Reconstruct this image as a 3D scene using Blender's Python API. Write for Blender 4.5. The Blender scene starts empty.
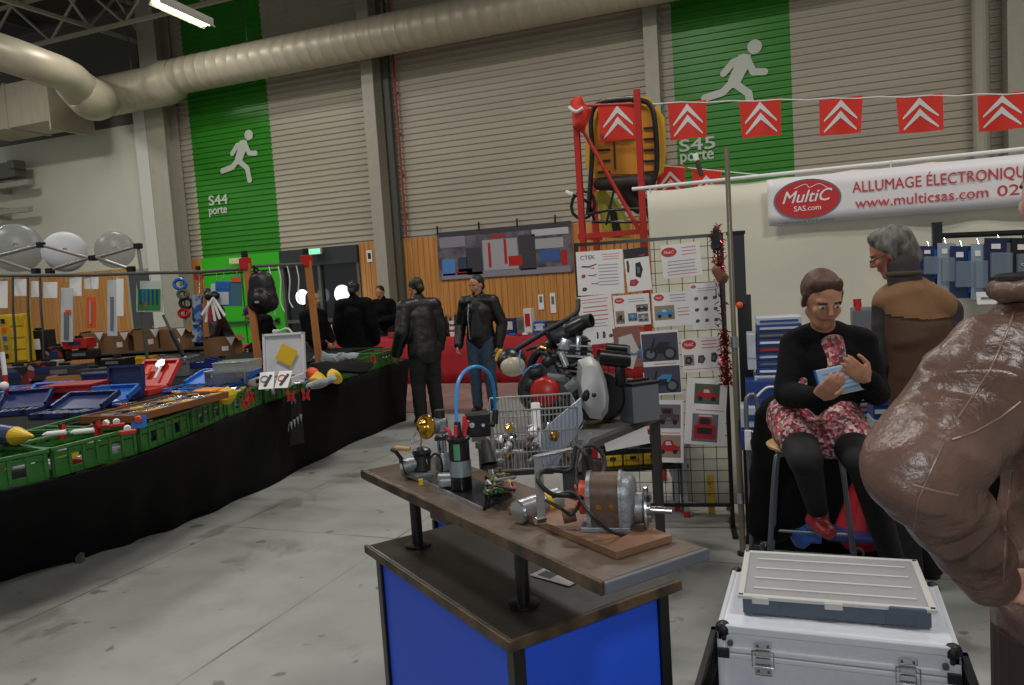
import bpy, bmesh, math, random
from mathutils import Vector, Matrix, noise, Quaternion
from math import radians, sin, cos, pi
rnd = random.Random(7)
COL = bpy.context.scene.collection
V = Vector
# ------------------------------------------------------------------ camera numbers (18 mm lens on a small DSLR sensor)
FPX, CX, CY = 781.0, 512.0, 342.5
PSI, PIT, ROL, CAMH = radians(21.8), radians(-4.83), radians(3.7), 1.65
FW = V((-sin(PSI)*cos(PIT), cos(PSI)*cos(PIT), sin(PIT)))
_r0 = V((cos(PSI), sin(PSI), 0)); _u0 = _r0.cross(FW)
RT = _r0*cos(ROL) - _u0*sin(ROL); UP = _u0*cos(ROL) + _r0*sin(ROL)
CAM = V((0, 0, CAMH))
def ray(x, y): return FW + RT*((x-CX)/FPX) - UP*((y-CY)/FPX)
def G(x, y, z=0.0):
    d = ray(x, y); return CAM + d*((z-CAMH)/d.z)
def AY(x, y, Y):
    d = ray(x, y); return CAM + d*(Y/d.y)
def D(x, y, dist): return CAM + ray(x, y)*dist
def MP(px, d): return px*d/FPX          # size in metres of px pixels at depth d

# ------------------------------------------------------------------ materials
def lin(c):
    if isinstance(c, str):
        c = c.lstrip('#'); c = tuple(int(c[i:i+2], 16)/255 for i in (0, 2, 4))
    return tuple((v/12.92 if v <= .04045 else ((v+.055)/1.055)**2.4) for v in c) + (1,)
_mats = {}
def mat(name, c='#888888', rough=.6, metal=0., noise_amt=0., scale=8., bump=0., bscale=40., c2=None, emit=None, estr=1., alpha=None, trans=0., spec=.5, coat=0., stretch=None):
    if name in _mats: return _mats[name]
    m = bpy.data.materials.new(name); m.use_nodes = True; nt = m.node_tree; N = nt.nodes; L = nt.links
    b = N['Principled BSDF']
    b.inputs['Base Color'].default_value = lin(c); b.inputs['Roughness'].default_value = rough
    b.inputs['Metallic'].default_value = metal; b.inputs['Specular IOR Level'].default_value = spec
    if coat: b.inputs['Coat Weight'].default_value = coat
    tc = N.new('ShaderNodeTexCoord'); src = tc.outputs['Object']
    if stretch:
        mp = N.new('ShaderNodeMapping'); mp.inputs['Scale'].default_value = stretch; L.new(src, mp.inputs[0]); src = mp.outputs[0]
    if noise_amt or c2:
        n = N.new('ShaderNodeTexNoise'); n.inputs['Scale'].default_value = scale; n.inputs['Detail'].default_value = 6; L.new(src, n.inputs['Vector'])
        mx = N.new('ShaderNodeMix'); mx.data_type = 'RGBA'
        mx.inputs[6].default_value = lin(c)
        if c2 is None:
            l = lin(c); mx.inputs[7].default_value = tuple(v*(1-noise_amt) for v in l[:3])+(1,)
        else: mx.inputs[7].default_value = lin(c2)
        r = N.new('ShaderNodeValToRGB'); r.color_ramp.elements[0].position = .35; r.color_ramp.elements[1].position = .65
        L.new(n.outputs['Fac'], r.inputs[0]); L.new(r.outputs[0], mx.inputs[0]); L.new(mx.outputs[2], b.inputs['Base Color'])
    if bump:
        n = N.new('ShaderNodeTexNoise'); n.inputs['Scale'].default_value = bscale; n.inputs['Detail'].default_value = 5; L.new(src, n.inputs['Vector'])
        bp = N.new('ShaderNodeBump'); bp.inputs['Strength'].default_value = bump; bp.inputs['Distance'].default_value = .02
        L.new(n.outputs['Fac'], bp.inputs['Height']); L.new(bp.outputs[0], b.inputs['Normal'])
    if emit:
        b.inputs['Emission Color'].default_value = lin(emit); b.inputs['Emission Strength'].default_value = estr
    if trans: b.inputs['Transmission Weight'].default_value = trans
    if alpha is not None: b.inputs['Alpha'].default_value = alpha
    _mats[name] = m; return m
def patches(name, cols, scale=6., rough=.5, stretch=(1, 1, 1), metal=0., rnd_=1.):
    """flat voronoi patches of several colours: crumpled prints, camouflage of parts, printed pictures"""
    if name in _mats: return _mats[name]
    m = bpy.data.materials.new(name); m.use_nodes = True; nt = m.node_tree; N = nt.nodes; L = nt.links
    b = N['Principled BSDF']; b.inputs['Roughness'].default_value = rough; b.inputs['Metallic'].default_value = metal
    tc = N.new('ShaderNodeTexCoord'); mp = N.new('ShaderNodeMapping'); mp.inputs['Scale'].default_value = stretch
    v = N.new('ShaderNodeTexVoronoi'); v.inputs['Scale'].default_value = scale; v.inputs['Randomness'].default_value = rnd_
    sp = N.new('ShaderNodeSeparateColor'); r = N.new('ShaderNodeValToRGB'); r.color_ramp.interpolation = 'CONSTANT'
    L.new(tc.outputs['Object'], mp.inputs[0]); L.new(mp.outputs[0], v.inputs['Vector']); L.new(v.outputs['Color'], sp.inputs[0]); L.new(sp.outputs[0], r.inputs[0]); L.new(r.outputs[0], b.inputs['Base Color'])
    e = r.color_ramp.elements
    for i, c in enumerate(cols):
        if i == 0: e[0].position = 0; e[0].color = lin(c)
        elif i == 1: e[1].position = 1/len(cols); e[1].color = lin(c)
        else: q = e.new(i/len(cols)); q.color = lin(c)
    _mats[name] = m; return m

# ------------------------------------------------------------------ mesh builder
class MB:
    def __init__(s): s.bm = bmesh.new()
    def faces(s, pts, fs, m=None):
        vs = [s.bm.verts.new(m @ V(p) if m else V(p)) for p in pts]
        for f in fs:
            try: s.bm.faces.new([vs[i] for i in f])
            except ValueError: pass
        return vs
    def box(s, c, d, rot=None, bev=0., m=None):
        M = Matrix.Translation(V(c))
        if rot is not None: M = M @ (rot if isinstance(rot, Matrix) else euler(*rot))
        if m is not None: M = m @ M
        r = bmesh.ops.create_cube(s.bm, size=1, matrix=M @ Matrix.Diagonal((d[0], d[1], d[2], 1)))
        if bev:
            es = list({e for v in r['verts'] for e in v.link_edges})
            bmesh.ops.bevel(s.bm, geom=es, offset=bev, segments=2, affect='EDGES', profile=.6)
        return s
    def ring_loft(s, rings, caps=True, closed=False):
        R = [[s.bm.verts.new(V(p)) for p in r] for r in rings]; n = len(R[0]); k = len(R)
        for i in range(k if closed else k-1):
            a, b = R[i], R[(i+1) % k]
            for j in range(n):
                s.bm.faces.new((a[j], a[(j+1) % n], b[(j+1) % n], b[j]))
        if caps and not closed:
            s.bm.faces.new(list(reversed(R[0]))); s.bm.faces.new(R[-1])
        return s
    def cyl(s, a, b, r, r2=None, n=12, m=None):
        a, b = V(a), V(b); r2 = r if r2 is None else r2
        q = (b-a).to_track_quat('Z', 'Y'); rr = []
        for p, rad in ((a, r), (b, r2)):
            rr.append([p + q @ V((cos(2*pi*i/n)*rad, sin(2*pi*i/n)*rad, 0)) for i in range(n)])
        if m: rr = [[m @ p for p in x] for x in rr]
        return s.ring_loft(rr)
    def lathe(s, prof, o=(0, 0, 0), ax=(0, 0, 1), n=20, caps=True):
        """prof: list of (radius, height) along ax from o"""
        q = V(ax).to_track_quat('Z', 'Y'); o = V(o)
        rr = [[o + q @ V((cos(2*pi*i/n)*max(r, .0004), sin(2*pi*i/n)*max(r, .0004), h)) for i in range(n)] for r, h in prof]
        return s.ring_loft(rr, caps=caps)
    def tube(s, pts, r, n=8, smooth=0, closed=False):
        pts = [V(p) for p in pts]
        if smooth: pts = spline(pts, smooth, closed)
        k = len(pts); rr = []; up = None
        for i, p in enumerate(pts):
            if closed: t = (pts[(i+1) % k]-pts[i-1])
            else: t = (pts[min(i+1, k-1)]-pts[max(i-1, 0)])
            if t.length < 1e-9: t = V((0, 0, 1))
            t.normalize()
            if up is None: up = t.orthogonal().normalized()
            else:
                up = (up - t*up.dot(t))
                up = up.normalized() if up.length > 1e-6 else t.orthogonal().normalized()
            w = t.cross(up); rad = r[i*len(r)//k] if isinstance(r, (list, tuple)) else r
            rr.append([p + (up*cos(2*pi*j/n) + w*sin(2*pi*j/n))*rad for j in range(n)])
        return s.ring_loft(rr, caps=not closed, closed=closed)
    def ball(s, c, r, n=14, rot=None):
        r = (r, r, r) if not isinstance(r, (tuple, list)) else r
        M = Matrix.Translation(V(c))
        if rot is not None: M = M @ (rot if isinstance(rot, Matrix) else euler(*rot))
        bmesh.ops.create_uvsphere(s.bm, u_segments=n, v_segments=max(6, n//2+2), radius=1, matrix=M @ Matrix.Diagonal((r[0], r[1], r[2], 1)))
        return s
    def prism(s, poly, h0, h1, m=None):
        """poly in xy, extruded from z=h0 to h1, then m"""
        m = m or Matrix.Identity(4); n = len(poly)
        a = [s.bm.verts.new(m @ V((p[0], p[1], h0))) for p in poly]; b = [s.bm.verts.new(m @ V((p[0], p[1], h1))) for p in poly]
        s.bm.faces.new(list(reversed(a))); s.bm.faces.new(b)
        for i in range(n): s.bm.faces.new((a[i], a[(i+1) % n], b[(i+1) % n], b[i]))
        return s
    def cone_seg(s, a, b, ra, rb, n=14, side=None, flat=(1, 1)):
        """round cone with hemispherical ends; side+flat give an elliptical section"""
        a, b = V(a), V(b); d = b-a; L = d.length
        z = d.normalized() if L > 1e-6 else V((0, 0, 1))
        x = V(side) if side is not None else z.orthogonal(); x = (x - z*x.dot(z)).normalized(); y = z.cross(x)
        fm = min(flat); prof = []
        for k in range(-5, 1): t = k/5*pi/2*.98; prof.append((ra*cos(t), ra*sin(t)*fm))
        for k in range(0, 6): t = k/5*pi/2*.98; prof.append((rb*cos(t), L+rb*sin(t)*fm))
        return s.ring_loft([[a + z*h + x*(cos(2*pi*i/n)*r*flat[0]) + y*(sin(2*pi*i/n)*r*flat[1]) for i in range(n)] for r, h in prof])
    def wobble(s, amp, sc=3., seed=0, keep=None):
        for v in s.bm.verts:
            if keep and keep(v.co): continue
            v.co += V(noise.noise_vector(v.co*sc + V((seed*7.3, seed*3.1, seed))))*amp
        return s
    def build(s, name, m, parent=None, world=True, smooth=False, label=None, kind=None):
        bm = s.bm
        bmesh.ops.recalc_face_normals(bm, faces=bm.faces)
        me = bpy.data.meshes.new(name)
        o = bpy.data.objects.new(name, me); COL.objects.link(o)
        if parent is not None:
            o.parent = parent
            if world: bm.transform(wm(parent).inverted())
        bm.to_mesh(me); bm.free()
        if smooth:
            for p in me.polygons: p.use_smooth = True
            try: me.set_sharp_from_angle(angle=radians(smooth if smooth is not True else 45))
            except Exception: pass
        if m: me.materials.append(m)
        if label: o['label'] = label
        if kind: o['kind'] = kind
        return o
    def solo(s, name, m, label, cat, group=None, loc=None, smooth=False, kind=None):
        """a thing that is one mesh; origin moved to the middle of its base"""
        bmesh.ops.recalc_face_normals(s.bm, faces=s.bm.faces)
        if loc is None:
            xs = [v.co for v in s.bm.verts]; loc = V(((min(p.x for p in xs)+max(p.x for p in xs))/2, (min(p.y for p in xs)+max(p.y for p in xs))/2, min(p.z for p in xs)))
        s.bm.transform(Matrix.Translation(-V(loc)))
        o = s.build(name, m, None, smooth=smooth); o.location = loc; tag(o, label, cat, group)
        if kind: o['kind'] = kind
        return o
def wm(o):
    m = Matrix.LocRotScale(o.location, o.rotation_euler, o.scale)
    return wm(o.parent) @ m if o.parent else m
def euler(x, y, z): return Matrix.Rotation(z, 4, 'Z') @ Matrix.Rotation(y, 4, 'Y') @ Matrix.Rotation(x, 4, 'X')
def spline(p, k, closed=False):
    out = []; n = len(p)
    for i in range(n if closed else n-1):
        a, b, c, d = (p[(i-1) % n], p[i], p[(i+1) % n], p[(i+2) % n]) if closed else (p[max(i-1, 0)], p[i], p[i+1], p[min(i+2, n-1)])
        for j in range(k):
            t = j/k; out.append(.5*((2*b)+(c-a)*t+(2*a-5*b+4*c-d)*t*t+(3*b-a-3*c+d)*t*t*t))
    if not closed: out.append(p[-1].copy())
    return out
def tag(o, label=None, cat=None, group=None):
    if label: o['label'] = label
    if cat: o['category'] = cat
    if group: o['group'] = group
    return o
def thing(name, label, cat, loc=(0, 0, 0), rz=0., group=None):
    o = bpy.data.objects.new(name, None); COL.objects.link(o); o.empty_display_size = .1
    o.location = loc; o.rotation_euler = (0, 0, rz); return tag(o, label, cat, group)
def struct(name, mb, m, smooth=False):
    o = mb.build(name, m, None, smooth=smooth); o['kind'] = 'structure'; return o
def dup(root, loc, rz=0., label=None, scale=None):
    """copy a thing with its parts and sub-parts"""
    def cp(o, par):
        c = o.copy(); COL.objects.link(c)
        if par is not None: c.parent = par
        for ch in list(o.children): cp(ch, c)
        return c
    r = cp(root, None); r.location = loc; r.rotation_euler = (0, 0, rz)
    if label: r['label'] = label
    return r
def frame(o, x, y=None, z=None):
    """4x4 from origin and axes (x, up hint y)"""
    x = V(x).normalized(); z = x.cross(V(y)).normalized(); y = z.cross(x)
    return Matrix(((x.x, y.x, z.x, o[0]), (x.y, y.y, z.y, o[1]), (x.z, y.z, z.z, o[2]), (0, 0, 0, 1)))
_font_cache = {}
def text_bm(txt, size, width=None, ext=.0015, shear=0., bold=0.):
    """lettering as a bmesh in xy, centred"""
    cu = bpy.data.curves.new('t', 'FONT'); cu.body = txt; cu.size = size; cu.extrude = ext; cu.resolution_u = 3
    cu.align_x = 'CENTER'; cu.align_y = 'CENTER'; cu.shear = shear
    o = bpy.data.objects.new('t', cu); COL.objects.link(o)
    dg = bpy.context.evaluated_depsgraph_get(); dg.update()
    me = bpy.data.meshes.new_from_object(o.evaluated_get(dg)); bm = bmesh.new(); bm.from_mesh(me); bm.verts.index_update()
    bpy.data.objects.remove(o); bpy.data.curves.remove(cu); bpy.data.meshes.remove(me)
    if bm.verts:
        x0 = min(v.co.x for v in bm.verts); x1 = max(v.co.x for v in bm.verts); y0 = min(v.co.y for v in bm.verts); y1 = max(v.co.y for v in bm.verts)
        k = (width/(x1-x0)) if width else 1
        for v in bm.verts: v.co.x = (v.co.x-(x0+x1)/2)*k; v.co.y -= (y0+y1)/2
        if bold:            # heavier strokes: the same letters again, shifted a hair
            src = [([v.co.copy() for v in bm.verts], [[v.index for v in f.verts] for f in bm.faces])]
            for dx, dy, dz in ((bold, 0, .0002), (bold*.5, bold*.6, .0004)):
                cs, fs = src[0]; vs = [bm.verts.new(c+V((dx, dy, dz))) for c in cs]
                for f in fs: bm.faces.new([vs[i] for i in f])
    return bm
def text(name, txt, size, M, m, parent, width=None, shear=0., bold=0., ext=.0015, label=None):
    b = MB(); b.bm.free(); b.bm = text_bm(txt, size, width, ext, shear, bold); b.bm.transform(M)
    return b.build(name, m, parent, label=label)
def fuse(mb, voxel=.012, smooth=6, amp=0., nsc=6., seed=0, amp2=0., nsc2=20., fold=None):
    """one continuous surface out of overlapping closed volumes"""
    me = bpy.data.meshes.new('f'); mb.bm.to_mesh(me); mb.bm.free()
    o = bpy.data.objects.new('f', me); COL.objects.link(o)
    r = o.modifiers.new('r', 'REMESH'); r.mode = 'VOXEL'; r.voxel_size = voxel
    if smooth: s = o.modifiers.new('s', 'SMOOTH'); s.factor = .5; s.iterations = smooth
    dg = bpy.context.evaluated_depsgraph_get(); dg.update()
    m2 = bpy.data.meshes.new_from_object(o.evaluated_get(dg)); bm = bmesh.new(); bm.from_mesh(m2)
    bpy.data.objects.remove(o); bpy.data.meshes.remove(me); bpy.data.meshes.remove(m2)
    bm.normal_update()
    if amp or amp2 or fold:
        off = V((seed*11.7, seed*5.3, seed*2.9)); dd = []
        for v in bm.verts:
            h = 0
            if amp: h += amp*(1-2*abs(noise.noise(v.co*nsc+off)))
            if amp2: h += amp2*noise.noise(v.co*nsc2+off)
            if fold: h += fold(v.co)
            dd.append(v.co + v.normal*h)
        for v, c in zip(bm.verts, dd): v.co = c
    out = MB(); out.bm.free(); out.bm = bm; return out
# ================================================================== SETTING
WY = 14.0
M_side = mat('siding', '#b4ad9b', .55, noise_amt=.10, scale=1.2, stretch=(.3, 1, 2))
M_green = mat('green_paint', '#2f8a1c', .4, noise_amt=.1, scale=2)
M_white = mat('white_paint', '#c9c8c0', .6)
M_steel = mat('pale_steel', '#a8a494', .5, noise_amt=.08)
M_dsteel = mat('dark_steel', '#55564f', .5)
M_dark = mat('dark_panel', '#33353a', .4)
M_black = mat('black_plastic', '#121214', .45)
M_chrome = mat('chrome', '#c9ccd0', .22, 1.)
M_alu = mat('aluminium', '#b9bcc0', .35, .9, noise_amt=.15, scale=30)
M_red = mat('red_plastic', '#b81d1a', .4)
M_paper = mat('paper', '#eceae9', .6)
M_wallw = mat('white_wall', '#cfd0bf', .8, noise_amt=.08, scale=.8)

def floor_mat():
    m = bpy.data.materials.new('concrete'); m.use_nodes = True; N = m.node_tree.nodes; L = m.node_tree.links; b = N['Principled BSDF']
    tc = N.new('ShaderNodeTexCoord')
    def nz(sc, det=8, st=(1, 1, 1), dist=0):
        mp = N.new('ShaderNodeMapping'); mp.inputs['Scale'].default_value = st; L.new(tc.outputs['Object'], mp.inputs[0])
        n = N.new('ShaderNodeTexNoise'); n.inputs['Scale'].default_value = sc; n.inputs['Detail'].default_value = det; n.inputs['Distortion'].default_value = dist; L.new(mp.outputs[0], n.inputs['Vector']); return n.outputs['Fac']
    def ramp(s, a, b_, ca, cb):
        r = N.new('ShaderNodeValToRGB'); r.color_ramp.elements[0].position = a; r.color_ramp.elements[1].position = b_; r.color_ramp.elements[0].color = (ca, ca, ca, 1); r.color_ramp.elements[1].color = (cb, cb, cb, 1); L.new(s, r.inputs[0]); return r.outputs[0]
    def mix(f, c1, c2, mode='MIX'):
        x = N.new('ShaderNodeMix'); x.data_type = 'RGBA'; x.blend_type = mode
        if isinstance(f, float): x.inputs[0].default_value = f
        else: L.new(f, x.inputs[0])
        for i, c in ((6, c1), (7, c2)):
            if isinstance(c, tuple): x.inputs[i].default_value = c
            else: L.new(c, x.inputs[i])
        return x.outputs[2]
    c = mix(ramp(nz(.9), .3, .7, 0, 1), lin('#8f908b'), lin('#a0a29e'))
    c = mix(ramp(nz(3.5, 10), .45, .75, 0, .5), c, lin('#787972'))
    c = mix(ramp(nz(1.6, 4, (1, 1, 1), .6), .60, .66, 0, .6), c, lin('#67645a'))       # damp and oil stains
    c = mix(ramp(nz(5.5, 3), .66, .70, 0, .7), c, lin('#504f48'))
    c = mix(ramp(nz(60, 2), .70, .78, 0, .5), c, lin('#5b5a54'))
    # saw-cut joints between slabs
    mp = N.new('ShaderNodeMapping'); mp.inputs['Location'].default_value = (1.27, .9, 0); L.new(tc.outputs['Object'], mp.inputs[0])
    br = N.new('ShaderNodeTexBrick'); br.offset = 0; br.inputs['Scale'].default_value = 1; br.inputs['Brick Width'].default_value = 1.35; br.inputs['Row Height'].default_value = 5.2; br.inputs['Mortar Size'].default_value = .009; br.inputs['Mortar Smooth'].default_value = .4
    br.inputs['Color1'].default_value = (0, 0, 0, 1); br.inputs['Color2'].default_value = (0, 0, 0, 1); br.inputs['Mortar'].default_value = (1, 1, 1, 1); L.new(mp.outputs[0], br.inputs['Vector'])
    f = N.new('ShaderNodeMath'); f.operation = 'MULTIPLY'; L.new(br.outputs['Color'], f.inputs[0]); L.new(ramp(nz(2.2, 4), .35, .6, .2, .85), f.inputs[1])
    c = mix(f.outputs[0], c, lin('#5a5a52'))
    L.new(c, b.inputs['Base Color']); b.inputs['Roughness'].default_value = .55
    bp = N.new('ShaderNodeBump'); bp.inputs['Strength'].default_value = .12; bp.inputs['Distance'].default_value = .01; L.new(nz(25), bp.inputs['Height']); L.new(bp.outputs[0], b.inputs['Normal'])
    return m
f = MB(); f.faces([(-22, -5, 0), (9, -5, 0), (9, WY+.3, 0), (-22, WY+.3, 0), (-22, -5, -.1), (9, -5, -.1), (9, WY+.3, -.1), (-22, WY+.3, -.1)], [(0, 1, 2, 3), (7, 6, 5, 4), (0, 4, 5, 1), (1, 5, 6, 2), (2, 6, 7, 3), (3, 7, 4, 0)])
struct('floor', f, floor_mat())

def siding(mb, x0, x1, z0, z1, y=WY, pitch=.118, dep=.028, th=.03):
    """horizontally ribbed sheet metal"""
    prof = []; z = z0
    while z < z1-1e-4:
        zz = min(z+pitch, z1); h = zz-z
        prof += [(y, z), (y, z+h*.55), (y-dep, z+h*.66), (y-dep, z+h*.9)]; z = zz
    prof.append((y, z1))
    a = [mb.bm.verts.new((x0, p[0], p[1])) for p in prof]; b = [mb.bm.verts.new((x1, p[0], p[1])) for p in prof]
    for i in range(len(prof)-1): mb.bm.faces.new((a[i], b[i], b[i+1], a[i+1]))
    return mb
w = MB(); siding(w, -14.3, -12.98, 2.5, 8.2); siding(w, -10.82, -2.27, 2.5, 8.2); siding(w, -.36, 8.5, 2.5, 8.2)
w.box((-3, WY+.1, 4.1), (34, .1, 8.2)); struct('wall_back', w, M_side)
w = MB(); w.box((-18.1, WY-.02, 2.85), (7.7, .04, 5.7)); struct('wall_left', w, M_wallw)
w = MB(); w.box((-18.1, WY-.02, 6.95), (7.7, .05, 2.5)); struct('trim_5', w, mat('upper_grey', '#5c5b55', .7))

# wood cladding: upright boards
def wood_mat(name, a, b_, stretch):
    m = mat(name, a, .5, c2=b_, scale=3., stretch=stretch, bump=.05, bscale=30); return m
M_clad = wood_mat('varnished_boards', '#cf9350', '#b87a38', (9, 9, .35))
def boards(mb, x0, x1, z0, z1, y=WY, bw=.125):
    n = max(1, round((x1-x0)/bw)); s = (x1-x0)/n
    for i in range(n): mb.box((x0+s*(i+.5), y-.03+rnd.uniform(-.002, .002), (z0+z1)/2), (s-.008, .03, z1-z0))
    mb.box(((x0+x1)/2, y-.005, (z0+z1)/2), (x1-x0, .02, z1-z0-.01))
w = MB(); boards(w, -21.5, -15.2, 0, 2.42, WY-.04); struct('trim_1', w, M_clad)
w = MB(); boards(w, -14.35, -12.98, 0, 2.5); struct('trim_2', w, M_clad)
w = MB(); boards(w, -8.85, 8, 0, 2.54); struct('trim_3', w, M_clad)

# glazed entrance with dark lintel, and a grey service door at the far left
d = thing('door_1', 'dark entrance doors under the green exit sign', 'door', (-9.8, WY, 0)); d['kind'] = 'structure'
b = MB(); b.box((-9.83, WY-.06, 2.33), (1.94, .1, .36)); b.build('lintel', M_dark, d)
b = MB(); b.box((-9.83, WY-.01, 1.08), (1.9, .02, 2.14)); b.build('glass_pane', mat('dark_glass', '#1b1e22', .12, spec=.7), d)
b = MB()
for x in (-10.78, -9.84, -8.88): b.box((x, WY-.05, 1.08), (.06, .08, 2.14))
b.box((-9.83, WY-.05, .98), (1.9, .07, .07)); b.build('frame', M_dsteel, d)
d = thing('door_2', 'grey service door at the far left', 'door', (-14.75, WY, 0)); d['kind'] = 'structure'
b = MB(); b.box((-14.75, WY-.1, 1.15), (.8, .06, 2.3)); b.build('door_leaf', mat('grey_door', '#4a4d52', .5), d)
b = MB()
for x in (-15.17, -14.33): b.box((x, WY-.1, 1.16), (.06, .09, 2.34))
b.box((-14.75, WY-.1, 2.35), (.9, .09, .06)); b.build('frame', M_steel, d)
b = MB(); b.box((-14.45, WY-.16, 1.02), (.12, .05, .03)); b.build('handle', M_chrome, d)
# green emergency door under the S44 panel
d = thing('door_3', 'bright green emergency door below the S44 panel', 'door', (-11.9, WY, 0)); d['kind'] = 'structure'
M_gdoor = mat('green_door', '#35b519', .4)
b = MB()
for x in (-12.43, -11.35): b.box((x, WY-.04, 1.05), (1.04, .06, 2.1), bev=.01)
b.build('door_leaf', M_gdoor, d)
b = MB(); b.box((-11.9, WY-.05, 2.32), (2.14, .08, .36)); b.build('lintel', M_gdoor, d)
b = MB(); b.box((-11.9, WY-.12, 1.02), (1.9, .04, .05)); b.box((-12.8, WY-.1, 1.02), (.05, .08, .12)); b.box((-11.0, WY-.1, 1.02), (.05, .08, .12)); b.build('push_bar', M_dark, d)

# painted green way-out panels with the running figure
M_fig = mat('pale_print', '#c4cabd', .5)
def limb2(mb, pts, r, M):
    for a, b_ in zip(pts, pts[1:]):
        a, b_ = V((*a, 0)), V((*b_, 0)); t = (b_-a).normalized(); nrm = V((-t.y, t.x, 0)); poly = []
        for k in range(9): an = pi*k/8; v = b_ + (nrm*cos(an)+t*sin(an))*r; poly.append((v.x, v.y))
        for k in range(9): an = pi*k/8; v = a - (nrm*cos(an)+t*sin(an))*r; poly.append((v.x, v.y))
        mb.prism(poly[::-1], 0, .004+rnd.random()*.002, M)
def way_out(x0, x1, px_fig, num, lab, z0=2.5):
    t = thing('way_out_panel', lab, 'wall sign', ((x0+x1)/2, WY, z0))
    b = MB(); siding(b, x0, x1, z0, 8.2, WY-.002); b.build('green_panel', M_green, t)
    (cx, cy, s) = px_fig
    M = Matrix.Translation((cx, WY-.036, cy)) @ Matrix.Rotation(pi/2, 4, 'X') @ Matrix.Diagonal((s, s, 1, 1))
    b = MB(); b.prism([(.33+.105*cos(a*pi/10), .44+.105*sin(a*pi/10)) for a in range(20)], 0, .006, M)
    b.build('running_figure_head', M_fig, t)
    b = MB()
    limb2(b, [(.20, .30), (.02, .27), (-.13, .12)], .05, M)              # rear arm
    limb2(b, [(.22, .28), (.30, .08), (.46, .06)], .05, M)               # front arm
    limb2(b, [(.17, .27), (.02, -.02)], .095, M)                         # trunk
    limb2(b, [(.00, -.02), (-.15, -.15), (-.42, -.20)], .056, M)         # back leg
    limb2(b, [(.03, -.05), (.22, -.22), (.25, -.46)], .056, M)           # front leg
    b.prism([(.10, .36), (.27, .34), (.27, .2), (.1, -.04), (-.06, .02)], 0, .005, M)
    b.build('running_figure', M_fig, t)
    return t, M
F1 = AY(239, 159, WY); t, M = way_out(-12.98, -10.82, (F1.x, F1.z, 1.06), 'S44', 'tall green wall panel with running figure, marked S44 porte')
for s_, px, sz, wd in (('S44', (219, 200), .30, .52), ('porte', (219, 212), .26, .50)):
    p = AY(px[0], px[1], WY); text('lettering', s_, sz, Matrix.Translation((p.x, WY-.036, p.z)) @ Matrix.Rotation(pi/2, 4, 'X'), M_fig, t, bold=.012, width=wd)
F1 = AY(733, 81, WY); t, M = way_out(-2.27, -.36, (F1.x, F1.z, 1.12), 'S45', 'tall green wall panel with running figure, marked S45 porte')
for s_, px, sz, wd in (('S45', (697, 144.5), .29, .60), ('porte', (697, 158), .29, .56)):
    p = AY(px[0], px[1], WY); text('lettering', s_, sz, Matrix.Translation((p.x, WY-.036, p.z)) @ Matrix.Rotation(pi/2, 4, 'X'), M_fig, t, bold=.012, width=wd)

# steel columns (H sections) with conduits
def hcol(n, x, w_, y, dep, ztop, m):
    b = MB(); z = ztop/2
    b.box((x, y-dep/2, z), (w_, .03, ztop)); b.box((x, y+dep/2, z), (w_, .03, ztop)); b.box((x, y, z), (.03, dep, ztop)); struct(n, b, m)
hcol('column_left', -13.5, .5, WY-.3, .4, 8.2, M_steel)
b = MB(); b.box((-13.95, WY-.25, 3.1), (.34, .5, 6.2)); struct('trim_6', b, M_white)
hcol('column_middle', -8.12, .26, WY-.25, .3, 8.2, M_steel)
hcol('column_right', -2.58, .24, WY-.2, .25, 8.2, M_steel)
hcol('column_far_right', 2.72, .24, WY-.3, .35, 8.2, M_steel)
b = MB(); b.cyl((2.30, WY-.28, 0), (2.30, WY-.28, 8.2), .12, n=16); struct('trim_7', b, M_steel)
b = MB(); b.cyl((2.95, WY-.2, 0), (2.95, WY-.2, 8.2), .03, n=8); struct('trim_8', b, M_black)
b = MB(); b.box((-7.86, WY-.1, 4.1), (.12, .1, 8.2)); struct('trim_9', b, M_dsteel)
b = MB(); b.cyl((-7.68, WY-.1, 2.55), (-7.68, WY-.1, 7.6), .022, n=8)
for z in (3, 3.8, 4.6, 5.4, 6.2): b.box((-7.68, WY-.08, z), (.07, .06, .04))
b.solo('conduit', mat('red_pipe', '#9c3a2c', .5), 'thin red pipe clipped up the wall beside the middle column', 'pipe')
b = MB(); b.tube([(-8.33, WY-.12, 2.55), (-8.35, WY-.12, 4), (-8.33, WY-.12, 5.2), (-8.36, WY-.12, 7.4)], .014)
for z in (2.9, 3.8, 4.9, 5.8): b.box((-8.34, WY-.1, z), (.05, .05, .06))
b.solo('wall_cable', M_black, 'black cable clipped to the siding left of the middle column', 'cable')
b = MB(); b.tube([(-14.26, WY-.12, 2.55), (-14.25, WY-.12, 5.4), (-14.24, WY-.12, 7)], .03); b.box((-14.27, WY-.15, 5.1), (.1, .08, .2))
b.solo('wall_cable', M_dsteel, 'dark cable run down the edge of the white wall at left', 'cable')

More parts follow.
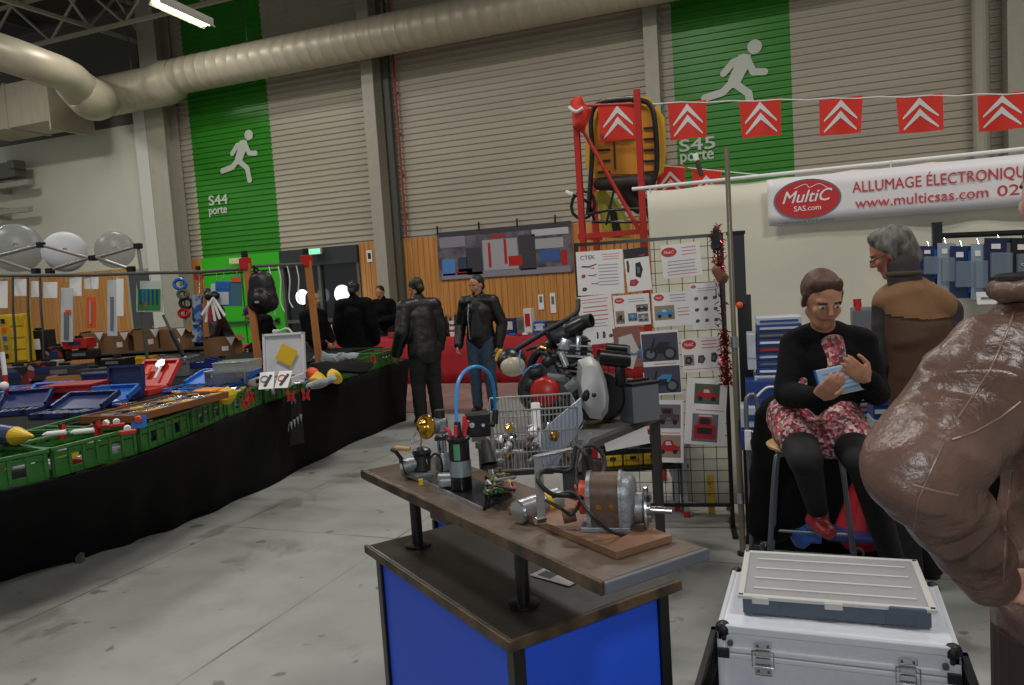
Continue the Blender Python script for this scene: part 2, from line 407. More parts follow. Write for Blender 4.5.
# ceiling: deck, purlins and trusses
b = MB(); b.box((-6.5, 4.5, 8.35), (31, 19.6, .12)); struct('ceiling', b, mat('ceiling_deck', '#3c3a36', .8))
def lattice(nm, p, q, h, n, r, m=M_steel):
    p, q = V(p), V(q); b = MB(); u = V((0, 0, h)); b.box(((p+q)/2), ((q-p).length, .07, .07), rot=(0, 0, math.atan2(q.y-p.y, q.x-p.x))); b.box(((p+q)/2+u), ((q-p).length, .07, .07), rot=(0, 0, math.atan2(q.y-p.y, q.x-p.x)))
    for i in range(n):
        a = p.lerp(q, i/n); c = p.lerp(q, (i+1)/n); e = p.lerp(q, (i+.5)/n)+u
        b.cyl(a, e, r, n=6); b.cyl(e, c, r, n=6)
    return struct(nm, b, m)
lattice('truss_front', (-21, 8.6, 7.15), (8, 8.6, 7.15), .9, 14, .03)
lattice('truss_back', (-21, 12.2, 7.15), (8, 12.2, 7.15), .9, 14, .03)
lattice('truss_side', (-13.8, -4, 7.3), (-13.8, 13.8, 7.3), .8, 12, .03)
lattice('truss_middle', (-8.2, -4, 7.45), (-8.2, 13.8, 7.45), .7, 12, .03)
for i, x in enumerate((-17, -11, -5, 0, 5)):
    b = MB(); b.box((x, 4.5, 8.2), (.12, 18.5, .18)); struct('ceiling_beam_%s' % 'abcde'[i], b, M_dsteel)

# big round ventilation duct, with seams, elbow and a square plenum at the left end
M_duct = mat('duct_metal', '#b5ad97', .42, .15, noise_amt=.12, scale=2.5, stretch=(4, 1, 1))
dt = thing('ventilation_duct', 'large round spiral duct running along the back wall under the ceiling', 'duct', (-8, 13.2, 5.8))
def rings_duct(pts, rads, n=24):
    mb = MB(); pts = [V(p) for p in pts]; R = []
    for i, p in enumerate(pts):
        t = (pts[min(i+1, len(pts)-1)]-pts[max(i-1, 0)]).normalized(); up = V((0, 0, 1)); s_ = t.cross(up).normalized(); u = s_.cross(t)
        R.append([p + (s_*cos(2*pi*j/n)+u*sin(2*pi*j/n))*rads[i] for j in range(n)])
    return mb.ring_loft(R)
pts = []; rad = []
x = -12.35
while x < 8:
    pts += [(x, 13.1, 6.25), (x+.24, 13.1, 6.25), (x+.25, 13.1, 6.25)]; rad += [.36, .36, .368]; x += .27
rings_duct(pts, rad).build('main_run', M_duct, dt, smooth=40)
pts = [(-14.6, 13.1, 6.12)]; rad = [.41]
for i in range(9): pts += [(-14.5+i*.2, 13.1, 6.13), (-14.49+i*.2, 13.1, 6.13)]; rad += [.415, .425]
pts += [(-12.75, 13.1, 6.15), (-12.55, 13.1, 6.2), (-12.35, 13.1, 6.25)]; rad += [.44, .43, .36]
rings_duct(pts, rad).build('reducer', M_duct, dt, smooth=40)
P = [D(-70, 32, 12.6), D(0, 52, 13.2), D(40, 66, 13.8), D(66, 76, 14.6), D(78, 88, 15.2), D(92, 99, 15.6), V((-14.6, 13.1, 6.12))]
rings_duct([v for v in spline(P, 5)], [.31]*16+[.33, .34, .35, .36, .37, .38, .39, .4, .41, .42, .42, .42, .42, .42, .42]).build('elbow', M_duct, dt, smooth=40)
b = MB(); a = D(-30, 118, 13.2); 
b.box((-16.6, 12.9, 6.1), (2.6, 1.0, .95), bev=.02); b.box((-15.26, 12.9, 5.95), (.05, 1.1, 1.05)); b.box((-16.6, 12.9, 6.1), (.05, 1.06, 1.0))
b.build('plenum_box', M_duct, dt)
for x in (-13.6, -10.5, -7.4, -4.3, -1.2): MB().cyl((x, 13.1, 6.55), (x, 13.1, 8.3), .012, n=6).build('hanger_rod', M_dsteel, dt)
# grey brackets at the far left
for i, (y0, lab) in enumerate(((182, 'upper grey wall bracket at the far left'), (209, 'lower grey wall bracket at the far left'))):
    p = AY(14, y0, 13.3); b = MB(); b.box((p.x-.45, 13.55, p.z), (1.35, .14, .12)); b.box((p.x-1.05, 13.8, p.z), (.1, .4, .3)); b.solo('wall_bracket', M_steel, lab, 'bracket')
p = AY(8, 169, 13.3); b = MB(); b.box((p.x-.4, 13.5, p.z), (1.1, .3, .36)); b.box((p.x+.1, 13.45, p.z+.1), (.2, .3, .2)); b.solo('wall_unit', M_dsteel, 'dark box unit above the grey wall brackets', 'box')

# fluorescent ceiling lamps
def tube_lamp(p, ang, lab, L_=1.5):
    t = thing('ceiling_lamp', lab, 'ceiling lamp', p, ang, 'fluorescent battens')
    b = MB(); b.box((0, 0, .05), (L_, .14, .06)); b.box((0, .065, .0), (L_, .012, .09), rot=(.5, 0, 0)); b.box((0, -.065, .0), (L_, .012, .09), rot=(-.5, 0, 0)); b.build('housing', M_white, t, world=False)
    for y in (-.03, .03):
        b = MB(); b.cyl((-L_/2+.04, y, -.01), (L_/2-.04, y, -.01), .013, n=10); b.build('tube', mat('lit_tube', '#fff4dc', emit='#fff1d2', estr=9.), t, world=False)
    return t
a, c = D(155, 4, 9.6), D(209, 22, 10.6)
mid = (a+c)/2; tube_lamp(mid, math.atan2(c.y-a.y, c.x-a.x), 'lit fluorescent batten seen at the top left of the hall', (c-a).length)
# ================================================================== LEFT TOOL STALL
TZ = .70; PZ = .85        # crate table and the raised display behind it
edge = [G(-260, 560, TZ), G(-90, 512, TZ), G(0, 492, TZ), G(110, 465, TZ), G(185, 437, TZ), G(245, 410, TZ), G(350, 378, TZ), G(408, 359, TZ)]
foot = [G(-250, 655, 0), G(-90, 607, 0), G(0, 582, 0), G(100, 553, 0), G(175, 527, 0), G(250, 495, 0), G(345, 447, 0), G(404, 421, 0)]
M_cloth = mat('black_cloth', '#0b0b0d', .85, spec=.2)
def cut_line(pts, k): return spline([p.copy() for p in pts], k)
# tables
M_top = mat('table_board', '#4a4036', .7)
labs = ['trestle table at the near end of the tool stall, under green crates', 'trestle table second from the near end of the tool stall', 'trestle table in the middle of the tool stall, behind the hanging tool roll', 'trestle table at the far end of the tool stall, beside the men in black']
for i, (a, c) in enumerate(((1, 3), (3, 5), (5, 6), (6, 7))):
    A, B = edge[a].copy(), edge[c].copy(); 
    if a > 1: A = A.lerp(B, .015)
    dr = (B-A).normalized(); nr = V((-dr.y, dr.x, 0)); ln = (B-A).length
    t = thing('display_table', labs[i], 'table', ((A+B)/2+nr*(.56 if i == 0 else .33) + V((0, 0, -TZ))), math.atan2(dr.y, dr.x), 'tables of the tool stall')
    b = MB(); b.box((0, 0, TZ-.02), (ln-.06, .58, .035)); b.build('table_top', M_top, t, world=False)
    for sx in (-1, 1):
        for sy in (-1, 1): MB().box((sx*(ln/2-.3), .2+sy*.04+(.08 if i == 0 else 0), (TZ-.04)/2), (.04, .04, TZ-.04)).build('leg', M_dsteel, t, world=False)
# raised display board behind the crates
t = thing('display_platform', 'dark raised display board carrying the tool cases behind the green crates', 'platform', (-6.5, 6, 0))
b = MB(); inner = []
for i in range(1, 8):
    A = edge[i]; dr = (edge[min(i+1, 7)]-edge[i-1]).normalized(); nr = V((-dr.y, dr.x, 0)); inner.append(A+nr*(.84 if i <= 3 else .68))
poly = [(p.x, p.y) for p in inner] + [(-5.3, 8.75), (-8.7, 8.95), (-10.0, 6.5), (-6.5, 2.3)]
b.prism(poly, PZ-.03, PZ-.002); b.build('board', M_cloth, t)
for x, y in ((-5.2, 4.5), (-5.3, 8), (-8, 6), (-8.4, 8.6), (-6.5, 3), (-9.6, 7)): MB().box((x, y, (PZ-.03)/2), (.06, .06, PZ-.03)).build('leg', M_dsteel, t)
# black cloth hung down to the floor
b = MB(); E = cut_line([p+V((.012, 0, .002)) for p in edge], 14); Fo = cut_line(foot, 14); n = len(E); rows = []
for k in range(9):
    tt = k/8; row = []
    for i in range(n):
        p = E[i].lerp(Fo[i], tt); s = i*.55; wv = .02*tt*sin(s*1.3+1.5*noise.noise(V((i*.11, 0, 0)))) + .02*noise.noise(V((i*.25, tt*2.5, 3)))
        p.x += wv+.01; p.z = max(p.z, .004); row.append(p)
    rows.append(row)
vs = [[b.bm.verts.new(p) for p in r] for r in rows]
for k in range(8):
    for i in range(n-1): b.bm.faces.new((vs[k][i], vs[k][i+1], vs[k+1][i+1], vs[k+1][i]))
# far end return
e0, f0 = E[-1], Fo[-1]; q = [b.bm.verts.new(p) for p in (e0, e0+V((-.9, .35, 0)), f0+V((-.9, .35, 0)), f0)]; b.bm.faces.new(q)
o = b.solo('table_cloth', M_cloth, 'long black cloth hanging from the tool stall down to the floor', 'cloth', smooth=True)
md = o.modifiers.new('s', 'SOLIDIFY'); md.thickness = .004

# green crates along the edge
M_crate = mat('crate_green', '#2f6b2b', .45); M_crate2 = mat('crate_green_inner', '#2c6328', .5)
def crate_proto(L_, W_, H_, mm, lab, cat='crate', group=None, slots=6):
    t = thing('plastic_crate', lab, cat, (0, 0, 0), 0, group)
    b = MB(); b.box((0, 0, .006), (L_-.02, W_-.02, .012))
    for s in (-1, 1):
        for z, h in ((.02, .04), (H_-.045, .03)):
            b.box((0, s*(W_/2-.012), z), (L_-.02, .008, h)); b.box((s*(L_/2-.012), 0, z), (.008, W_-.02, h))
        for i in range(slots+1):
            x = -L_/2+.02+(L_-.04)*i/slots; b.box((x, s*(W_/2-.010), H_/2), (.018, .014, H_-.02))
            b.box((x, s*(W_/2-.012), H_*.5), (.004, .006, H_-.02))
        for i in range(4):
            y = -W_/2+.02+(W_-.04)*i/3; b.box((s*(L_/2-.010), y, H_/2), (.014, .016, H_-.02))
        for i in range(slots):      # shallow wall behind the windows
            if i % 3 != 1: x = -L_/2+.02+(L_-.04)*(i+.5)/slots; b.box((x, s*(W_/2-.015), H_*.38), ((L_-.04)/slots, .004, H_*.45))
    b.build('basket', mm, t, world=False)
    b = MB()
    for s in (-1, 1): b.box((0, s*(W_/2-.008), H_-.01), (L_, .022, .02), bev=.003); b.box((s*(L_/2-.008), 0, H_-.01), (.022, W_, .02), bev=.003)
    b.build('rim', mm, t, world=False)
    return t
where = ['nearest crate, cut by the left edge of the photo', 'next crate from the left edge, with clear packets inside', 'crate left of the red spring clamps', 'crate in front of the brown tray', 'crate below the brown tray', 'crate behind the hanging tool roll', 'crate right of the tool roll, with yellow and red packets', 'nearly empty crate past the packets', 'crate beside the folded black cloth', 'crate at the far end by the men in black']
cr = None; crates = []
Es = edge[1:]; lens = [0]
for a, c in zip(Es, Es[1:]): lens.append(lens[-1]+(c-a).length)
def on_edge(s):
    for i in range(len(Es)-1):
        if s <= lens[i+1] or i == len(Es)-2:
            tt = (s-lens[i])/(lens[i+1]-lens[i]); return Es[i].lerp(Es[i+1], tt), (Es[i+1]-Es[i]).normalized()
s = .06; k = 0; CL = .6
while s+CL < lens[-1]+.1 and k < 12:
    a, _ = on_edge(s); c, _ = on_edge(min(s+CL, lens[-1])); dr = (c-a).normalized(); nr = V((-dr.y, dr.x, 0)); m_ = (a+c)/2+nr*.205
    lab = 'green slatted crate, ' + (where[k] if k < len(where) else 'last one before the far corner')
    rz = math.atan2(dr.y, dr.x)
    if cr is None: cr = crate_proto(.585, .39, .17, M_crate, lab, group='green crates along the stall edge'); cr.location = m_; cr.rotation_euler.z = rz; o = cr
    else: o = dup(cr, m_, rz, lab)
    crates.append((m_.copy(), rz, dr, nr)); s += CL+.012; k += 1
NC = len(crates)
print('crates', NC)
# second row for the three nearest ones
for i, w_ in ((0, 'second row, at the left edge of the photo'), (1, 'second row, behind the crate with clear packets'), (2, 'second row, beside the red clamps')):
    m_, rz, dr, nr = crates[i]; o = dup(cr, m_+nr*.40 + V((0, 0, .02 if i == 9 else 0)), rz, 'green slatted crate, '+w_)

# goods lying in the crates: little packets, each one a thing
cols = [('#b9c0c2', 'clear'), ('#9b1c18', 'red'), ('#2a4a8c', 'blue'), ('#c9b52a', 'yellow'), ('#9aa0a2', 'grey'), ('#cfd2d0', 'white'), ('#1d1e22', 'black')]
CN = ['nearest crate', 'second crate from the left edge', 'third crate from the left edge', 'fourth crate along the stall', 'fifth crate along the stall', 'sixth crate along the stall', 'seventh crate along the stall', 'eighth crate along the stall', 'ninth crate along the stall', 'last crate along the stall', 'far corner crate']
PL = [('left end', -.22), ('middle', -.0), ('right end', .2)]
def packet(name, p, rz, sz, mm, lab, cat, grp, tilt=(0, 0)):
    t = thing(name, lab, cat, p, rz, grp)
    b = MB(); b.box((0, 0, sz[2]/2), sz, rot=(tilt[0], tilt[1], 0), bev=min(sz)*.25); b.build('card', mm, t, world=False)
    b = MB(); b.box((0, 0, sz[2]*.9), (sz[0]*.6, sz[1]*.55, sz[2]*.6), rot=(tilt[0], tilt[1], 0), bev=min(sz)*.2); b.build('blister', mat('blister', '#aeb6ba', .15, spec=.8), t, world=False)
    return t
for i in range(min(NC, 11)):
    m_, rz, dr, nr = crates[i]
    for j, (wn, off) in enumerate(PL):
        for q, (fy, sn) in enumerate(((-.09, 'front'), (.08, 'back'))):
            c, cn = cols[(i*5+j*3+q*2) % 7]
            p = m_ + dr*(off+rnd.uniform(-.02, .02)) + nr*fy + V((0, 0, .014))
            packet('tool_packet', p, rz+rnd.uniform(-.3, .3), (.13, .10, rnd.uniform(.03, .07)), mat('card_'+cn, c, .5), '%s carded packet, %s row, %s of the %s' % (cn, sn, wn, CN[i]), 'packet', 'packets in the green crates')

# red spring clamps gripping the rims
def clamp(p, rz, lab, s=1.):
    t = thing('spring_clamp', lab, 'clamp', p, rz, 'red spring clamps on the stall')
    M_ = Matrix.Diagonal((s, s, s, 1))
    for sg in (-1, 1):
        b = MB(); b.prism([(0, 0), (.025, -.05), (.045, -.05), (.035, .02), (.06, .085), (.045, .1), (.015, .04)], -.012, .012, M_ @ Matrix.Rotation(pi/2, 4, 'X') @ Matrix.Diagonal((sg, 1, 1, 1)))
        b.build('jaw', M_red, t, world=False)
    b = MB(); b.cyl((0, -.02*s, .02*s), (0, .02*s, .02*s), .014*s, n=10); b.build('spring', M_black, t, world=False)
    for sg in (-1, 1): MB().box((sg*.052*s, 0, .09*s), (.02*s, .026*s, .035*s), bev=.003).build('grip', M_black, t, world=False)
    return t
for x, y, lab in ((63, 434, 'on the rim of the second crate'), (98, 430, 'left of the red packets on the third crate'), (222, 399, 'beside the yellow packet near the brown tray'), (246, 404, 'at the left corner of the tool roll'), (250, 398, 'doubled up at the left corner of the tool roll'), (291, 397, 'at the right corner of the tool roll'), (306, 396, 'just right of the tool roll'), (353, 365, 'on the crate beside the black coat man'), (373, 360, 'on the second last crate'), (354, 358, 'at the back rim near the newspapers')):
    clamp(G(x, y, .875), rnd.uniform(0, 3), 'red spring clamp '+lab, .62)

# wooden stall posts with red clamps at the top
M_post = mat('orange_wood', '#b87840', .55, noise_amt=.2, scale=4, stretch=(8, 8, .6))
for (bx, by), zt, lab in (((208, 353), 1.95, 'left orange wooden stall post, behind the white straps'), ((258, 372), 1.95, 'middle orange wooden stall post, beside the white tool case'), ((318, 365), 1.95, 'right orange wooden stall post, beside the woman')):
    p = G(bx, by, PZ); t = thing('wooden_post', lab, 'post', p)
    s = .065 if by < 360 else .068
    MB().box((0, 0, (zt-PZ)/2), (s, s*.6, zt-PZ), bev=.004, rot=(0, -.03, .3)).build('timber', M_post, t, world=False)
    MB().box((0, 0, .01), (.16, .16, .02)).build('foot_plate', M_dsteel, t, world=False)
    MB().box((-.033, 0, zt-PZ), (.09, .09, .12), bev=.01).build('red_bracket', M_red, t, world=False, label='red bracket')
    MB().box((-.033, 0, zt-PZ+.09), (.05, .05, .08), bev=.01).build('knob', M_black, t, world=False)
p = G(147, 368, PZ); p = D(147, 352, 8.0); t = thing('steel_post', 'thin grey steel stall post behind the blue tool packs', 'post', V((p.x, p.y, PZ)))
MB().cyl((0, 0, 0), (-.02, 0, 1.03), .016, n=10).build('tube', M_dsteel, t, world=False); MB().cyl((0, 0, 0), (0, 0, .015), .05, n=14).build('foot_plate', M_dsteel, t, world=False)
# rail
p1 = G(246, 268, 1.9); q1 = G(258, 372, PZ); a = V((q1.x-.02, q1.y, 1.9)); q2 = G(318, 365, PZ); c = V((q2.x-.02, q2.y, 1.92)); far = D(-30, 276, 7.6); mid_ = D(200, 272, 8.0)
b = MB(); b.tube([far, D(90, 275, 7.8), D(147, 273, 7.95), mid_, a], .018, n=10); b.solo('hanging_rail', M_dsteel, 'grey tube rail running across the top of the tool stall to the middle post', 'rail')
b = MB(); b.tube([a+V((0, .02, .02)), c], .016, n=10); b.solo('hanging_rail', M_dsteel, 'short grey tube rail between the middle and right wooden posts', 'rail')
def rail_at(x): # point below the rail at image column x
    pts_ = [far, D(90, 275, 7.8), D(147, 273, 7.95), mid_, a]; best = None
    for u, v in zip(pts_, pts_[1:]):
        for k in range(41):
            p = u.lerp(v, k/40); d = p-CAM; z = d.dot(FW); X = CX+FPX*d.dot(RT)/z
            if best is None or abs(X-x) < best[0]: best = (abs(X-x), p)
    return best[1]
# gazebo scissor frame and clear domes behind the rail
t = thing('gazebo_frame', 'grey folding scissor frame of a pop-up stall, above the rail at left', 'frame', D(90, 290, 8.3))
def seg(nm, a, c, r=.017): MB().cyl(a, c, r, n=8).build(nm, mat('frame_grey', '#8a8780', .4, .3), t)
dd = 8.3
for (a_, c_) in (((-30, 263), (41, 245)), ((41, 245), (92, 259)), ((92, 259), (138, 246)), ((-30, 250), (35, 272)), ((48, 271), (95, 256)), ((95, 257), (132, 270))): seg('scissor_bar', D(*a_, dd), D(*c_, dd))
for c_ in ((41, 245), (93, 258), (36, 271), (50, 271), (138, 246), (131, 269)): MB().box(D(*c_, dd), (.07, .07, .06), bev=.01).build('joint', M_black, t)
seg('upright', D(138, 246, dd), D(142, 275, dd), .02)
M_clear = mat('clear_dome', '#8f9391', .3, alpha=.5, spec=.5); M_wdome = mat('white_dome', '#c2c5c8', .6)
for (x, y, r, mm, lab) in ((16, 248, 24, M_clear, 'clear plastic dome dish at the far left, behind the scissor frame'), (65, 252, 20, M_wdome, 'opaque white dome dish between two clear domes'), (115, 250, 18, M_clear, 'clear plastic dome dish, rightmost of the three domes')):
    d = 8.7; c = D(x, y, d); R_ = MP(r, d); t2 = thing('dome_dish', lab, 'dome', c, 0, 'plastic domes hung on the stall')
    prof = [(R_*1.04, 0), (R_*1.04, .01), (R_, .012)] + [(R_*cos(k*pi/2/8), .012+R_*.45*sin(k*pi/2/8)) for k in range(9)]
    ax = (CAM-c).normalized()+V((0, 0, .25)); b = MB(); b.lathe(prof, c, ax, n=28); b.build('dome', mm, t2, smooth=30)
    b = MB(); b.lathe([(R_*.1, R_*.44), (R_*.1, R_*.5), (.004, R_*.52)], c, ax, n=12); b.build('knob', M_chrome, t2)

# things hanging from the rail
def hanging(nm, x, y0, y1, wpx, mm, lab, cat, lean=0, th=.012, dd_=0, det=None):
    top = rail_at(x); d = (top-CAM).dot(FW)+dd_; A = D(x, y0, d); B = D(x+lean, y1, d); w_ = MP(wpx, d)
    t = thing(nm, lab, cat, B, 0); ax = (A-B); h = ax.length; M_ = frame((A+B)/2, RT, ax)
    MB().box((0, 0, 0), (w_, h, th), m=M_, bev=.003).build('pack', mm, t)
    MB().tube([A, A.lerp(top, .5)+V((.01, 0, 0)), top+V((0, 0, .02))], .003, n=6).build('hook', M_chrome, t)
    if det: det(t, M_, w_, h, th)
    return t
def panel_det(cs):
    def f(t, M_, w_, h, th):
        for (fx, fy, fw, fh, nm, mm) in cs: MB().box((fx*w_, fy*h, th*.9), (fw*w_, fh*h, th*.8), m=M_, bev=.001).build(nm, mm, t)
    return f
M_bl = mat('blue_plastic', '#1f5fb5', .4); M_nv = mat('navy_plastic', '#1d2c5e', .4); M_or = mat('orange_print', '#e0541c', .5); M_yel = mat('yellow_plastic', '#d9b21c', .45); M_gr = mat('grey_plastic', '#6b6f73', .5); M_wp = mat('white_pack', '#c3c8cc', .35)
hanging('tool_pack', 66, 288, 342, 12, M_wp, 'long clear hanging pack of drill bits with an orange price dot', 'hanging pack', 2, det=panel_det([(0, -.2, .4, .5, 'blade', M_gr), (.15, .05, .45, .09, 'price_dot', M_or)]))
hanging('tool_pack', 112, 280, 336, 10, M_wp, 'long clear hanging pack of blades left of the cardboard boxes', 'hanging pack', 1, det=panel_det([(0, -.1, .3, .6, 'blade', M_gr)]))
hanging('tool_pack', 117, 279, 316, 7, M_paper, 'tilted white instruction sleeve over the blade pack', 'hanging pack', 6, th=.008, dd_=-.03)
hanging('tool_pack', 90, 297, 328, 9, M_or, 'orange hanging card with a silver wrench', 'hanging pack', 2, det=panel_det([(0, 0, .2, .75, 'wrench', M_chrome)]))
for x, y0, y1, w_, lab in ((4, 281, 308, 9, 'white hanging label at the left edge of the rail'), (20, 279, 296, 14, 'wide white hanging label left of the black cords'), (35, 281, 297, 9, 'narrow white hanging label between the black cords'), (50, 282, 298, 14, 'ragged white hanging label left of the long clear pack'), (76, 277, 296, 12, 'white triangular label right of the long clear pack'), (92, 277, 289, 14, 'short white label above the orange card')):
    hanging('paper_label', x, y0, y1, w_, M_paper, lab, 'label', rnd.uniform(-2, 2), th=.003)
for x, lab in ((12, 'leftmost thin black cord dropping from the rail'), (27, 'thin black cord right of the leftmost one'), (40, 'thin black cord beside the white labels')):
    tp = rail_at(x); d = (tp-CAM).dot(FW); b = MB(); b.tube([tp, D(x+1, 310, d-.1), D(x+3, 335, d-.15), D(x+4, 362, d-.2)], .011, n=6); b.solo('bungee_rope', M_black, lab, 'cord')
hanging('tool_set', 150, 281, 312, 26, mat('clear_sleeve', '#b9c4bd', .2), 'green and blue screwdriver set in a clear hanging wallet', 'tool set', -1, det=panel_det([(0, -.1, .86, .68, 'green_card', mat('green_card', '#2b7a3a', .5))] + [(-.32+.16*k, -.02, .1, .5, 'screwdriver', M_bl) for k in range(5)] + [(-.2, -.25, .15, .14, 'price_dot', M_or)]))
hanging('tool_bag', 223, 281, 306, 16, mat('blue_bag', '#3b78b8', .4), 'light blue packaged tool bag hanging behind the left wooden post', 'hanging pack', 1, det=panel_det([(0, .3, .9, .3, 'header_card', M_bl), (0, -.2, .7, .5, 'window', M_wp)]))
hanging('tool_bag', 236, 277, 306, 11, mat('teal_bag', '#3f6a78', .4), 'teal packaged tool bag hanging left of the middle post', 'hanging pack', 1, det=panel_det([(0, .4, .9, .15, 'header_card', M_or)]))
hanging('tool_bag', 216, 284, 300, 10, M_wp, 'white hanging sleeve beside the light blue tool bag', 'hanging pack', 0)
hanging('chain_bundle', 199, 295, 342, 9, patches('chain_blue', ['#274a86', '#8f9aa5', '#1b2436', '#5d7fae'], 26), 'blue and silver bundle of chains hanging by the left post', 'hanging pack', -3, th=.05)
# fan of white straps
top = rail_at(205); d = (top-CAM).dot(FW)-.12; t = thing('strap_bundle', 'fan of white and red marker straps in front of the left wooden post', 'strap bundle', D(212, 322, d))
for k, (x, y, m_) in enumerate(((206, 322, M_paper), (211, 323, M_red), (215, 321, M_paper), (220, 319, M_paper), (225, 316, M_paper), (202, 315, M_paper))):
    MB().cyl(D(209+k, 297, d-.01*k), D(x, y, d-.01*k), .014, n=6).build('strap', m_, t)
MB().ball(D(212, 296, d), (.09, .06, .05)).build('bunch', M_black, t, smooth=True)
# black rucksack hanging by the middle post
c = D(262, 293, 7.9); t = thing('rucksack', 'bulky black rucksack hanging beside the middle wooden post', 'bag', c+V((0, 0, -.2)))
b = MB(); b.cone_seg(c+V((0, 0, .13)), c-V((0, 0, .1)), .13, .16, side=RT, flat=(1, .7)); b.ball(c+V((0, 0, -.08))-FW*.1, (.11, .07, .1)); fuse(b, .02, 4, amp=.006, nsc=12).build('bag_body', mat('black_nylon', '#101014', .45), t, smooth=True)
b = MB(); b.tube([c+V((0, 0, .2)), c+V((-.05, -.02, .28)), c+V((-.06, 0, .16))], .012, smooth=4); b.build('strap', M_black, t); MB().box(c+V((0, 0, -.1))-FW*.17, (.05, .02, .02)).build('buckle', M_chrome, t)
# loose white cables on the short rail
for k, (x, y1) in enumerate(((272, 312), (276, 318), (281, 322), (286, 316))):
    tp = a.lerp(c if False else V((q2.x-.02, q2.y, 1.92)), .35+.15*k); d = (tp-CAM).dot(FW); b = MB(); b.tube([tp, tp+V((.02, 0, -.15)), tp+V((-.01, 0, -.35)), tp+V((.03, 0, -.5+.03*k))], .006, n=6, smooth=4)
    b.solo('white_rope', M_paper, ['leftmost thin white cord on the short rail', 'thin white cord second from the left on the short rail', 'thin white cord third from the left on the short rail', 'rightmost thin white cord on the short rail'][k], 'cord')
# coloured rings on the wood wall
p0 = AY(180, 290, 13.6)
for k, (x, y, r, mm, lab) in enumerate(((180, 284, 6, M_bl, 'blue ring hanger, topmost on the wood wall at left'), (183, 294, 5, M_dsteel, 'grey ring hanger under the blue one'), (186, 303, 6, M_black, 'black ring hanger in the column of rings'), (184, 313, 5, M_red, 'red tangle of straps at the foot of the rings'))):
    c = D(x, y, 9.2); b = MB(); b.tube([c+RT*(MP(r, 9.2)*cos(q*pi/6))+UP*(MP(r*.8, 9.2)*sin(q*pi/6)) for q in range(12)], .022, n=8, closed=True); b.solo('ring_hanger', mm, lab, 'ring')
b = MB(); b.cyl(D(183, 277, 9.25), D(186, 320, 9.25), .008, n=6); b.solo('bungee_rope', M_black, 'thin black cord carrying the coloured rings', 'cord')

# --- goods standing on the display
def base(x, y, z=PZ): return G(x, y, z)
def case_open(x, y, w_, dp, h, rz, mm, lab, lid=1.9, inner=None, nm='tool_case', z=PZ, det=None):
    """moulded case lying open: tray, hinged lid, tool shapes"""
    t = thing(nm, lab, 'tool case', base(x, y, z), rz)
    b = MB(); b.box((0, 0, h*.12), (w_, dp, h*.24), bev=.006)
    for s in (-1, 1): b.box((0, s*(dp/2-.01), h*.55), (w_, .02, h*.9), bev=.005); b.box((s*(w_/2-.01), 0, h*.55), (.02, dp, h*.9), bev=.005)
    b.build('tray', mm, t, world=False)
    M_ = Matrix.Translation((0, dp/2, h)) @ Matrix.Rotation(pi-lid if False else lid-pi, 4, 'X')
    M_ = Matrix.Translation((0, dp/2, h)) @ Matrix.Rotation(-lid+pi/2+pi/2, 4, 'X') @ Matrix.Translation((0, -dp/2, 0)) if False else Matrix.Translation((0, dp/2, h)) @ Matrix.Rotation(-(lid), 4, 'X')
    b = MB(); b.box((0, -dp/2, .01), (w_, dp, .016), m=M_, bev=.004)
    for s in (-1, 1): b.box((s*(w_/2-.01), -dp/2, -.012), (.02, dp, .03), m=M_)
    b.box((0, -dp+.01, -.012), (w_, .02, .03), m=M_); b.build('lid', mm, t, world=False)
    for k in range(7):
        MB().box((-w_*.38+w_*.127*k, dp*.05*((k*3) % 4-1.5), h*.72), (w_*(.05+.03*(k % 2)), dp*(.4+.12*(k % 3)), h*.35), rot=(0, 0, .1*(k % 2)), bev=.003).build('tool', inner or M_gr, t, world=False)
    for s in (-.25, .25): MB().box((s*w_, -dp/2-.006, h*.8), (.035, .014, h*.5)).build('latch', M_black, t, world=False)
    if det: det(t, M_, w_, dp)
    return t
fz = math.atan2(RT.y, RT.x)     # cases face the aisle roughly
def redcase(t, M_, w_, dp):
    b = MB(); b.lathe([(.045, 0), (.045, .02), (.035, .024)], (0, 0, 0), n=18); b.bm.transform(M_ @ Matrix.Translation((.02, -dp*.78, -.04))); b.build('gauge', M_chrome, t, world=False)
    b = MB(); b.box((.04, -dp*.45, -.035), (.02, dp*.5, .012), m=M_); b.build('hose', M_paper, t, world=False)
    b = MB(); b.box((-.08, -dp*.5, -.035), (.05, dp*.3, .014), m=M_); b.build('adapter', M_or, t, world=False)
case_open(140, 394, .38, .28, .05, fz-.25, mat('case_red', '#c9301f', .4), 'red compression tester case open with its lid up, gauge in the lid', 2.35, M_chrome, det=redcase)
case_open(40, 406, .36, .2, .04, fz, M_bl, 'bright blue socket case open beside the yellow-tipped roll', 2.6, M_chrome)
case_open(66, 416, .44, .22, .04, fz-.2, M_nv, 'dark blue socket case open in front of the red boxes', 2.8, M_gr)
case_open(16, 414, .36, .22, .04, fz+.2, M_nv, 'dark blue case open at the left edge of the stall', 2.7, M_gr)
case_open(100, 406, .36, .2, .04, fz-.1, M_bl, 'blue case with white tools open in front of the navy box', 2.8, M_paper)
case_open(122, 399, .30, .2, .07, fz, M_nv, 'navy case open with its lid upright, left of the red case', 1.7, M_black)
case_open(203, 390, .6, .3, .04, fz-.25, mat('blue_tray', '#1e66c9', .4), 'large bright blue foam tray case between tray and white case', 2.9, M_black)
case_open(18, 394, .5, .25, .04, fz, M_bl, 'long blue case with a pale lid edge, at the left behind the others', 2.6, M_paper)
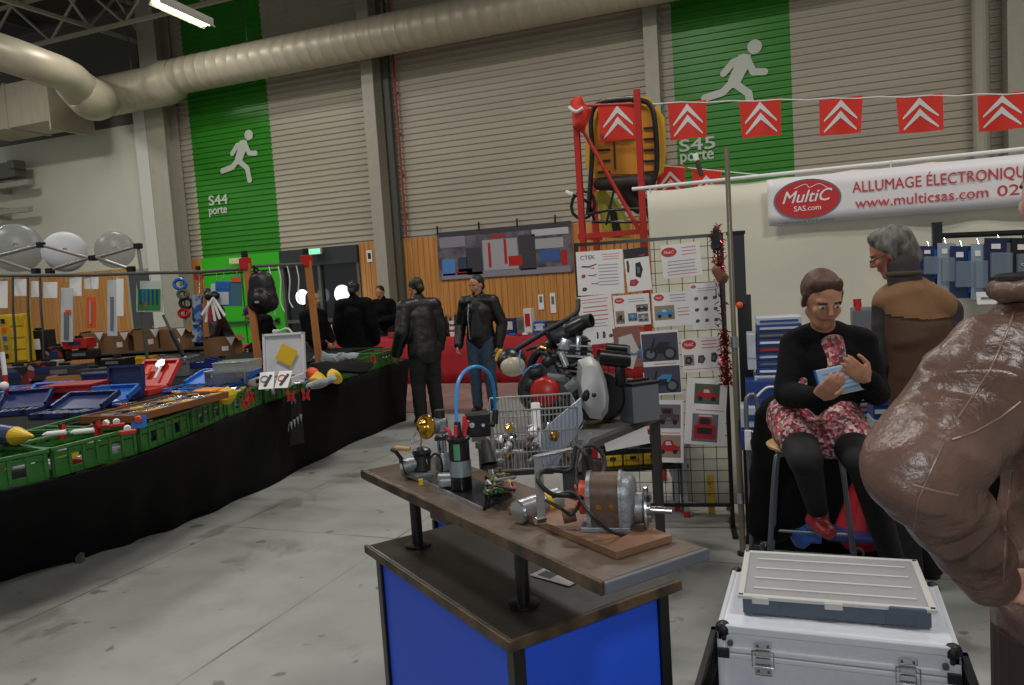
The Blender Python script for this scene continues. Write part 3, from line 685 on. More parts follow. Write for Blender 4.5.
def boxy(nm, x, y, w_, dp, h, rz, mm, lab, cat='box', z=PZ, depth=None, lidm=None, det=None):
    p = base(x, y, z) if depth is None else D(x, y, depth)
    t = thing(nm, lab, cat, p, rz); b = MB(); b.box((0, 0, h*.44), (w_, dp, h*.88), bev=.008); b.build('body', mm, t, world=False)
    b = MB(); b.box((0, 0, h*.94), (w_*1.03, dp*1.03, h*.12), bev=.004); b.build('lid', lidm or mm, t, world=False)
    if det: det(t, w_, dp, h)
    return t
def pull(t, w_, dp, h): MB().box((0, -dp/2-.01, h*.6), (w_*.35, .02, .02)).build('handle', M_black, t, world=False)
boxy('storage_box', 78, 402, .42, .3, .16, fz-.1, mat('box_red', '#9d1a1c', .5), 'dark red metal tool box behind the blue socket cases', 'tool box', det=pull)
boxy('storage_box', 50, 396, .36, .25, .1, fz, mat('box_red', '#9d1a1c', .5), 'flat red box left of the dark red tool box', 'tool box', det=pull)
boxy('storage_box', 106, 393, .3, .2, .19, fz-.05, M_nv, 'tall navy box between the red boxes and the red case', 'box', det=pull)
boxy('small_box', 103, 403, .13, .03, .14, fz+.3, M_bl, 'small blue box with an orange dot standing in front of the navy box', 'box', det=lambda t, w_, dp, h: MB().cyl((0, -dp/2-.006, h*.3), (0, -dp/2+.001, h*.3), .025, n=14).build('price_dot', M_or, t, world=False))
t = thing('wooden_tray', 'pale wooden open tray behind the red and navy boxes', 'tray', base(92, 391), fz+.1); M_pl = mat('pale_wood', '#a37c4a', .6)
b = MB(); b.box((0, 0, .01), (.62, .3, .02)); b.build('bottom', M_pl, t, world=False)
for s in (-1, 1): MB().box((0, s*.15, .09), (.62, .015, .16)).build('side', M_pl, t, world=False); MB().box((s*.31, 0, .09), (.015, .3, .16)).build('side', M_pl, t, world=False)
# brown tray of loose sockets
trp = G(160, 409, .90); t = thing('wooden_tray', 'wide brown wooden tray of loose tools resting on the front crates', 'tray', trp, math.atan2(edge[4].y-edge[3].y, edge[4].x-edge[3].x)-.12)
M_br = mat('brown_wood', '#7a4a26', .6)
MB().box((0, 0, .005), (.95, .40, .02)).build('bottom', M_br, t, world=False)
for s in (-1, 1): MB().box((0, s*.20, .02), (.95, .014, .045)).build('side', M_br, t, world=False); MB().box((s*.475, 0, .02), (.014, .40, .045)).build('side', M_br, t, world=False)
TR = wm(t)
names = [('chrome socket bit', M_chrome, 'socket'), ('yellow-handled file', M_yel, 'file'), ('black-handled file', M_black, 'file'), ('silver wrench', M_alu, 'wrench'), ('pale wooden handle tool', M_pl, 'tool')]
places = ['near left corner', 'left third', 'left of the middle', 'middle', 'right of the middle', 'right third', 'far right corner']
for i in range(14):
    for j in range(2):
        nm, mm, ct = names[(i*2+j*3) % 5]; loc = TR @ V((-.41+i*.063, -.1+.2*j, .02)); t2 = thing('hand_tool', '%s lying in the brown wooden tray, %s row, %s%s' % (nm, 'front' if j == 0 else 'back', places[i//2], ' again' if i % 2 else ''), ct, loc, t.rotation_euler.z+.5+rnd.uniform(-.2, .2), 'tools in the brown tray')
        MB().cyl((0, -.08, .01), (0, .0, .01), .009, n=8).build('handle', mm, t2, world=False); MB().box((0, .045, .009), (.014, .09, .008), bev=.002).build('blade', M_chrome, t2, world=False)
# yellow crate + grey crate + cardboard boxes on the back run
bd = 8.1
def on_back(x, y): return D(x, y, bd)
yb = G(144, 371, PZ); 
c = dup(crate_proto(.27, .3, .2, M_yel, 'yellow plastic crate under the cardboard boxes at the back', group=None, slots=3), (0, 0, -50)) if False else crate_proto(.27, .3, .2, M_yel, 'yellow plastic crate left of the grey crate at the back of the stall', slots=3)
d_ = (G(144, 375, PZ)-CAM).dot(FW); c.location = G(143, 375, PZ); c.rotation_euler.z = fz
c = crate_proto(.42, .3, .19, M_gr, 'grey plastic crate right of the yellow one at the back of the stall', slots=4); c.location = G(176, 375, PZ); c.rotation_euler.z = fz
M_card = mat('cardboard', '#8a6542', .75, noise_amt=.15, scale=6)
for i, (x, y, w_, h_, lab) in enumerate(((99, 353, 20, 21, 'leftmost open cardboard box at the back of the stall'), (121, 352, 26, 20, 'wide open cardboard box beside the leftmost one'), (152, 349, 24, 20, 'cardboard box resting on the yellow crate'), (178, 349, 24, 21, 'cardboard box resting on the grey crate'), (224, 355, 30, 18, 'brown cardboard box right of the left wooden post'))):
    d_ = 8.6; zb = D(x, y, d_).z; w2, h2 = MP(w_, d_), MP(h_, d_)
    t = thing('cardboard_box', lab, 'cardboard box', D(x, y, d_), fz, 'open cardboard boxes at the back')
    b = MB()
    for s in (-1, 1): b.box((0, s*.12, h2/2), (w2, .006, h2)); b.box((s*w2/2, 0, h2/2), (.006, .24, h2*.9))
    b.box((0, 0, .004), (w2, .24, .006)); b.build('carton', M_card, t, world=False)
    for s in (-1, 1): MB().box((s*(w2/2+.03), 0, h2*.93), (.08, .22, .004), rot=(0, s*.9, 0)).build('flap', M_card, t, world=False)
    MB().box((w2*.2, -.125, h2*.4), (w2*.22, .003, h2*.25)).build('label', M_paper, t, world=False)
    MB().prism([(-.05, 0), (.05, 0), (0, -.09)], 0, .003, Matrix.Translation((w2*.42, -.13, h2)) @ Matrix.Rotation(pi/2, 4, 'X')).build('paper_price', M_paper, t, world=False)
# back support shelf for the boxes
b = MB(); A0, A1 = D(-40, 362, 8.9), D(236, 358, 8.9)
zt = D(110, 354, 8.6).z-.01
b.box(((A0.x+A1.x)/2, (A0.y+A1.y)/2, zt-.02), ((A1-A0).length, .5, .03), rot=(0, 0, fz))
t = thing('back_shelf', 'dark back shelf of the tool stall carrying the cardboard boxes', 'shelf', ((A0.x+A1.x)/2, (A0.y+A1.y)/2, PZ)); b.build('board', M_cloth, t)
for k in (0, .5, 1): p = A0.lerp(A1, .05+.9*k); MB().box((p.x, p.y, (zt-.03+PZ)/2), (.05, .05, zt-.03-PZ)).build('leg', M_dsteel, t)
# yellow organisers at the left
for (x, y, w_, h_, lab) in ((20, 362, 26, 48, 'tall yellow parts organiser hanging at the left of the stall'),):
    d_ = 7.7; w2, h2 = MP(w_, d_), MP(h_, d_); p = D(x, y, d_); t = thing('parts_organiser', lab, 'organiser', p, fz)
    MB().box((0, 0, h2/2), (w2, .12, h2), bev=.01).build('shell', M_yel, t, world=False)
    for k in range(4): f_ = MB(); f_.box((w2*.2, -.065, h2*(.14+.24*k)), (w2*.5, .02, h2*.2), bev=.004); dr_ = f_.build('drawer', M_yel, t, world=False); MB().box((w2*.2, -.082, h2*(.14+.24*k)), (.06, .02, .015)).build('pull', M_black, dr_)
    for k in range(5): MB().cyl((-w2*.28, -.08, h2*(.1+.18*k)), (-w2*.28, -.08, h2*(.2+.18*k)), .018, n=8).build('screwdriver', (M_black, M_gr, M_bl, M_or, M_black)[k], t, world=False)
# dark power tools and red cases pile
for (x, y, w_, h_, nm, mm, lab, cat) in ((42, 360, 22, 30, 'boxed_drill', M_black, 'black boxed power drill right of the yellow organiser', 'box'), (60, 362, 16, 16, 'boxed_grinder', patches('dark_print', ['#17181c', '#303238', '#8d2a22', '#9a9a98'], 14), 'dark printed grinder box behind the red cases', 'box'), (80, 348, 24, 10, 'red_case', M_red, 'flat red case lying on the black cases', 'case'), (84, 358, 26, 8, 'black_case', M_black, 'flat black case under the flat red one', 'case'), (66, 377, 34, 12, 'black_case', M_dark, 'long dark case in front of the grinder box', 'case'), (20, 384, 36, 18, 'boxed_tool', patches('dark_print2', ['#15171e', '#22304a', '#50545a', '#7a1f1f'], 12), 'dark blue printed box under the yellow organiser', 'box'), (48, 379, 26, 18, 'boxed_tool', patches('dark_print', [], 1), 'dark printed box with silver picture, below the drill', 'box'), (118, 366, 26, 8, 'black_case', M_black, 'black case with white tags left of the yellow crate', 'case'), (12, 342, 10, 20, 'boxed_tool', M_gr, 'small grey box at the far left edge of the stall', 'box'), (95, 377, 30, 9, 'black_case', M_dark, 'dark flat case behind the pale wooden tray', 'case')):
    d_ = 7.3 if y > 368 else 7.9; w2, h2 = MP(w_, d_), MP(h_, d_); p = D(x, y, d_); p.z = max(p.z, PZ); boxy(nm, 0, 0, w2, .22, h2, fz, mm, lab, cat, depth=None, det=pull) if False else None
    t = thing(nm, lab, cat, p, fz+rnd.uniform(-.1, .1)); MB().box((0, 0, h2*.5), (w2, .2, h2), bev=.008).build('body', mm, t, world=False)
    MB().box((0, -.102, h2*.55), (w2*.5, .006, h2*.35)).build('print', M_paper if nm == 'boxed_drill' else (M_gr if 'black' in nm else M_nv), t, world=False); MB().box((0, 0, h2+.012), (w2*.3, .03, .024), bev=.004).build('handle', M_black, t, world=False)
# trolley jack with long handle
t = thing('trolley_jack', 'blue trolley jack with a long black and white handle, beside the grey crate', 'jack', base(196, 374), fz)
jb = base(192, 366, PZ+.08); dj = (jb-CAM).dot(FW); tip = D(163, 315, dj); mid2 = D(184, 357, dj-.02)
MB().cyl(jb, mid2, .022, n=8).build('handle_end', M_paper, t); MB().cyl(mid2, D(171, 331, dj), .024, n=8).build('handle_grip', M_black, t); MB().cyl(D(171, 331, dj), tip, .014, n=8).build('handle_tube', M_dsteel, t)
b = MB(); b.box((.06, 0, .09), (.4, .05, .07), bev=.01); b.box((-.1, 0, .09), (.1, .18, .09), bev=.02); b.box((.2, .06, .1), (.16, .02, .1), rot=(0, .3, 0)); b.box((.2, -.06, .1), (.16, .02, .1), rot=(0, .3, 0)); b.build('frame', mat('jack_blue', '#1b2f73', .35), t, world=False)
for s in (-1, 1):
    for x in (-.12, .25): MB().cyl((x, s*.09-.015, .035), (x, s*.09+.015, .035), .035, n=14).build('wheel', M_or, t, world=False)
# white case with open lid, grey box, more
def sticker(t, M_, w_, dp):
    b = MB(); b.box((.03, -dp*.45, -.03), (.16, .15, .006), rot=(0, 0, .5), m=M_); b.build('yellow_card', M_yel, t, world=False)
case_open(278, 384, .38, .36, .07, fz-.1, mat('case_grey', '#d0d2d6', .45), 'pale grey tool case open upright with a yellow card in the lid', 1.7, M_gr, det=sticker)
boxy('aluminium_case', 232, 385, .36, .28, .15, fz-.05, M_alu, 'silver flight case left of the middle wooden post', 'case', det=lambda t, w_, dp, h: [MB().box((s*.14, -dp/2-.008, h*.75), (.05, .016, .05)).build('latch', M_chrome, t, world=False) for s in (-1, 1)])
boxy('clear_box', 238, 371, .32, .26, .09, fz-.05, mat('clear_grey', '#9fa3a5', .2, alpha=.7), 'clear-lidded parts box standing on the silver flight case', 'box', z=PZ+.15)
for (x, y, s, mm, nm, lab, cat) in ((237, 383, .11, M_yel, 'crumpled_card', 'yellow card leaning in front of the silver flight case', 'card'), (268, 377, .15, M_red, 'red_bag', 'bright red bag of rags left of the pale grey case', 'bag'), (228, 399, .1, M_yel, 'crumpled_card', 'yellow card lying in the crate near the brown tray', 'card'), (210, 399, .1, mat('orange_tape', '#e08a1e', .4), 'tape_measure', 'orange square frame tool at the right end of the brown tray', 'tool'), (295, 345, .1, M_or, 'work_glove', 'bright orange glove behind the pale grey case', 'glove'), (318, 385, .1, M_yel, 'crumpled_card', 'yellow packet in the crate right of the tool roll', 'card'), (335, 380, .09, M_yel, 'crumpled_card', 'small yellow packet past the clear bags', 'card'), (312, 378, .1, M_or, 'crumpled_card', 'orange packet beside the blister cards', 'card')):
    p = base(x, y); z = PZ if y < 385 else .87; p = G(x, y, z); s *= .75; b = MB()
    if nm == 'tape_measure':
        b.box((0, 0, .04), (.2, .16, .08), bev=.02); b.bm.transform(Matrix.Translation(p)); 
    else:
        b.ball((0, 0, 0), (s, s*.8, s*.75), n=10); b.wobble(s*.5, 11, seed=x); b.bm.transform(Matrix.Translation(p+V((0, 0, s*.5))))
    b.solo(nm, mm, lab, cat)
# blister cards leaning, near tool roll
for (x, y, lab, rz) in ((266, 389, 'white blister card with black pliers, leaning beside the middle post', .1), (281, 388, 'white blister card with orange ring, right of the pliers card', -.2)):
    p = G(x, y, PZ+.0); t = thing('blister_card', lab, 'blister card', p, fz+rz); M_ = Matrix.Rotation(-.7, 4, 'X') @ Matrix.Scale(.6, 4)
    MB().box((0, 0, .14), (.2, .008, .28), m=M_).build('card', M_paper, t, world=False); MB().box((.02, -.012, .13), (.04, .02, .2), rot=(0, .4, 0), m=M_, bev=.005).build('pliers', M_black, t, world=False); b = MB(); b.tube([(-.03+.05*cos(k*pi/5), -.014, .16+.05*sin(k*pi/5)) for k in range(10)], .008, closed=True); b.bm.transform(M_); b.build('ring', M_or if rz < 0 else M_gr, t, world=False)
# folded black cloth and newspapers
b = MB(); b.ball((0, 0, 0), (.38, .3, .05), n=20); b.wobble(.05, 5, 2); b.bm.transform(Matrix.Translation(G(336, 368, PZ+.02))); b.solo('folded_cloth', M_cloth, 'crumpled black cloth on the stall beside the right wooden post', 'cloth', smooth=True)
for k, (x, y, lab) in enumerate(((332, 359, 'crumpled newspaper, left one on the stall behind the black cloth'), (345, 357, 'crumpled newspaper right of the other on the stall'), (325, 358, 'pale crumpled paper against the right wooden post'), (318, 384, 'crumpled clear bag in the crate past the tool roll'), (328, 381, 'crumpled white bag beside the yellow packets'))):
    b = MB(); b.ball((0, 0, 0), ((.16, .13, .05) if k < 3 else (.09, .07, .035)), n=14); b.wobble(.06 if k < 3 else .03, 9, k+5); b.bm.transform(Matrix.Translation(G(x, y, PZ+.05))); b.solo('crumpled_paper', mat('newsprint', '#9aa0a6', .7, noise_amt=.4, scale=14), lab, 'paper')
# power tool row behind the pale case
t = thing('bench_drill', 'dark bench tool behind the pale grey case, near the right post', 'tool', G(303, 372, PZ), fz)
b = MB(); b.box((0, 0, .02), (.2, .16, .04), bev=.01); b.build('base', M_black, t, world=False); MB().cyl((0, 0, .04), (0, 0, .3), .035).build('column', M_gr, t, world=False); MB().box((0, -.03, .24), (.14, .2, .11), bev=.03).build('motor', M_black, t, world=False); MB().cyl((0, -.1, .2), (0, -.1, .08), .02).build('chuck', M_chrome, t, world=False)
t = thing('work_lamp', 'small white work lamp with a curved hose behind the pale grey case', 'lamp', G(296, 366, PZ), fz)
b = MB(); b.lathe([(.05, 0), (.05, .03), (.02, .05)], n=16); b.build('base', M_paper, t, world=False); b = MB(); b.tube([(0, 0, .05), (0, 0, .3), (-.05, 0, .4), (-.14, 0, .38)], .012, smooth=5); b.build('hose', M_paper, t, world=False); MB().lathe([(.02, 0), (.035, .06), (.03, .07)], (-.14, 0, .38), (-1, 0, -.2), n=12).build('lamp_head', M_paper, t, world=False)
# yellow-tipped roll and things at the left front
a_, c_ = G(-15, 432, .93), G(16, 436, .93); b = MB(); e_ = G(33, 436, .95)
t = thing('tool_roll', 'blue tarpaulin roll with a yellow pointed tip at the left end', 'roll', a_.lerp(c_, .5)+V((0, 0, -.06)))
MB().cyl(a_, c_, .055, n=16).build('roll', M_nv, t); MB().cyl(c_, e_, .054, .006, n=16).build('tip', M_yel, t)
t = thing('caulking_tube', 'white sealant tube lying across the back crate rims', 'tube', G(60, 432, .9)); MB().cyl(G(47, 434, .9), G(66, 432, .9), .015).build('barrel', M_paper, t); MB().cyl(G(47, 434, .9), G(42, 435, .9), .014, .004).build('nozzle', M_wp, t)
t = thing('caulking_tube', 'white sealant tube lying right of the other, by the red clamps', 'tube', G(85, 431, .9)); MB().cyl(G(74, 432, .9), G(94, 430, .9), .015).build('barrel', M_paper, t); MB().cyl(G(74, 432, .9), G(70, 433, .9), .014, .004).build('nozzle', M_wp, t)
t = thing('red_stand_pole', 'thin red and white pole standing at the left end of the stall', 'pole', D(9, 412, 6.2)); 
MB().cyl(D(2, 352, 6.2), D(5, 375, 6.2), .018).build('tube', M_paper, t); MB().cyl(D(5, 375, 6.2), D(9, 414, 6.2), .018).build('lower_tube', M_red, t, label='red lower tube'); MB().ball(D(4, 386, 6.15), .035).build('knob', M_paper, t, smooth=True)
# red packets near the clamps
for k, (x, y, lab) in enumerate(((108, 428, 'red carded clip lying on the third crate, left one'), (117, 427, 'red carded clip lying on the third crate, right one'), (128, 434, 'red and white string packet over the crate rim'), (139, 424, 'blue card with an orange dot standing in the fourth crate'))):
    mm = M_red if k < 3 else M_bl; p = G(x, y, .885); t = thing('hook_card', lab, 'card', p, rnd.uniform(0, 1)); MB().box((0, 0, .012), (.09, .05, .02) if k < 3 else (.09, .015, .08), rot=(0, 0, 0) if k < 3 else (-.3, 0, 0), bev=.004).build('card', mm, t, world=False); MB().cyl((0, -.02, .03), (0, .0, .035), .02, n=12).build('dot', M_or if k == 3 else M_paper, t, world=False)
# cloth tool roll with pointed bits hanging on the front of the stall
A, B = G(249, 405, .68), G(293, 396, .68); dr = (B-A).normalized(); nr = V((dr.y, -dr.x, 0)); ln = (B-A).length
t = thing('hanging_tool_roll', 'black tool roll with rows of silver pointed bits hanging on the cloth', 'tool roll', A.lerp(B, .5)+nr*.10+V((0, 0, -.42)))
M_ = frame(A.lerp(B, .5)+nr*.10+V((0, 0, -.2)), dr, (0, 0, 1)); MB().box((0, 0, 0), (ln, .46, .012), m=M_, bev=.004).build('cloth_backing', mat('roll_black', '#131316', .8), t)
for k in range(12):
    u = -.45+k*.08; MB().prism([(-.016, .03), (.016, .03), (0, -.045)], 0, .02, M_ @ Matrix.Translation((u*ln, -.16+.17*(k/11), .006))).build('bit', M_alu, t)
for k in range(10): MB().box(((-.42+k*.085)*ln, .17, .012), (.012, .04, .012), m=M_).build('pin', M_gr, t)

# many small loose tools among the cases
lt = [('chrome ratchet', M_chrome, 'ratchet'), ('red-handled screwdriver', M_red, 'screwdriver'), ('black-handled pliers', M_black, 'pliers'), ('blue-handled screwdriver', M_bl, 'screwdriver'), ('silver spanner', M_alu, 'spanner'), ('yellow-handled cutter', M_yel, 'cutter'), ('white plastic clip box', M_wp, 'clip box')]
near = [((185, 396), 'between the brown tray and the blue tray case'), ((205, 394), 'right of the brown tray'), ((225, 392), 'below the silver flight case'), ((172, 391), 'behind the brown tray'), ((120, 404), 'in front of the navy case'), ((88, 408), 'beside the dark red tool box'), ((60, 400), 'among the blue socket cases'), ((30, 396), 'behind the bright blue socket case'), ((10, 402), 'at the left edge of the stall'), ((245, 390), 'at the foot of the middle post'), ((298, 383), 'in front of the pale grey case'), ((312, 374), 'left of the right post'), ((140, 384), 'behind the red case'), ((228, 378), 'behind the yellow card')]
rr = random.Random(21)
for i, ((x, y), wh) in enumerate(near):
    for j in range(7):
        nm, mm, ct = lt[(i+j*2) % 7]; L_ = rr.uniform(.1, .18); p = G(x+rr.uniform(-9, 9), y+rr.uniform(-3, 3), PZ+.001); t = thing('hand_tool', nm+' lying '+wh, ct, p, rr.uniform(0, 3.1), 'loose tools on the display')
        MB().cyl((-L_/2, 0, .014), (0, 0, .014), .013, n=8).build('handle', mm, t, world=False); MB().box((L_/4, 0, .010), (L_/2, .018, .009), bev=.002).build('head', M_chrome, t, world=False)
# ================================================================== RED COUNTER AND WALL DISPLAY
CYW = 11.2; CZ = .74
M_rc = mat('red_cloth', '#a31a26', .8); M_ph = mat('photo_grey', '#8d8a92', .5, c2='#4d4a55', scale=3)
t = thing('display_table', 'long table under the red cloth in front of the wooden wall', 'table', (-6.3, 11.6, 0))
MB().box((-6.1, 11.62, CZ-.03), (7.0, .72, .03)).build('table_top', M_top, t)
for x in (-9.4, -7.3, -5.1, -3.1):
    for y in (11.35, 11.9): MB().box((x, y, (CZ-.05)/2), (.05, .05, CZ-.05)).build('leg', M_dsteel, t)
b = MB(); n = 150; rows = []
for k, (yy, zz) in enumerate(((12.0, CZ), (11.22, CZ), (11.2, CZ-.02), (11.19, .45), (11.19, .2), (11.18, .01))):
    rows.append([b.bm.verts.new((-9.75+7.35*i/n, yy-(.03*max(0, k-2)/3*(1+sin(i*.9+sin(i*.31)*2))), zz)) for i in range(n+1)])
for r, q in zip(rows, rows[1:]):
    for i in range(n): b.bm.faces.new((r[i], r[i+1], q[i+1], q[i]))
o = b.solo('table_cloth', M_rc, 'bright red cloth over the long counter before the wooden wall', 'cloth', smooth=True); md = o.modifiers.new('s', 'SOLIDIFY'); md.thickness = .004; md.offset = -1
b = MB(); b.box((-5.4, 9.9, .004), (8.2, 2.5, .008)); b.solo('carpet', mat('pink_carpet', '#8f6d68', .9, noise_amt=.25, scale=3), 'dull reddish carpet strip in front of the red counter', 'carpet')
# goods on the counter
def onc(x, dy=.3): p = AY(x, 300, CYW+dy); return V((p.x, CYW+dy, CZ+.002))
bk = ['leftmost black bottle on the red counter, between the two men', 'second black bottle on the red counter, between the two men', 'third black bottle, just left of the silver cup stack', 'black bottle right of the silver cup stack', 'shorter dark bottle beside the facing man']
for k, x in enumerate((441, 445, 449, 454, 458)):
    t = thing('black_bottle', bk[k], 'bottle', onc(x, .35), 0, 'black bottles on the red counter'); h = .34-.02*(k % 3)
    MB().lathe([(.045, 0), (.05, .01), (.05, h*.6), (.02, h*.8), (.018, h)], n=14).build('flask', M_black, t, world=False, smooth=40); MB().cyl((0, 0, h), (0, 0, h+.03), .022).build('cap', M_gr, t, world=False)
    MB().lathe([(.0515, h*.2), (.0515, h*.5)], n=14, caps=False).build('label', M_dsteel if k % 2 else M_nv, t, world=False)
t = thing('cup_stack', 'silver and white stack of cups between the black bottles', 'cup', onc(450, .2)); 
for k in range(5): MB().lathe([(.035, 0), (.048, .07), (.045, .07)], (0, 0, .045*k), n=14).build('cup', M_chrome if k % 2 else M_paper, t, world=False)
ct = [(508, 14, 16, M_nv, 'dark blue box right of the facing man on the red counter'), (520, 8, 17, M_gr, 'tall grey box on the red counter'), (528, 9, 25, mat('red_white', '#d8d2cf', .5), 'white display card with a red figure on the counter'), (539, 12, 12, M_bl, 'blue and white striped pack on the red counter, left of the papers'), (551, 14, 12, M_dark, 'dark box below the two white wall papers'), (505, 12, 9, M_red, 'small red box at the front of the counter'), (562, 12, 8, mat('moss', '#2c3a28', .7), 'dark green box at the right of the counter'), (432, 10, 9, M_red, 'red box on the counter between the two men'), (402, 10, 8, M_paper, 'white paper pack on the counter left of the leather jacket man'), (392, 12, 6, M_red, 'flat red pack on the counter under the reaching arm'), (334, 8, 16, M_wp, 'white bottle on the counter left of the black coat'), (344, 10, 10, M_gr, 'grey box at the left of the black coat')]
for k, (x, w_, h_, mm, lab) in enumerate(ct):
    d_ = (onc(x)-CAM).dot(FW); w2, h2 = MP(w_, d_), MP(h_, d_); t = thing('display_box', lab, 'box', onc(x, .25), rnd.uniform(-.15, .15))
    MB().box((0, 0, h2/2), (w2*.95, .12, h2), bev=.006).build('carton', mm, t, world=False)
    MB().box((0, -.062, h2*.55), (w2*.6, .006, h2*.5)).build('print', M_red if k in (2,) else (M_wp if k in (0, 3) else M_dsteel), t, world=False)
    if k == 3:
        for q in range(2): MB().box((0, -.066, h2*(.3+.4*q)), (w2*.9, .006, h2*.12)).build('stripe', M_wp, t, world=False)
for k in range(10):
    x = 512+k*5.5; mm = (M_bl, M_red, M_paper, M_gr)[k % 4]
    b = MB(); b.box((0, 0, .012), (.16, .12, .024), rot=(0, 0, rnd.uniform(-.6, .6)), bev=.003); b.bm.transform(Matrix.Translation(onc(x, .08)))
    b.solo('leaflet_stack', mm, '%s leaflet pile on the counter front, %s from the facing man' % (('blue', 'red', 'white', 'grey')[k % 4], ('first', 'second', 'third', 'fourth', 'fifth', 'sixth', 'seventh', 'eighth', 'ninth', 'tenth')[k]), 'leaflets', 'leaflet piles on the red counter')
# papers on the wood wall
for (x, y, w_, h_, lab) in ((541, 302, 6, 15, 'left narrow white notice on the wooden wall'), (553, 303, 6, 20, 'right narrow white notice on the wooden wall')):
    p = AY(x, y, WY-.06); d_ = (p-CAM).dot(FW); t = thing('wall_notice', lab, 'notice', p+V((0, .015, 0)))
    MB().box((p.x, p.y, p.z), (MP(w_, d_)*.95, .006, MP(h_, d_))).build('sheet', M_paper, t); MB().box((p.x, p.y-.005, p.z+.05), (MP(w_, d_)*.5, .003, MP(h_, d_)*.4)).build('print', M_gr, t)
p = AY(369.5, 256, WY-.06); t = thing('wall_notice', 'small white notice with a dark symbol beside the dark doors', 'notice', p); MB().box(p, (.13, .006, .24)).build('sheet', M_paper, t); MB().box(p-V((0, .005, 0)), (.07, .003, .12)).build('print', M_black, t)
# mural print of a workshop
t = thing('wall_banner', 'wide workshop photo banner hung on the wooden wall by black hooks', 'banner', (-5.68, WY-.07, 1.66))
x0, x1, z0, z1 = -7.02, -4.25, 1.66, 2.6
MB().box(((x0+x1)/2, WY-.075, (z0+z1)/2), (x1-x0, .012, z1-z0)).build('sheet', mat('workshop_print', '#77737d', .5, c2='#3f3c47', scale=4), t)
def pr_(fx, fz_, w_, h_, mm, nm='print', lay=0): MB().box((x0+(x1-x0)*fx, WY-.083-.002*lay, z0+(z1-z0)*fz_), ((x1-x0)*w_, .004, (z1-z0)*h_)).build(nm, mm, t)
pr_(.08, .26, .10, .34, mat('p_blue', '#4f86c4', .5)); pr_(.19, .3, .07, .3, mat('p_navy', '#2f4356', .5)); pr_(.2, .15, .12, .12, M_red); pr_(.48, .45, .26, .62, mat('p_pale', '#a9a7ad', .5)); pr_(.40, .45, .02, .5, M_red, lay=1); pr_(.52, .5, .02, .5, M_red, lay=1); pr_(.59, .3, .1, .2, M_red, lay=1)
pr_(.28, .35, .12, .55, mat('p_dark', '#3c3a42', .5)); pr_(.68, .45, .12, .7, mat('p_dark', '', .5)); pr_(.84, .36, .14, .22, mat('p_blue2', '#3d5d9c', .5)); pr_(.84, .6, .2, .2, mat('p_pale', '', .5)); pr_(.94, .3, .04, .3, M_red, lay=1); pr_(.5, .94, .96, .1, mat('p_dark', '', .5)); pr_(.12, .78, .2, .22, mat('p_mid', '#8d8894', .5)); pr_(.5, .07, .96, .12, mat('p_mid', '', .5)); pr_(.47, .82, .12, .05, M_red, lay=1); pr_(.85, .83, .26, .14, mat('p_light', '#c0bdc4', .5))
for fx in (.0, .33, .62, .9): MB().box((x0+.03+(x1-x0)*fx*.98, WY-.085, z1+.05), (.03, .02, .16)).build('hook', M_black, t)
# exit signs
for (x, y, lit, lab) in ((315, 251.5, 1, 'lit green exit sign above the dark entrance doors'), (236, 261, 0, 'dim yellowish exit sign above the green door')):
    p = AY(x, y, WY-.25); t = thing('exit_sign', lab, 'exit sign', p); MB().box(p, (.32, .07, .13), bev=.01).build('housing', M_white, t)
    MB().box(p-V((0, .038, 0)), (.29, .006, .1)).build('lit_face', mat('sign_green', '#66d9a0', emit='#7df0b4', estr=1.1) if lit else mat('sign_dim', '#b9b77a', emit='#b9b77a', estr=.25), t)
    M_ = Matrix.Translation(p-V((0, .044, 0))) @ Matrix.Rotation(pi/2, 4, 'X'); b = MB(); limb2(b, [(-.05, .02), (-.09, -.03)], .008, M_); limb2(b, [(-.05, .02), (-.01, -.03)], .008, M_); b.box((.05, 0, .003), (.07, .012, .004), m=M_); b.build('arrow_symbol', M_white, t)
    MB().box(p+V((0, .12, .0)), (.06, .2, .04)).build('bracket', M_steel, t)
# two round lamps glowing in the dark entrance
for (x, y, r, lab) in ((302, 297, 7.5, 'left round glowing white lamp in the dark entrance'), (342, 294, 9, 'right round glowing white lamp in the dark entrance')):
    p = AY(x, y, 13.6); R_ = MP(r, (p-CAM).dot(FW)); t = thing('round_lamp', lab, 'lamp', V((p.x, p.y, 0)))
    MB().cyl(V((p.x, p.y+.05, 0)), V((p.x, p.y+.05, p.z)), .02).build('stand', M_black, t); MB().lathe([(.16, 0), (.16, .02), (.03, .04)], (p.x, p.y+.05, 0)).build('base', M_black, t)
    MB().lathe([(R_*.7, .05), (R_, .02), (R_, 0), (.001, -.01)], p, (0, 1, 0), n=28).build('shade', mat('lamp_disc', '#ffffff', emit='#f4f6ff', estr=1.6), t, smooth=40)

# ================================================================== BENCH WITH BLUE PANELS
M_bwood = mat('worn_bench_wood', '#37302a', .40, c2='#1c1916', scale=2.2, bump=.08, bscale=25); M_bedge = mat('bench_edge', '#5f4a33', .5, c2='#2a211a', scale=14)
M_blue = mat('blue_panel', '#2057e6', .5, noise_amt=.04, scale=3); M_frame = mat('black_frame', '#0f0f12', .3)
c0, c1, c2 = G(510, 640, .75), G(368, 545, .75), G(668, 577, .75)
ax = (c1-c0).normalized(); ay = (c2-c0); ay = (ay-ax*ay.dot(ax)).normalized(); L1 = (c1-c0).length; L2 = (c2-c0).length
BM = frame(c0, ax, ay) if frame(c0, ax, ay)[2][2] > 0 else None
def bp(u, v, z): return V((c0.x+ax.x*u+ay.x*v, c0.y+ax.y*u+ay.y*v, z))
bz = math.atan2(ax.y, ax.x)
sgn = 1 if ax.cross(ay).z > 0 else -1
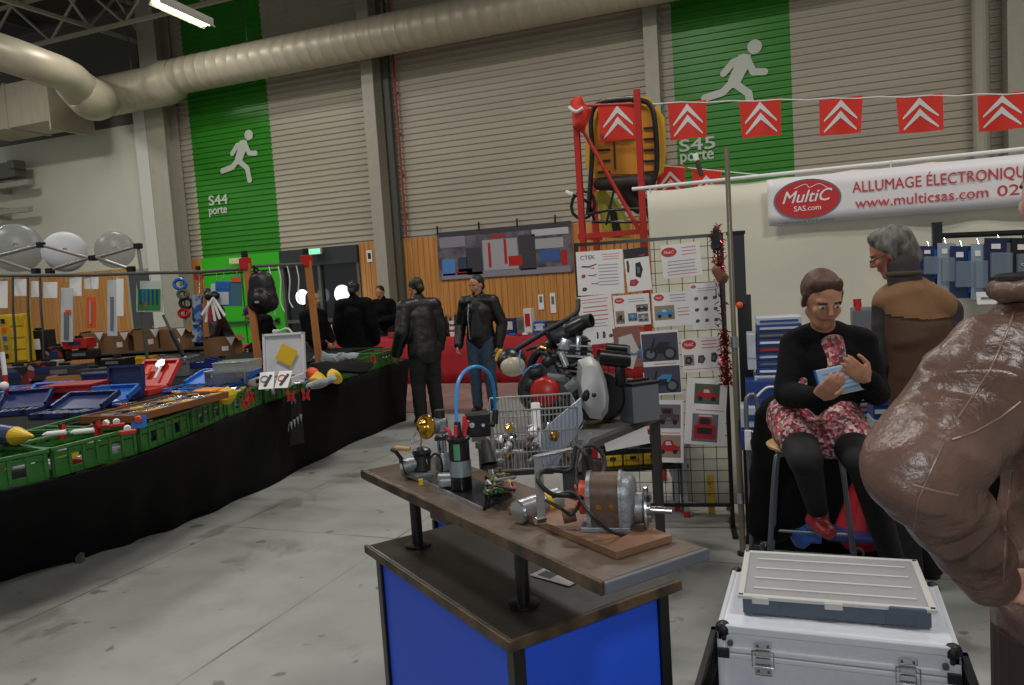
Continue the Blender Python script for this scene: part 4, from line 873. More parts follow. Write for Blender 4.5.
t = thing('display_bench', 'low display bench with bright blue side panels and worn dark wooden top', 'bench', bp(L1/2, L2/2, 0), bz)
def bbox(u0, u1, v0, v1, z0, z1, nm, mm, bev=0, par=None, label=None):
    b = MB(); b.box(bp((u0+u1)/2, (v0+v1)/2, (z0+z1)/2), (u1-u0, v1-v0, z1-z0), rot=(0, 0, bz), bev=bev); return b.build(nm, mm, par or t, label=label)
print('bench', L1, L2, sgn)
bbox(0, L1, 0, L2, .722, .75, 'top_board', M_bwood, .006)
bbox(-.012, L1+.01, -.012, 0, .722, .752, 'edge_strip', M_bedge, .005); bbox(-.014, 0, -.01, L2+.01, .722, .752, 'edge_strip', M_bedge, .005)
ins = .035
for (u, v) in ((ins, ins), (L1-ins, ins), (ins, L2-ins), (L1-ins, L2-ins)): bbox(u-.018, u+.018, v-.018, v+.018, 0, .722, 'corner_post', M_frame, .003)
bbox(ins+.02, L1-ins-.02, ins-.008, ins, .06, .712, 'blue_panel', M_blue); bbox(ins-.008, ins, ins+.02, L2-ins-.02, .06, .712, 'blue_panel', M_blue)
bbox(ins+.02, L1-ins-.02, L2-ins, L2-ins+.008, .06, .712, 'blue_panel', M_blue); bbox(L1-ins, L1-ins+.008, ins+.02, L2-ins-.02, .06, .712, 'blue_panel', M_blue)
for a_ in ((ins, L1-ins, ins-.012, ins+.006), (ins, L1-ins, L2-ins-.006, L2-ins+.012)):
    bbox(*a_, .02, .06, 'bottom_rail', M_frame); bbox(*a_, .706, .722, 'top_rail', M_frame)
for a_ in ((ins-.012, ins+.006, ins, L2-ins), (L1-ins-.006, L1-ins+.012, ins, L2-ins)):
    bbox(*a_, .02, .06, 'bottom_rail', M_frame); bbox(*a_, .706, .722, 'top_rail', M_frame)
# raised shelf on black tube legs
SZ = .98; s0, s1, s2 = G(603, 582, SZ), G(363, 470, SZ), G(706, 547, SZ)
sx = (s1-s0).normalized(); sy = (s2-s0); sy = (sy-sx*sy.dot(sx)).normalized(); SL, SW = (s1-s0).length, (s2-s0).length
def sp_(u, v, z=SZ): return V((s0.x+sx.x*u+sy.x*v, s0.y+sx.y*u+sy.y*v, z))
sz_ = math.atan2(sx.y, sx.x)
print('shelf', SL, SW)
t2 = thing('raised_shelf', 'long worn wooden shelf on black tube legs standing on the blue bench', 'shelf', sp_(SL/2, SW/2, .752), sz_)
b = MB(); b.box(sp_(SL/2, SW/2, SZ-.013), (SL, SW, .026), rot=(0, 0, sz_), bev=.006); b.build('board', mat('shelf_wood', '#64564a', .36, c2='#483b31', scale=2.5, bump=.06, bscale=30), t2)
b = MB(); b.box(sp_(SL/2, -.004, SZ-.014), (SL+.006, .012, .032), rot=(0, 0, sz_), bev=.004); b.build('front_edge', M_bedge, t2)
b = MB(); b.box(sp_(-.004, SW/2, SZ-.014), (.012, SW, .028), rot=(0, 0, sz_), bev=.004); b.build('end_edge', mat('grey_edge', '#5c6068', .5), t2)
for (x, y) in ((418, 545), (524, 604)):
    p = G(x, y, .752); MB().cyl(p+V((0, 0, .006)), V((p.x, p.y, SZ-.027)), .019, n=18).build('leg', M_frame, t2, smooth=40); MB().lathe([(.045, 0), (.045, .006), (.02, .009)], p, n=20).build('foot_flange', M_frame, t2)
# second blue bench behind
p = G(430, 512, .745); u_ = (c1-c2).normalized()
t = thing('display_bench', 'second blue panelled bench, only its corner showing behind the raised shelf', 'bench', bp(1.055, .55, 0), bz)
MB().box((0, 0, .73), (.19, .40, .03), bev=.005).build('top_board', M_bwood, t, world=False); MB().box((0, 0, .38), (.16, .36, .66)).build('blue_panel', M_blue, t, world=False)
for a_ in (-1, 1):
    for b_ in (-1, 1): MB().box((a_*.08, b_*.185, .355), (.02, .02, .71)).build('corner_post', M_frame, t, world=False)
# leaflet lying on the bench
p = G(560, 575, .7535); b = MB(); t = thing('leaflet', 'white leaflet with a small photo lying on the bench under the shelf', 'leaflet', p, sz_+.25); MB().box((0, 0, 0), (.15, .1, .002)).build('sheet', M_paper, t, world=False); MB().box((.03, .02, .0015), (.05, .04, .001)).build('photo', mat('leaf_photo', '#3f4a5e', .5), t, world=False); MB().box((-.03, -.02, .0015), (.06, .006, .001)).build('text_line', M_gr, t, world=False)

# ---- machinery on the shelf
M_cast = mat('cast_alu', '#8b8f93', .42, .6, noise_amt=.25, scale=20, bump=.15, bscale=60)
M_brass = mat('brass', '#c9963c', .22, 1.); M_rub = mat('rubber', '#17171a', .55); M_copper = mat('lamination', '#5d4a3e', .5, .4, noise_amt=.3, scale=60, stretch=(1, 1, 1)); M_cable = mat('blue_cable', '#2f8fd6', .3, spec=.6)
def S(x, y, z=SZ+.001): return G(x, y, z)
SR = frame((0, 0, 0), sx, sy)   # shelf axes
def shelf_thing(nm, lab, cat, x, y, z=SZ+.001, rz=None): return thing(nm, lab, cat, G(x, y, z), sz_ if rz is None else rz)
# plywood board of the magneto
t = shelf_thing('plywood_board', 'reddish plywood base board under the magneto on the shelf', 'board', 583, 528)
q0, q1, q2 = G(616, 552, SZ+.02), G(508, 507, SZ+.02), G(670, 534, SZ+.02)
px_ = (q1-q0); pl_ = px_.length; prz = math.atan2(px_.y, px_.x); py_ = V((-px_.y, px_.x, 0)).normalized(); py_ = py_ if py_.dot(q2-q0) > 0 else -py_; pw_ = abs(py_.dot(q2-q0))
ctr = q0+px_*.5+py_*pw_/2
b = MB(); b.box((ctr.x, ctr.y, SZ+.0105), (pl_, pw_, .019), rot=(0, 0, prz), bev=.002); b.build('sheet', mat('plywood', '#86634b', .55, c2='#6d4f3b', scale=5, stretch=(1, 1, 1)), t)
def PB(u, v, h=0): p = q0+px_.normalized()*(u*pl_)+py_*(v*pw_); return V((p.x, p.y, SZ+.021+h))
pxn = px_.normalized()
# magneto: laminated body, finned end, driving plate, shaft
t = thing('magneto', 'grey cast magneto with brown laminated band and steel shaft on the plywood', 'magneto', PB(.30, .5))
d0 = V((RT.x, RT.y, 0)).normalized()*.97-V((FW.x, FW.y, 0)).normalized()*.22; cg = G(614, 532, SZ+.021); c = V((cg.x, cg.y, SZ+.021+.083*.88))+V((FW.x, FW.y, 0))*.055                      # axis towards the right-near end
def ring_body(a, b_, r, r2, mm, nm, sq=.0, n=28, lab=None): MB().cyl(a, b_, r, r2, n=n).build(nm, mm, t, smooth=40, label=lab)
MM = frame(c, d0, (0, 0, 1)) @ Matrix.Scale(.88, 4)
def arch(x0, x1, w_, h_, nm, mm, grow=0.):
    poly = [(-w_/2, -h_/2), (w_/2, -h_/2)] + [(w_/2*cos(a), h_*.12+h_*.38*sin(a)) for a in [k*pi/10 for k in range(11)]]
    m_ = MM @ Matrix(((0, 0, 1, 0), (0, 1, 0, 0), (1, 0, 0, 0), (0, 0, 0, 1)))
    # poly x -> local z (width), poly y -> up, extrude along local x
    b = MB(); n = len(poly); A_ = [MM @ V((x0, p[1], p[0])) for p in poly]; B_ = [MM @ V((x1, p[1], p[0])) for p in poly]; b.ring_loft([A_, B_]); return b.build(nm, mm, t, smooth=30)
arch(-.062, -.05, .125, .155, 'end_plate', M_cast); arch(-.05, .03, .118, .148, 'laminated_band', M_copper); arch(.03, .038, .13, .158, 'end_plate', M_cast)
b = MB(); RR_ = []
for xx, kk in ((.038, 1), (.055, .98), (.068, .88), (.076, .7)):
    pl2 = [(-.058*kk, -.074*kk), (.058*kk, -.074*kk)] + [(.058*kk*cos(a), (.018+.056*sin(a))*kk) for a in [q*pi/10 for q in range(11)]]; RR_.append([MM @ V((xx, p_[1], p_[0])) for p_ in pl2])
b.ring_loft(RR_); b.build('end_bell', M_cast, t, smooth=50)
MB().cyl(MM @ V((.04, -.03, 0)), MM @ V((.095, -.03, 0)), .04, n=24).build('nose_housing', M_cast, t, smooth=40)
MB().lathe([(.05, 0), (.056, .004), (.056, .01), (.03, .014), (.02, .016)], MM @ V((.097, -.03, 0)), MM.to_3x3() @ V((1, 0, 0)), n=28).build('drive_plate', M_chrome, t, smooth=40)
for k in range(6): an = k*pi/3; MB().cyl(MM @ V((.110, -.03+.038*cos(an), .038*sin(an))), MM @ V((.118, -.03+.038*cos(an), .038*sin(an))), .006, n=8).build('bolt', M_dsteel, t)
MB().cyl(MM @ V((.10, -.035, 0)), MM @ V((.175, -.04, -.0)), .009, n=14).build('shaft', M_chrome, t, smooth=40)
MB().box(MM @ V((-.01, -.077, 0)), (.125, .115, .012), rot=(0, 0, math.atan2(d0.y, d0.x)), bev=.002).build('foot', M_cast, t)
MB().cyl(MM @ V((-.062, .0, 0)), MM @ V((-.085, .0, 0)), .043, n=22).build('red_distributor_cap', mat('orange_cap', '#b5402b', .4), t, smooth=40)
for k in range(5): an = k*1.26; MB().cyl(MM @ V((-.085, .03*cos(an), .03*sin(an))), MM @ V((-.1, .03*cos(an), .03*sin(an))), .008, n=10).build('cap_tower', mat('orange_cap', '', .4), t)
MB().cyl(MM @ V((-.10, -.045, .02)), MM @ V((-.135, -.05, .03)), .018, n=16).build('coupling', mat('rusty', '#6b4a38', .6, .3, noise_amt=.3, scale=40), t)
for s_ in (-.025, .01): MB().cyl(MM @ V((s_, -.01, .059)), MM @ V((s_, -.01, .064)), .007, n=10).build('rivet', M_brass, t)
# HT leads looping from the cap
def lead(pts, lab, mm=M_rub, r=.006, cat='cable', nm='ignition_lead', z=None):
    b = MB(); b.tube(pts, r, n=8, smooth=6); return b.solo(nm, mm, lab, cat, 'ignition leads')
cD = (c-CAM).dot(FW)
def DD(x, y, dd=0): return D(x, y, cD+dd)
lead([DD(598, 492, .02), DD(590, 480, .05), DD(585, 455), DD(576, 447, .05), DD(570, 470, .03), DD(545, 470, -.02), DD(538, 480, -.08), DD(552, 494, -.08), DD(575, 496, -.04), DD(592, 502, 0)], 'thick black lead looping left from the magneto cap')
lead([DD(596, 486, .02), DD(604, 470, .06), DD(603, 455, .08), DD(592, 445, .08), DD(580, 450, .08), DD(575, 468, .05), DD(580, 488, 0), DD(592, 497, 0)], 'black lead arching above the magneto')
lead([DD(545, 500, -.06), DD(560, 508, -.06), DD(572, 514, -.05), DD(580, 500, -.06), DD(570, 492, -.05), DD(552, 497, -.06)], 'coiled black lead lying on the plywood', r=.0045)
lead([DD(580, 500, -.06), DD(592, 515, -.12), DD(612, 532, -.1), DD(632, 535, -.05), DD(640, 527, 0)], 'thin black lead curling under the magneto shaft', r=.004)
# aluminium bracket clamp standing on the plywood's near edge
t = thing('clamp_bracket', 'upright aluminium clamp bracket holding the silver cylinder', 'bracket', DD(541, 524, -.12)); p = G(542, 524, SZ+.021)
MB().box(p+V((0, 0, .09)), (.022, .008, .18), rot=(0, 0, prz+1.2), bev=.001).build('upright', M_alu, t); MB().box(p+pxn*.0+py_*.05+V((0, 0, .18)), (.022, .12, .006), rot=(0, 0, prz), bev=.001).build('top_arm', M_alu, t); MB().cyl(p-py_*.02+V((0, 0, .012)), p+py_*.01+V((0, 0, .012)), .01).build('bolt', M_chrome, t)
# silver cylinder coil lying
a_ = D(517, 491, cD+.12); c_ = D(556, 484, cD+.22); a_.z = c_.z = SZ+.001+.033
t = thing('ignition_coil', 'short silver cylinder coil lying beside the bracket', 'coil', V(((a_.x+c_.x)/2, (a_.y+c_.y)/2, SZ+.001))); MB().cyl(a_, c_, .032, n=26).build('can', M_alu, t, smooth=40); 
MB().cyl(a_, a_+(a_-c_).normalized()*.004, .028, n=26).build('end_cap', M_chrome, t); MB().cyl(a_.lerp(c_, .6), a_.lerp(c_, .72), .0335, n=26).build('strap', M_yel, t)
# black canister coil with silver band
p = G(462, 489, SZ+.012); t = thing('ignition_coil', 'upright black canister coil with a silver band and green label', 'coil', p)
R_ = .0325
MB().lathe([(R_, 0), (R_+.001, .004), (R_+.001, .045)], n=28).build('lower_can', M_frame, t, world=False, smooth=40); MB().lathe([(R_+.002, .045), (R_+.002, .095)], n=28).build('silver_band', mat('band', '#a3b0bb', .3, .8), t, world=False, smooth=40)
MB().lathe([(R_, .095), (R_, .155), (R_+.004, .158), (R_+.004, .166), (R_-.006, .17), (.012, .174)], n=28).build('upper_can', M_frame, t, world=False, smooth=40); MB().cyl((0, 0, .17), (0, 0, .215), .013, .01, n=16).build('tower', M_rub, t, world=False)
an0 = math.atan2(-p.y, -p.x); b = MB(); b.ring_loft([[V((cos(an0-.55+.12*k)*(R_+.0022), sin(an0-.55+.12*k)*(R_+.0022), z)) for k in range(6)]+[V((cos(an0-.55+.12*k)*(R_+.0005), sin(an0-.55+.12*k)*(R_+.0005), z)) for k in reversed(range(6))] for z in (.1, .15)]); b.build('green_label', mat('label_green', '#4e8f6a', .5), t, world=False)
for k, (dx, dy, hx) in enumerate(((-.028, 0, -.3), (.0, -.018, .2), (.022, .0, .5), (.012, .015, .1))):
    b = MB(); b.tube([(dx, dy, .168), (dx*1.1, dy, .185), (dx*1.5+.01*hx, dy, .195+.012*k)], .006, n=8, smooth=3); b.build('red_terminal', mat('term_red', '#c92b3a', .4), t, world=False)
pb = p.copy()
# blue cable loop
dC = (pb-CAM).dot(FW); top = pb+V((0, 0, .205))
b = MB(); b.tube([top, D(457, 425, dC), D(456, 400, dC+.02), D(459, 380, dC+.05), D(468, 369, dC+.1), D(480, 367, dC+.15), D(490, 375, dC+.22), D(494, 390, dC+.28), D(495.5, 412, dC+.32)], .0058, n=12, smooth=6); b.solo('ignition_lead', M_cable, 'bright blue cable arching from the black canister coil', 'cable', smooth=True)
# dark box coil where the cable ends
q = D(478, 424, dC+.34); t = thing('coil_pack', 'square black coil pack at the end of the blue cable', 'coil', V((q.x, q.y, q.z-.05)))
MB().box(q, (.09, .06, .085), rot=(0, 0, fz), bev=.006).build('housing', M_frame, t); MB().cyl(D(495.5, 410, dC+.32), D(495, 424, dC+.32), .011, n=12).build('boot', M_rub, t); MB().cyl(D(495, 424, dC+.32), D(484, 424, dC+.32), .011, n=12).build('elbow', M_rub, t); MB().box(V((q.x, q.y, q.z-.045)), (.05, .04, .03), rot=(0, 0, fz)).build('bracket', M_gr, t); 
MB().cyl(q-FW*.035+RT*.02, q-FW*.042+RT*.02, .006).build('screw', M_chrome, t); MB().cyl(q-FW*.035-RT*.02, q-FW*.042-RT*.02, .01).build('screw', M_chrome, t)
zc = q.z-.06
# glass plate / tray under the canister
g0 = sp_(SL*.50, SW*.08, 0); 
t = shelf_thing('metal_plate', 'dark glassy mounting plate under the canister coil and starter', 'plate', 468, 490)
gg = [G(424, 483, SZ+.001), G(482, 511, SZ+.001), G(512, 497, SZ+.001), G(450, 470, SZ+.001)]
b = MB(); b.prism([(p_.x, p_.y) for p_ in gg], SZ+.001, SZ+.010); b.build('plate', mat('dark_plate', '#2d2c30', .15, .3), t)
a_, c_ = gg[0].copy(), gg[1].copy(); b = MB(); b.box(((a_.x+c_.x)/2, (a_.y+c_.y)/2, SZ+.006), ((c_-a_).length, .006, .012), rot=(0, 0, math.atan2((c_-a_).y, (c_-a_).x))); b.build('steel_edge', M_alu, t)
# brass horn + carburettor like group
p = D(411, 425, 2.42); 
dq = (G(430, 478, SZ)-CAM).dot(FW); p = D(425, 427, dq)
t = thing('brass_horn_device', 'cast ignition tester with a round brass cap facing left', 'tester', G(438, 484, SZ+.012))
M_ = (-RT*.62-FW*.75).normalized(); 
MB().lathe([(.03, -.016), (.041, -.010), (.043, -.003), (.042, .001), (.034, .004), (.027, .005), (.022, .010), (.018, .019), (.010, .024), (.001, .025)], p, M_, n=28).build('brass_cap', M_brass, t, smooth=50)
MB().cyl(p-M_*.01, p-M_*.05, .03, .026, n=20).build('neck', M_cast, t, smooth=40); b = MB(); b.box(p-M_*.075+V((0, 0, .0)), (.05, .05, .055), rot=(0, 0, fz), bev=.01); b.build('body', M_cast, t)
cc = p-M_*.075; MB().cyl(cc+V((0, 0, .02)), cc+V((0, 0, .055)), .018, n=16).build('top_knob', M_rub, t); MB().cyl(cc+V((0, 0, -.02)), V((cc.x, cc.y, SZ+.07)), .016, n=16).build('stem', M_chrome, t, smooth=40); MB().lathe([(.03, 0), (.03, .03), (.022, .06)], V((cc.x, cc.y, SZ+.011)), n=18).build('base', M_cast, t, smooth=40); MB().box(cc+V((0, 0, -.045)), (.045, .04, .012), rot=(0, 0, fz)).build('dark_collar', M_rub, t)
# carburettor with cranked lever
a_ = G(405, 478, SZ+.001); dA = (a_-CAM).dot(FW); t = thing('carburettor', 'small carburettor with a crank handle at the far left of the shelf', 'carburettor', G(418, 480, SZ+.001))
c_ = D(416, 465, dA); MB().cyl(D(405, 466, dA), D(428, 460, dA), .028, .024, n=22).build('barrel', M_cast, t, smooth=40); MB().lathe([(.034, 0), (.034, .008), (.022, .01), (.022, .0)], D(404, 466, dA), -(D(428, 460, dA)-D(405, 466, dA)), n=22).build('flange', M_chrome, t, smooth=40)
MB().cyl(D(422, 455, dA), D(422, 470, dA), .03, n=18).build('float_bowl', M_rub, t, smooth=40); MB().lathe([(.03, 0), (.034, .01), (.03, .02), (.012, .028)], D(422, 455, dA), n=18).build('bowl_cap', M_frame, t, smooth=40)
b = MB(); b.tube([D(404, 462, dA), D(396, 452, dA-.02), D(391, 449, dA-.02)], .007, n=8); b.build('crank', M_rub, t); MB().cyl(D(396, 448, dA-.02), D(410, 449, dA-.04), .009, .007, n=12).build('wooden_grip', mat('grip_wood', '#b98a58', .5), t, smooth=40)
MB().box(V((c_.x, c_.y, SZ+.012)), (.13, .06, .02), rot=(0, 0, sz_), bev=.004).build('base', M_cast, t)
b = MB(); b.tube([D(428, 462, dA), D(434, 454, dA), D(440, 457, dA-.03), D(442, 470, dA-.02), D(436, 478, dA)], .004, smooth=5); b.build('wire', M_rub, t)
b = MB(); b.tube([D(410, 445, dA), D(416, 433, dA), D(421, 437, dA-.03), D(420, 452, dA-.02)], .003, smooth=5); b.build('spring_wire', M_chrome, t)
b = MB(); b.box(G(421, 482, SZ+.012), (.014, .01, .02), rot=(0, 0, .4)); b.build('yellow_tag', M_yel, t)
# small motor under the brass cap device
p = G(448, 486, SZ+.013); t = thing('solenoid', 'chrome solenoid lying left of the canister coil', 'solenoid', p); MB().cyl(p+V((-.03, 0, .022)), p+V((.03, .01, .022)), .02, n=18).build('body', M_cast, t, smooth=40); MB().box(p+V((0, 0, .014)), (.05, .045, .026), rot=(0, 0, .3), bev=.005).build('block', M_alu, t)
# black leaning cone (boot) right of canister
p = G(492, 488, SZ+.012); t = thing('rubber_boot', 'black tapered rubber boot leaning right of the canister coil', 'boot', p); dB = (p-CAM).dot(FW); MB().cyl(D(485, 440, dB+.03), D(489, 464, dB), .012, .026, n=18).build('cone', M_rub, t, smooth=40); MB().cyl(D(489, 464, dB), D(489.5, 468, dB), .027, n=18).build('rim', M_frame, t); MB().cyl(D(489.5, 468, dB), p, .006, n=8).build('peg', M_chrome, t)
# tangle of coloured wires
for k, (cn, cc_) in enumerate((('green', '#2f6b4a'), ('red', '#a32222'), ('black', '#17171a'), ('yellow', '#c9b030'), ('brown', '#5a3a28'), ('white', '#c5c5c0'), ('dark green', '#1f4a34'), ('grey', '#77797c'))):
    b = MB(); rr = random.Random(k+3); pts_ = []
    for j in range(9): q = G(rr.uniform(484, 516), rr.uniform(476, 494), SZ+.014+rr.uniform(0, .055)); pts_.append(q)
    b.tube(pts_, .0035, n=6, smooth=5); b.solo('loose_wire', mat('wire_'+cn.replace(' ', '_'), cc_, .45), '%s wire tangled between the canister coil and the wire basket' % cn, 'wire', 'tangled wires on the shelf')
# small terminal parts between
for k, (x, y, lab, mm, cn) in enumerate(((490, 482, 'chrome hex fitting in the wire tangle', M_chrome, 'fitting'), (501, 480, 'small cast connector block in the wire tangle', M_cast, 'connector'), (509, 486, 'red plug lying right of the wire tangle', M_red, 'plug'))):
    p = G(x, y, SZ+.012); t = thing('connector', lab, cn, p); MB().box(p+V((0, 0, .012)), (.028, .022, .022), rot=(0, 0, k), bev=.003).build('body', mm, t); MB().cyl(p+V((0, 0, .02)), p+V((.0, 0, .04)), .006).build('pin', M_brass, t)

# wire basket of parts behind, on the engine stand level
M_wire = mat('wire_zinc', '#b4b6b6', .3, .8)
WZ = .86
b0 = G(500, 468, WZ); 
fl, fr = G(492, 472, WZ), G(572, 470, WZ); dF = (fl-CAM).dot(FW); 
# footprint of the basket, front left/right bottom, back left/right bottom
bw = V((cos(fz), sin(fz), 0)); bd_ = V((-sin(fz), cos(fz), 0))
O = G(494, 472, WZ); W_, DP, H1 = MP(84, dF), .34, MP(61, dF)
t = thing('wire_basket', 'silver wire basket full of spare parts, behind the shelf', 'basket', O+bw*W_/2+bd_*DP/2)
def BP(u, v, h): k = 1+.06*h/H1; return O+bw*(W_*(.5+(u-.5)*k))+bd_*(DP*(.5+(v-.5)*k))+V((0, 0, h))
def loop(h, r=.003): b = MB(); b.tube([BP(0, 0, h), BP(1, 0, h), BP(1, 1, h), BP(0, 1, h)], r, n=6, closed=True); return b
loop(H1, .0042).build('top_rim', M_wire, t); loop(H1*.64, .003).build('middle_rim', M_wire, t); loop(.004, .004).build('bottom_rim', M_wire, t); loop(H1*.3).build('lower_rim', M_wire, t)
for nm, pA, pB, n_ in (('front_mesh', (0, 0), (1, 0), 22), ('back_mesh', (0, 1), (1, 1), 22), ('side_mesh', (0, 0), (0, 1), 9), ('side_mesh', (1, 0), (1, 1), 9)):
    b = MB()
    for k in range(n_+1): f_ = k/n_; u, v = pA[0]+(pB[0]-pA[0])*f_, pA[1]+(pB[1]-pA[1])*f_; b.cyl(BP(u, v, 0), BP(u, v, H1), .0016, n=5)
    b.build(nm, M_wire, t)
b = MB()
for k in range(13): b.cyl(BP(k/12, 0, .004), BP(k/12, 1, .004), .002, n=5)
b.build('bottom_mesh', M_wire, t)
# upright white tube and folded grey sheet in the basket
pp = BP(.55, .45, .01); t2 = thing('cardboard_tube', 'white tube standing upright in the wire basket', 'tube', pp); MB().lathe([(.019, 0), (.02, .004), (.02, .235), (.016, .24), (.016, .1)], pp, n=20).build('tube', M_paper, t2, smooth=40); MB().lathe([(.0205, .01), (.0205, .05)], pp, n=20).build('band', M_gr, t2)
M_gs = mat('grey_sheet', '#8b93a2', .35, .4)
dS = dF+.03
t2 = thing('sheet_guard', 'grey sheet metal guard with sloping top leaning on the basket', 'guard', D(558, 478, dS))
b = MB(); poly = [(541, 434), (555, 419), (581, 398), (583, 420), (562, 455), (553, 474), (540, 474)]; F_ = [D(x, y, dS) for x, y in poly]; b.ring_loft([F_, [q-bd_*.004 for q in F_]]); b.build('plate', M_gs, t2)
b = MB(); b.tube([D(541, 434, dS), D(555, 419, dS), D(581, 398, dS)], .003); b.build('folded_edge', M_chrome, t2); b = MB(); b.tube([D(540, 474, dS-.01), D(562, 452, dS-.01), D(583, 425, dS-.01)], .003); b.build('lower_edge', M_chrome, t2)
t2 = thing('steel_ruler', 'bright steel bar leaning right of the grey guard', 'bar', D(578, 470, dS)); MB().box(D(582, 450, dS+.02), (.022, .004, .16), rot=(0, .5, fz), bev=.001).build('bar', M_alu, t2)
MB().box(D(585, 432, dS+.016), (.012, .006, .02), rot=(0, .5, fz)).build('stop', M_chrome, t2)
# parts in the basket, each a thing
cl = [(M_cast, 'cast grey housing'), (M_rub, 'black rubber cap'), (M_brass, 'brass fitting'), (M_alu, 'aluminium cover'), (mat('rusty', '', .6), 'rust brown coupling'), (M_paper, 'white plastic cap'), (M_chrome, 'chrome ring')]
ky = ['bottom left', 'bottom middle', 'bottom right', 'left', 'middle', 'right', 'upper left', 'upper middle', 'upper right']
rr = random.Random(4)
for k in range(36):
    mm, nm = cl[k % 7]; zone = (k*5) % 9; u = .14+.34*(zone % 3)+rr.uniform(-.07, .07); v = .12+.25*(k % 4)+rr.uniform(-.04, .04); h = .012+.045*(zone//3)
    p = BP(u, v, h); lay = ('front', 'second', 'third', 'rearmost')[k % 4]
    t3 = thing('spare_part', '%s in the wire basket, %s, %s row' % (nm, ky[zone], lay), 'spare part', p, 0, 'spare parts in the wire basket')
    R_ = rr.uniform(.014, .024); axd = V((rr.uniform(-1, 1), rr.uniform(-1, 1), rr.uniform(.2, 1)))
    MB().lathe([(R_*.5, -R_*.2), (R_, 0), (R_, R_*.9), (R_*.6, R_*1.3)], p+V((0, 0, R_)), axd, n=14).build('body', mm, t3, smooth=40); MB().cyl(p+V((0, 0, R_))+axd.normalized()*R_*1.2, p+V((0, 0, R_))+axd.normalized()*R_*1.8, R_*.4, n=10).build('stub', M_chrome if mm != M_chrome else M_rub, t3)

# ---- engine stand: steel table with plate top
EZ = .85
t = thing('steel_stand', 'dark steel table carrying the motorcycle engine and grey battery box', 'table', G(600, 430, 0) if False else V((-1.35, 4.0, 0)))
tp = [G(661, 411, EZ), G(588, 440, EZ), G(478, 440, EZ), G(500, 398, EZ)]
ea = (tp[1]-tp[0]).normalized()
b = MB(); b.prism([(p.x, p.y) for p in tp], EZ-.012, EZ); b.build('top_plate', mat('steel_top', '#8a8784', .4, .3, noise_amt=.2), t)
b = MB()
for a_, c_ in zip(tp, tp[1:]+tp[:1]): b.box(((a_.x+c_.x)/2, (a_.y+c_.y)/2, EZ-.028), ((c_-a_).length, .03, .03), rot=(0, 0, math.atan2((c_-a_).y, (c_-a_).x)))
b.build('frame_rail', M_dsteel, t)
cen = sum(tp, V())/4
for p in tp: q = p.lerp(cen, .06); MB().box((q.x, q.y, (EZ-.03)/2), (.04, .04, EZ-.03), rot=(0, 0, math.atan2(ea.y, ea.x))).build('leg', mat('leg_steel', '#4c4a46', .45, .3), t)
b = MB(); a_, c_ = tp[0].lerp(cen, .06), tp[1].lerp(cen, .06); b.cyl((a_.x, a_.y, .3), (c_.x, c_.y, .3), .012); b.build('cross_bar', M_dsteel, t)
# low shelf board stand behind (wire rack shelf at basket level)
t = thing('basket_stand', 'small dark stand under the wire basket', 'stand', O+bw*W_/2+bd_*DP/2-V((0, 0, WZ)))
cq = O+bw*W_/2+bd_*DP/2; MB().box((cq.x, cq.y, WZ-.012), (W_, DP, .018), rot=(0, 0, fz)).build('top_board', M_bwood, t)
for a_ in (-.42, .42):
    for b_ in (-.42, .42): q = cq+bw*W_*a_+bd_*DP*b_; MB().box((q.x, q.y, (WZ-.022)/2), (.035, .035, WZ-.022)).build('leg', M_dsteel, t)

# ---- motorcycle engine
M_ec = mat('engine_silver', '#b4b6b5', .42, .3, noise_amt=.1, scale=12); M_eb = mat('engine_black', '#141416', .35)
eD = 4.1
def E_(x, y, dd=0): return D(x, y, eD+dd)
t = thing('motorcycle_engine', 'black and silver motorcycle engine with a red round cover on the steel stand', 'engine', E_(575, 418))
def eb(nm, mm, f, smooth=True, label=None): b = MB(); f(b); return b.build(nm, mm, t, smooth=smooth, label=label)
eb('crankcase', M_eb, lambda b: (b.cyl(E_(543, 390, .15), E_(550, 390, -.1), .14, n=26), b.box(E_(568, 390, .05), (.28, .22, .2), rot=(0, .1, fz), bev=.03)), 40)
eb('red_clutch_cover', mat('cover_red', '#ab1e17', .3), lambda b: b.lathe([(.078, 0), (.08, .02), (.070, .045), (.05, .055), (.001, .056)], E_(545, 391, -.12), -FW+RT*-.15, n=28), 50)
eb('cover_rim', M_eb, lambda b: b.lathe([(.125, -.01), (.135, .0), (.135, .018), (.1, .02)], E_(546, 390, -.10), -FW+RT*-.15, n=30), 50)
def side(b):
    poly = [(578, 360), (590, 356), (599, 362), (606, 380), (609, 398), (608, 412), (602, 420), (590, 418), (580, 404), (576, 382)]
    A_ = [E_(x, y, -.14) for x, y in poly]; B_ = [E_(x, y, .03) for x, y in poly]; m_ = sum(A_, V())/len(A_); C_ = [q.lerp(m_, .25)-FW*.03 for q in A_]; b.ring_loft([C_, A_, B_])
eb('silver_side_case', M_ec, side, 40)
eb('dark_oval_port', M_eb, lambda b: b.ball(E_(586, 396, -.165), (.02, .012, .035), rot=(0, .2, fz)))
eb('oil_hole', M_eb, lambda b: b.ball(E_(594, 395, -.17), .012))
eb('rear_case', M_eb, lambda b: (b.cyl(E_(600, 396, .0), E_(608, 396, .14), .125, n=26),), 40)
eb('starter_motor', M_frame, lambda b: (b.cyl(E_(598, 357, -.1), E_(627, 360, -.08), .042, n=22), b.cyl(E_(627, 360, -.08), E_(630, 360, -.08), .036, n=22)), 40)
eb('solenoid_tube', M_frame, lambda b: b.cyl(E_(606, 347, -.05), E_(627, 349, -.05), .022, n=16), 40)
eb('mount_lug', M_frame, lambda b: b.box(E_(620, 372, -.06), (.05, .06, .14), rot=(0, 0, fz), bev=.01))
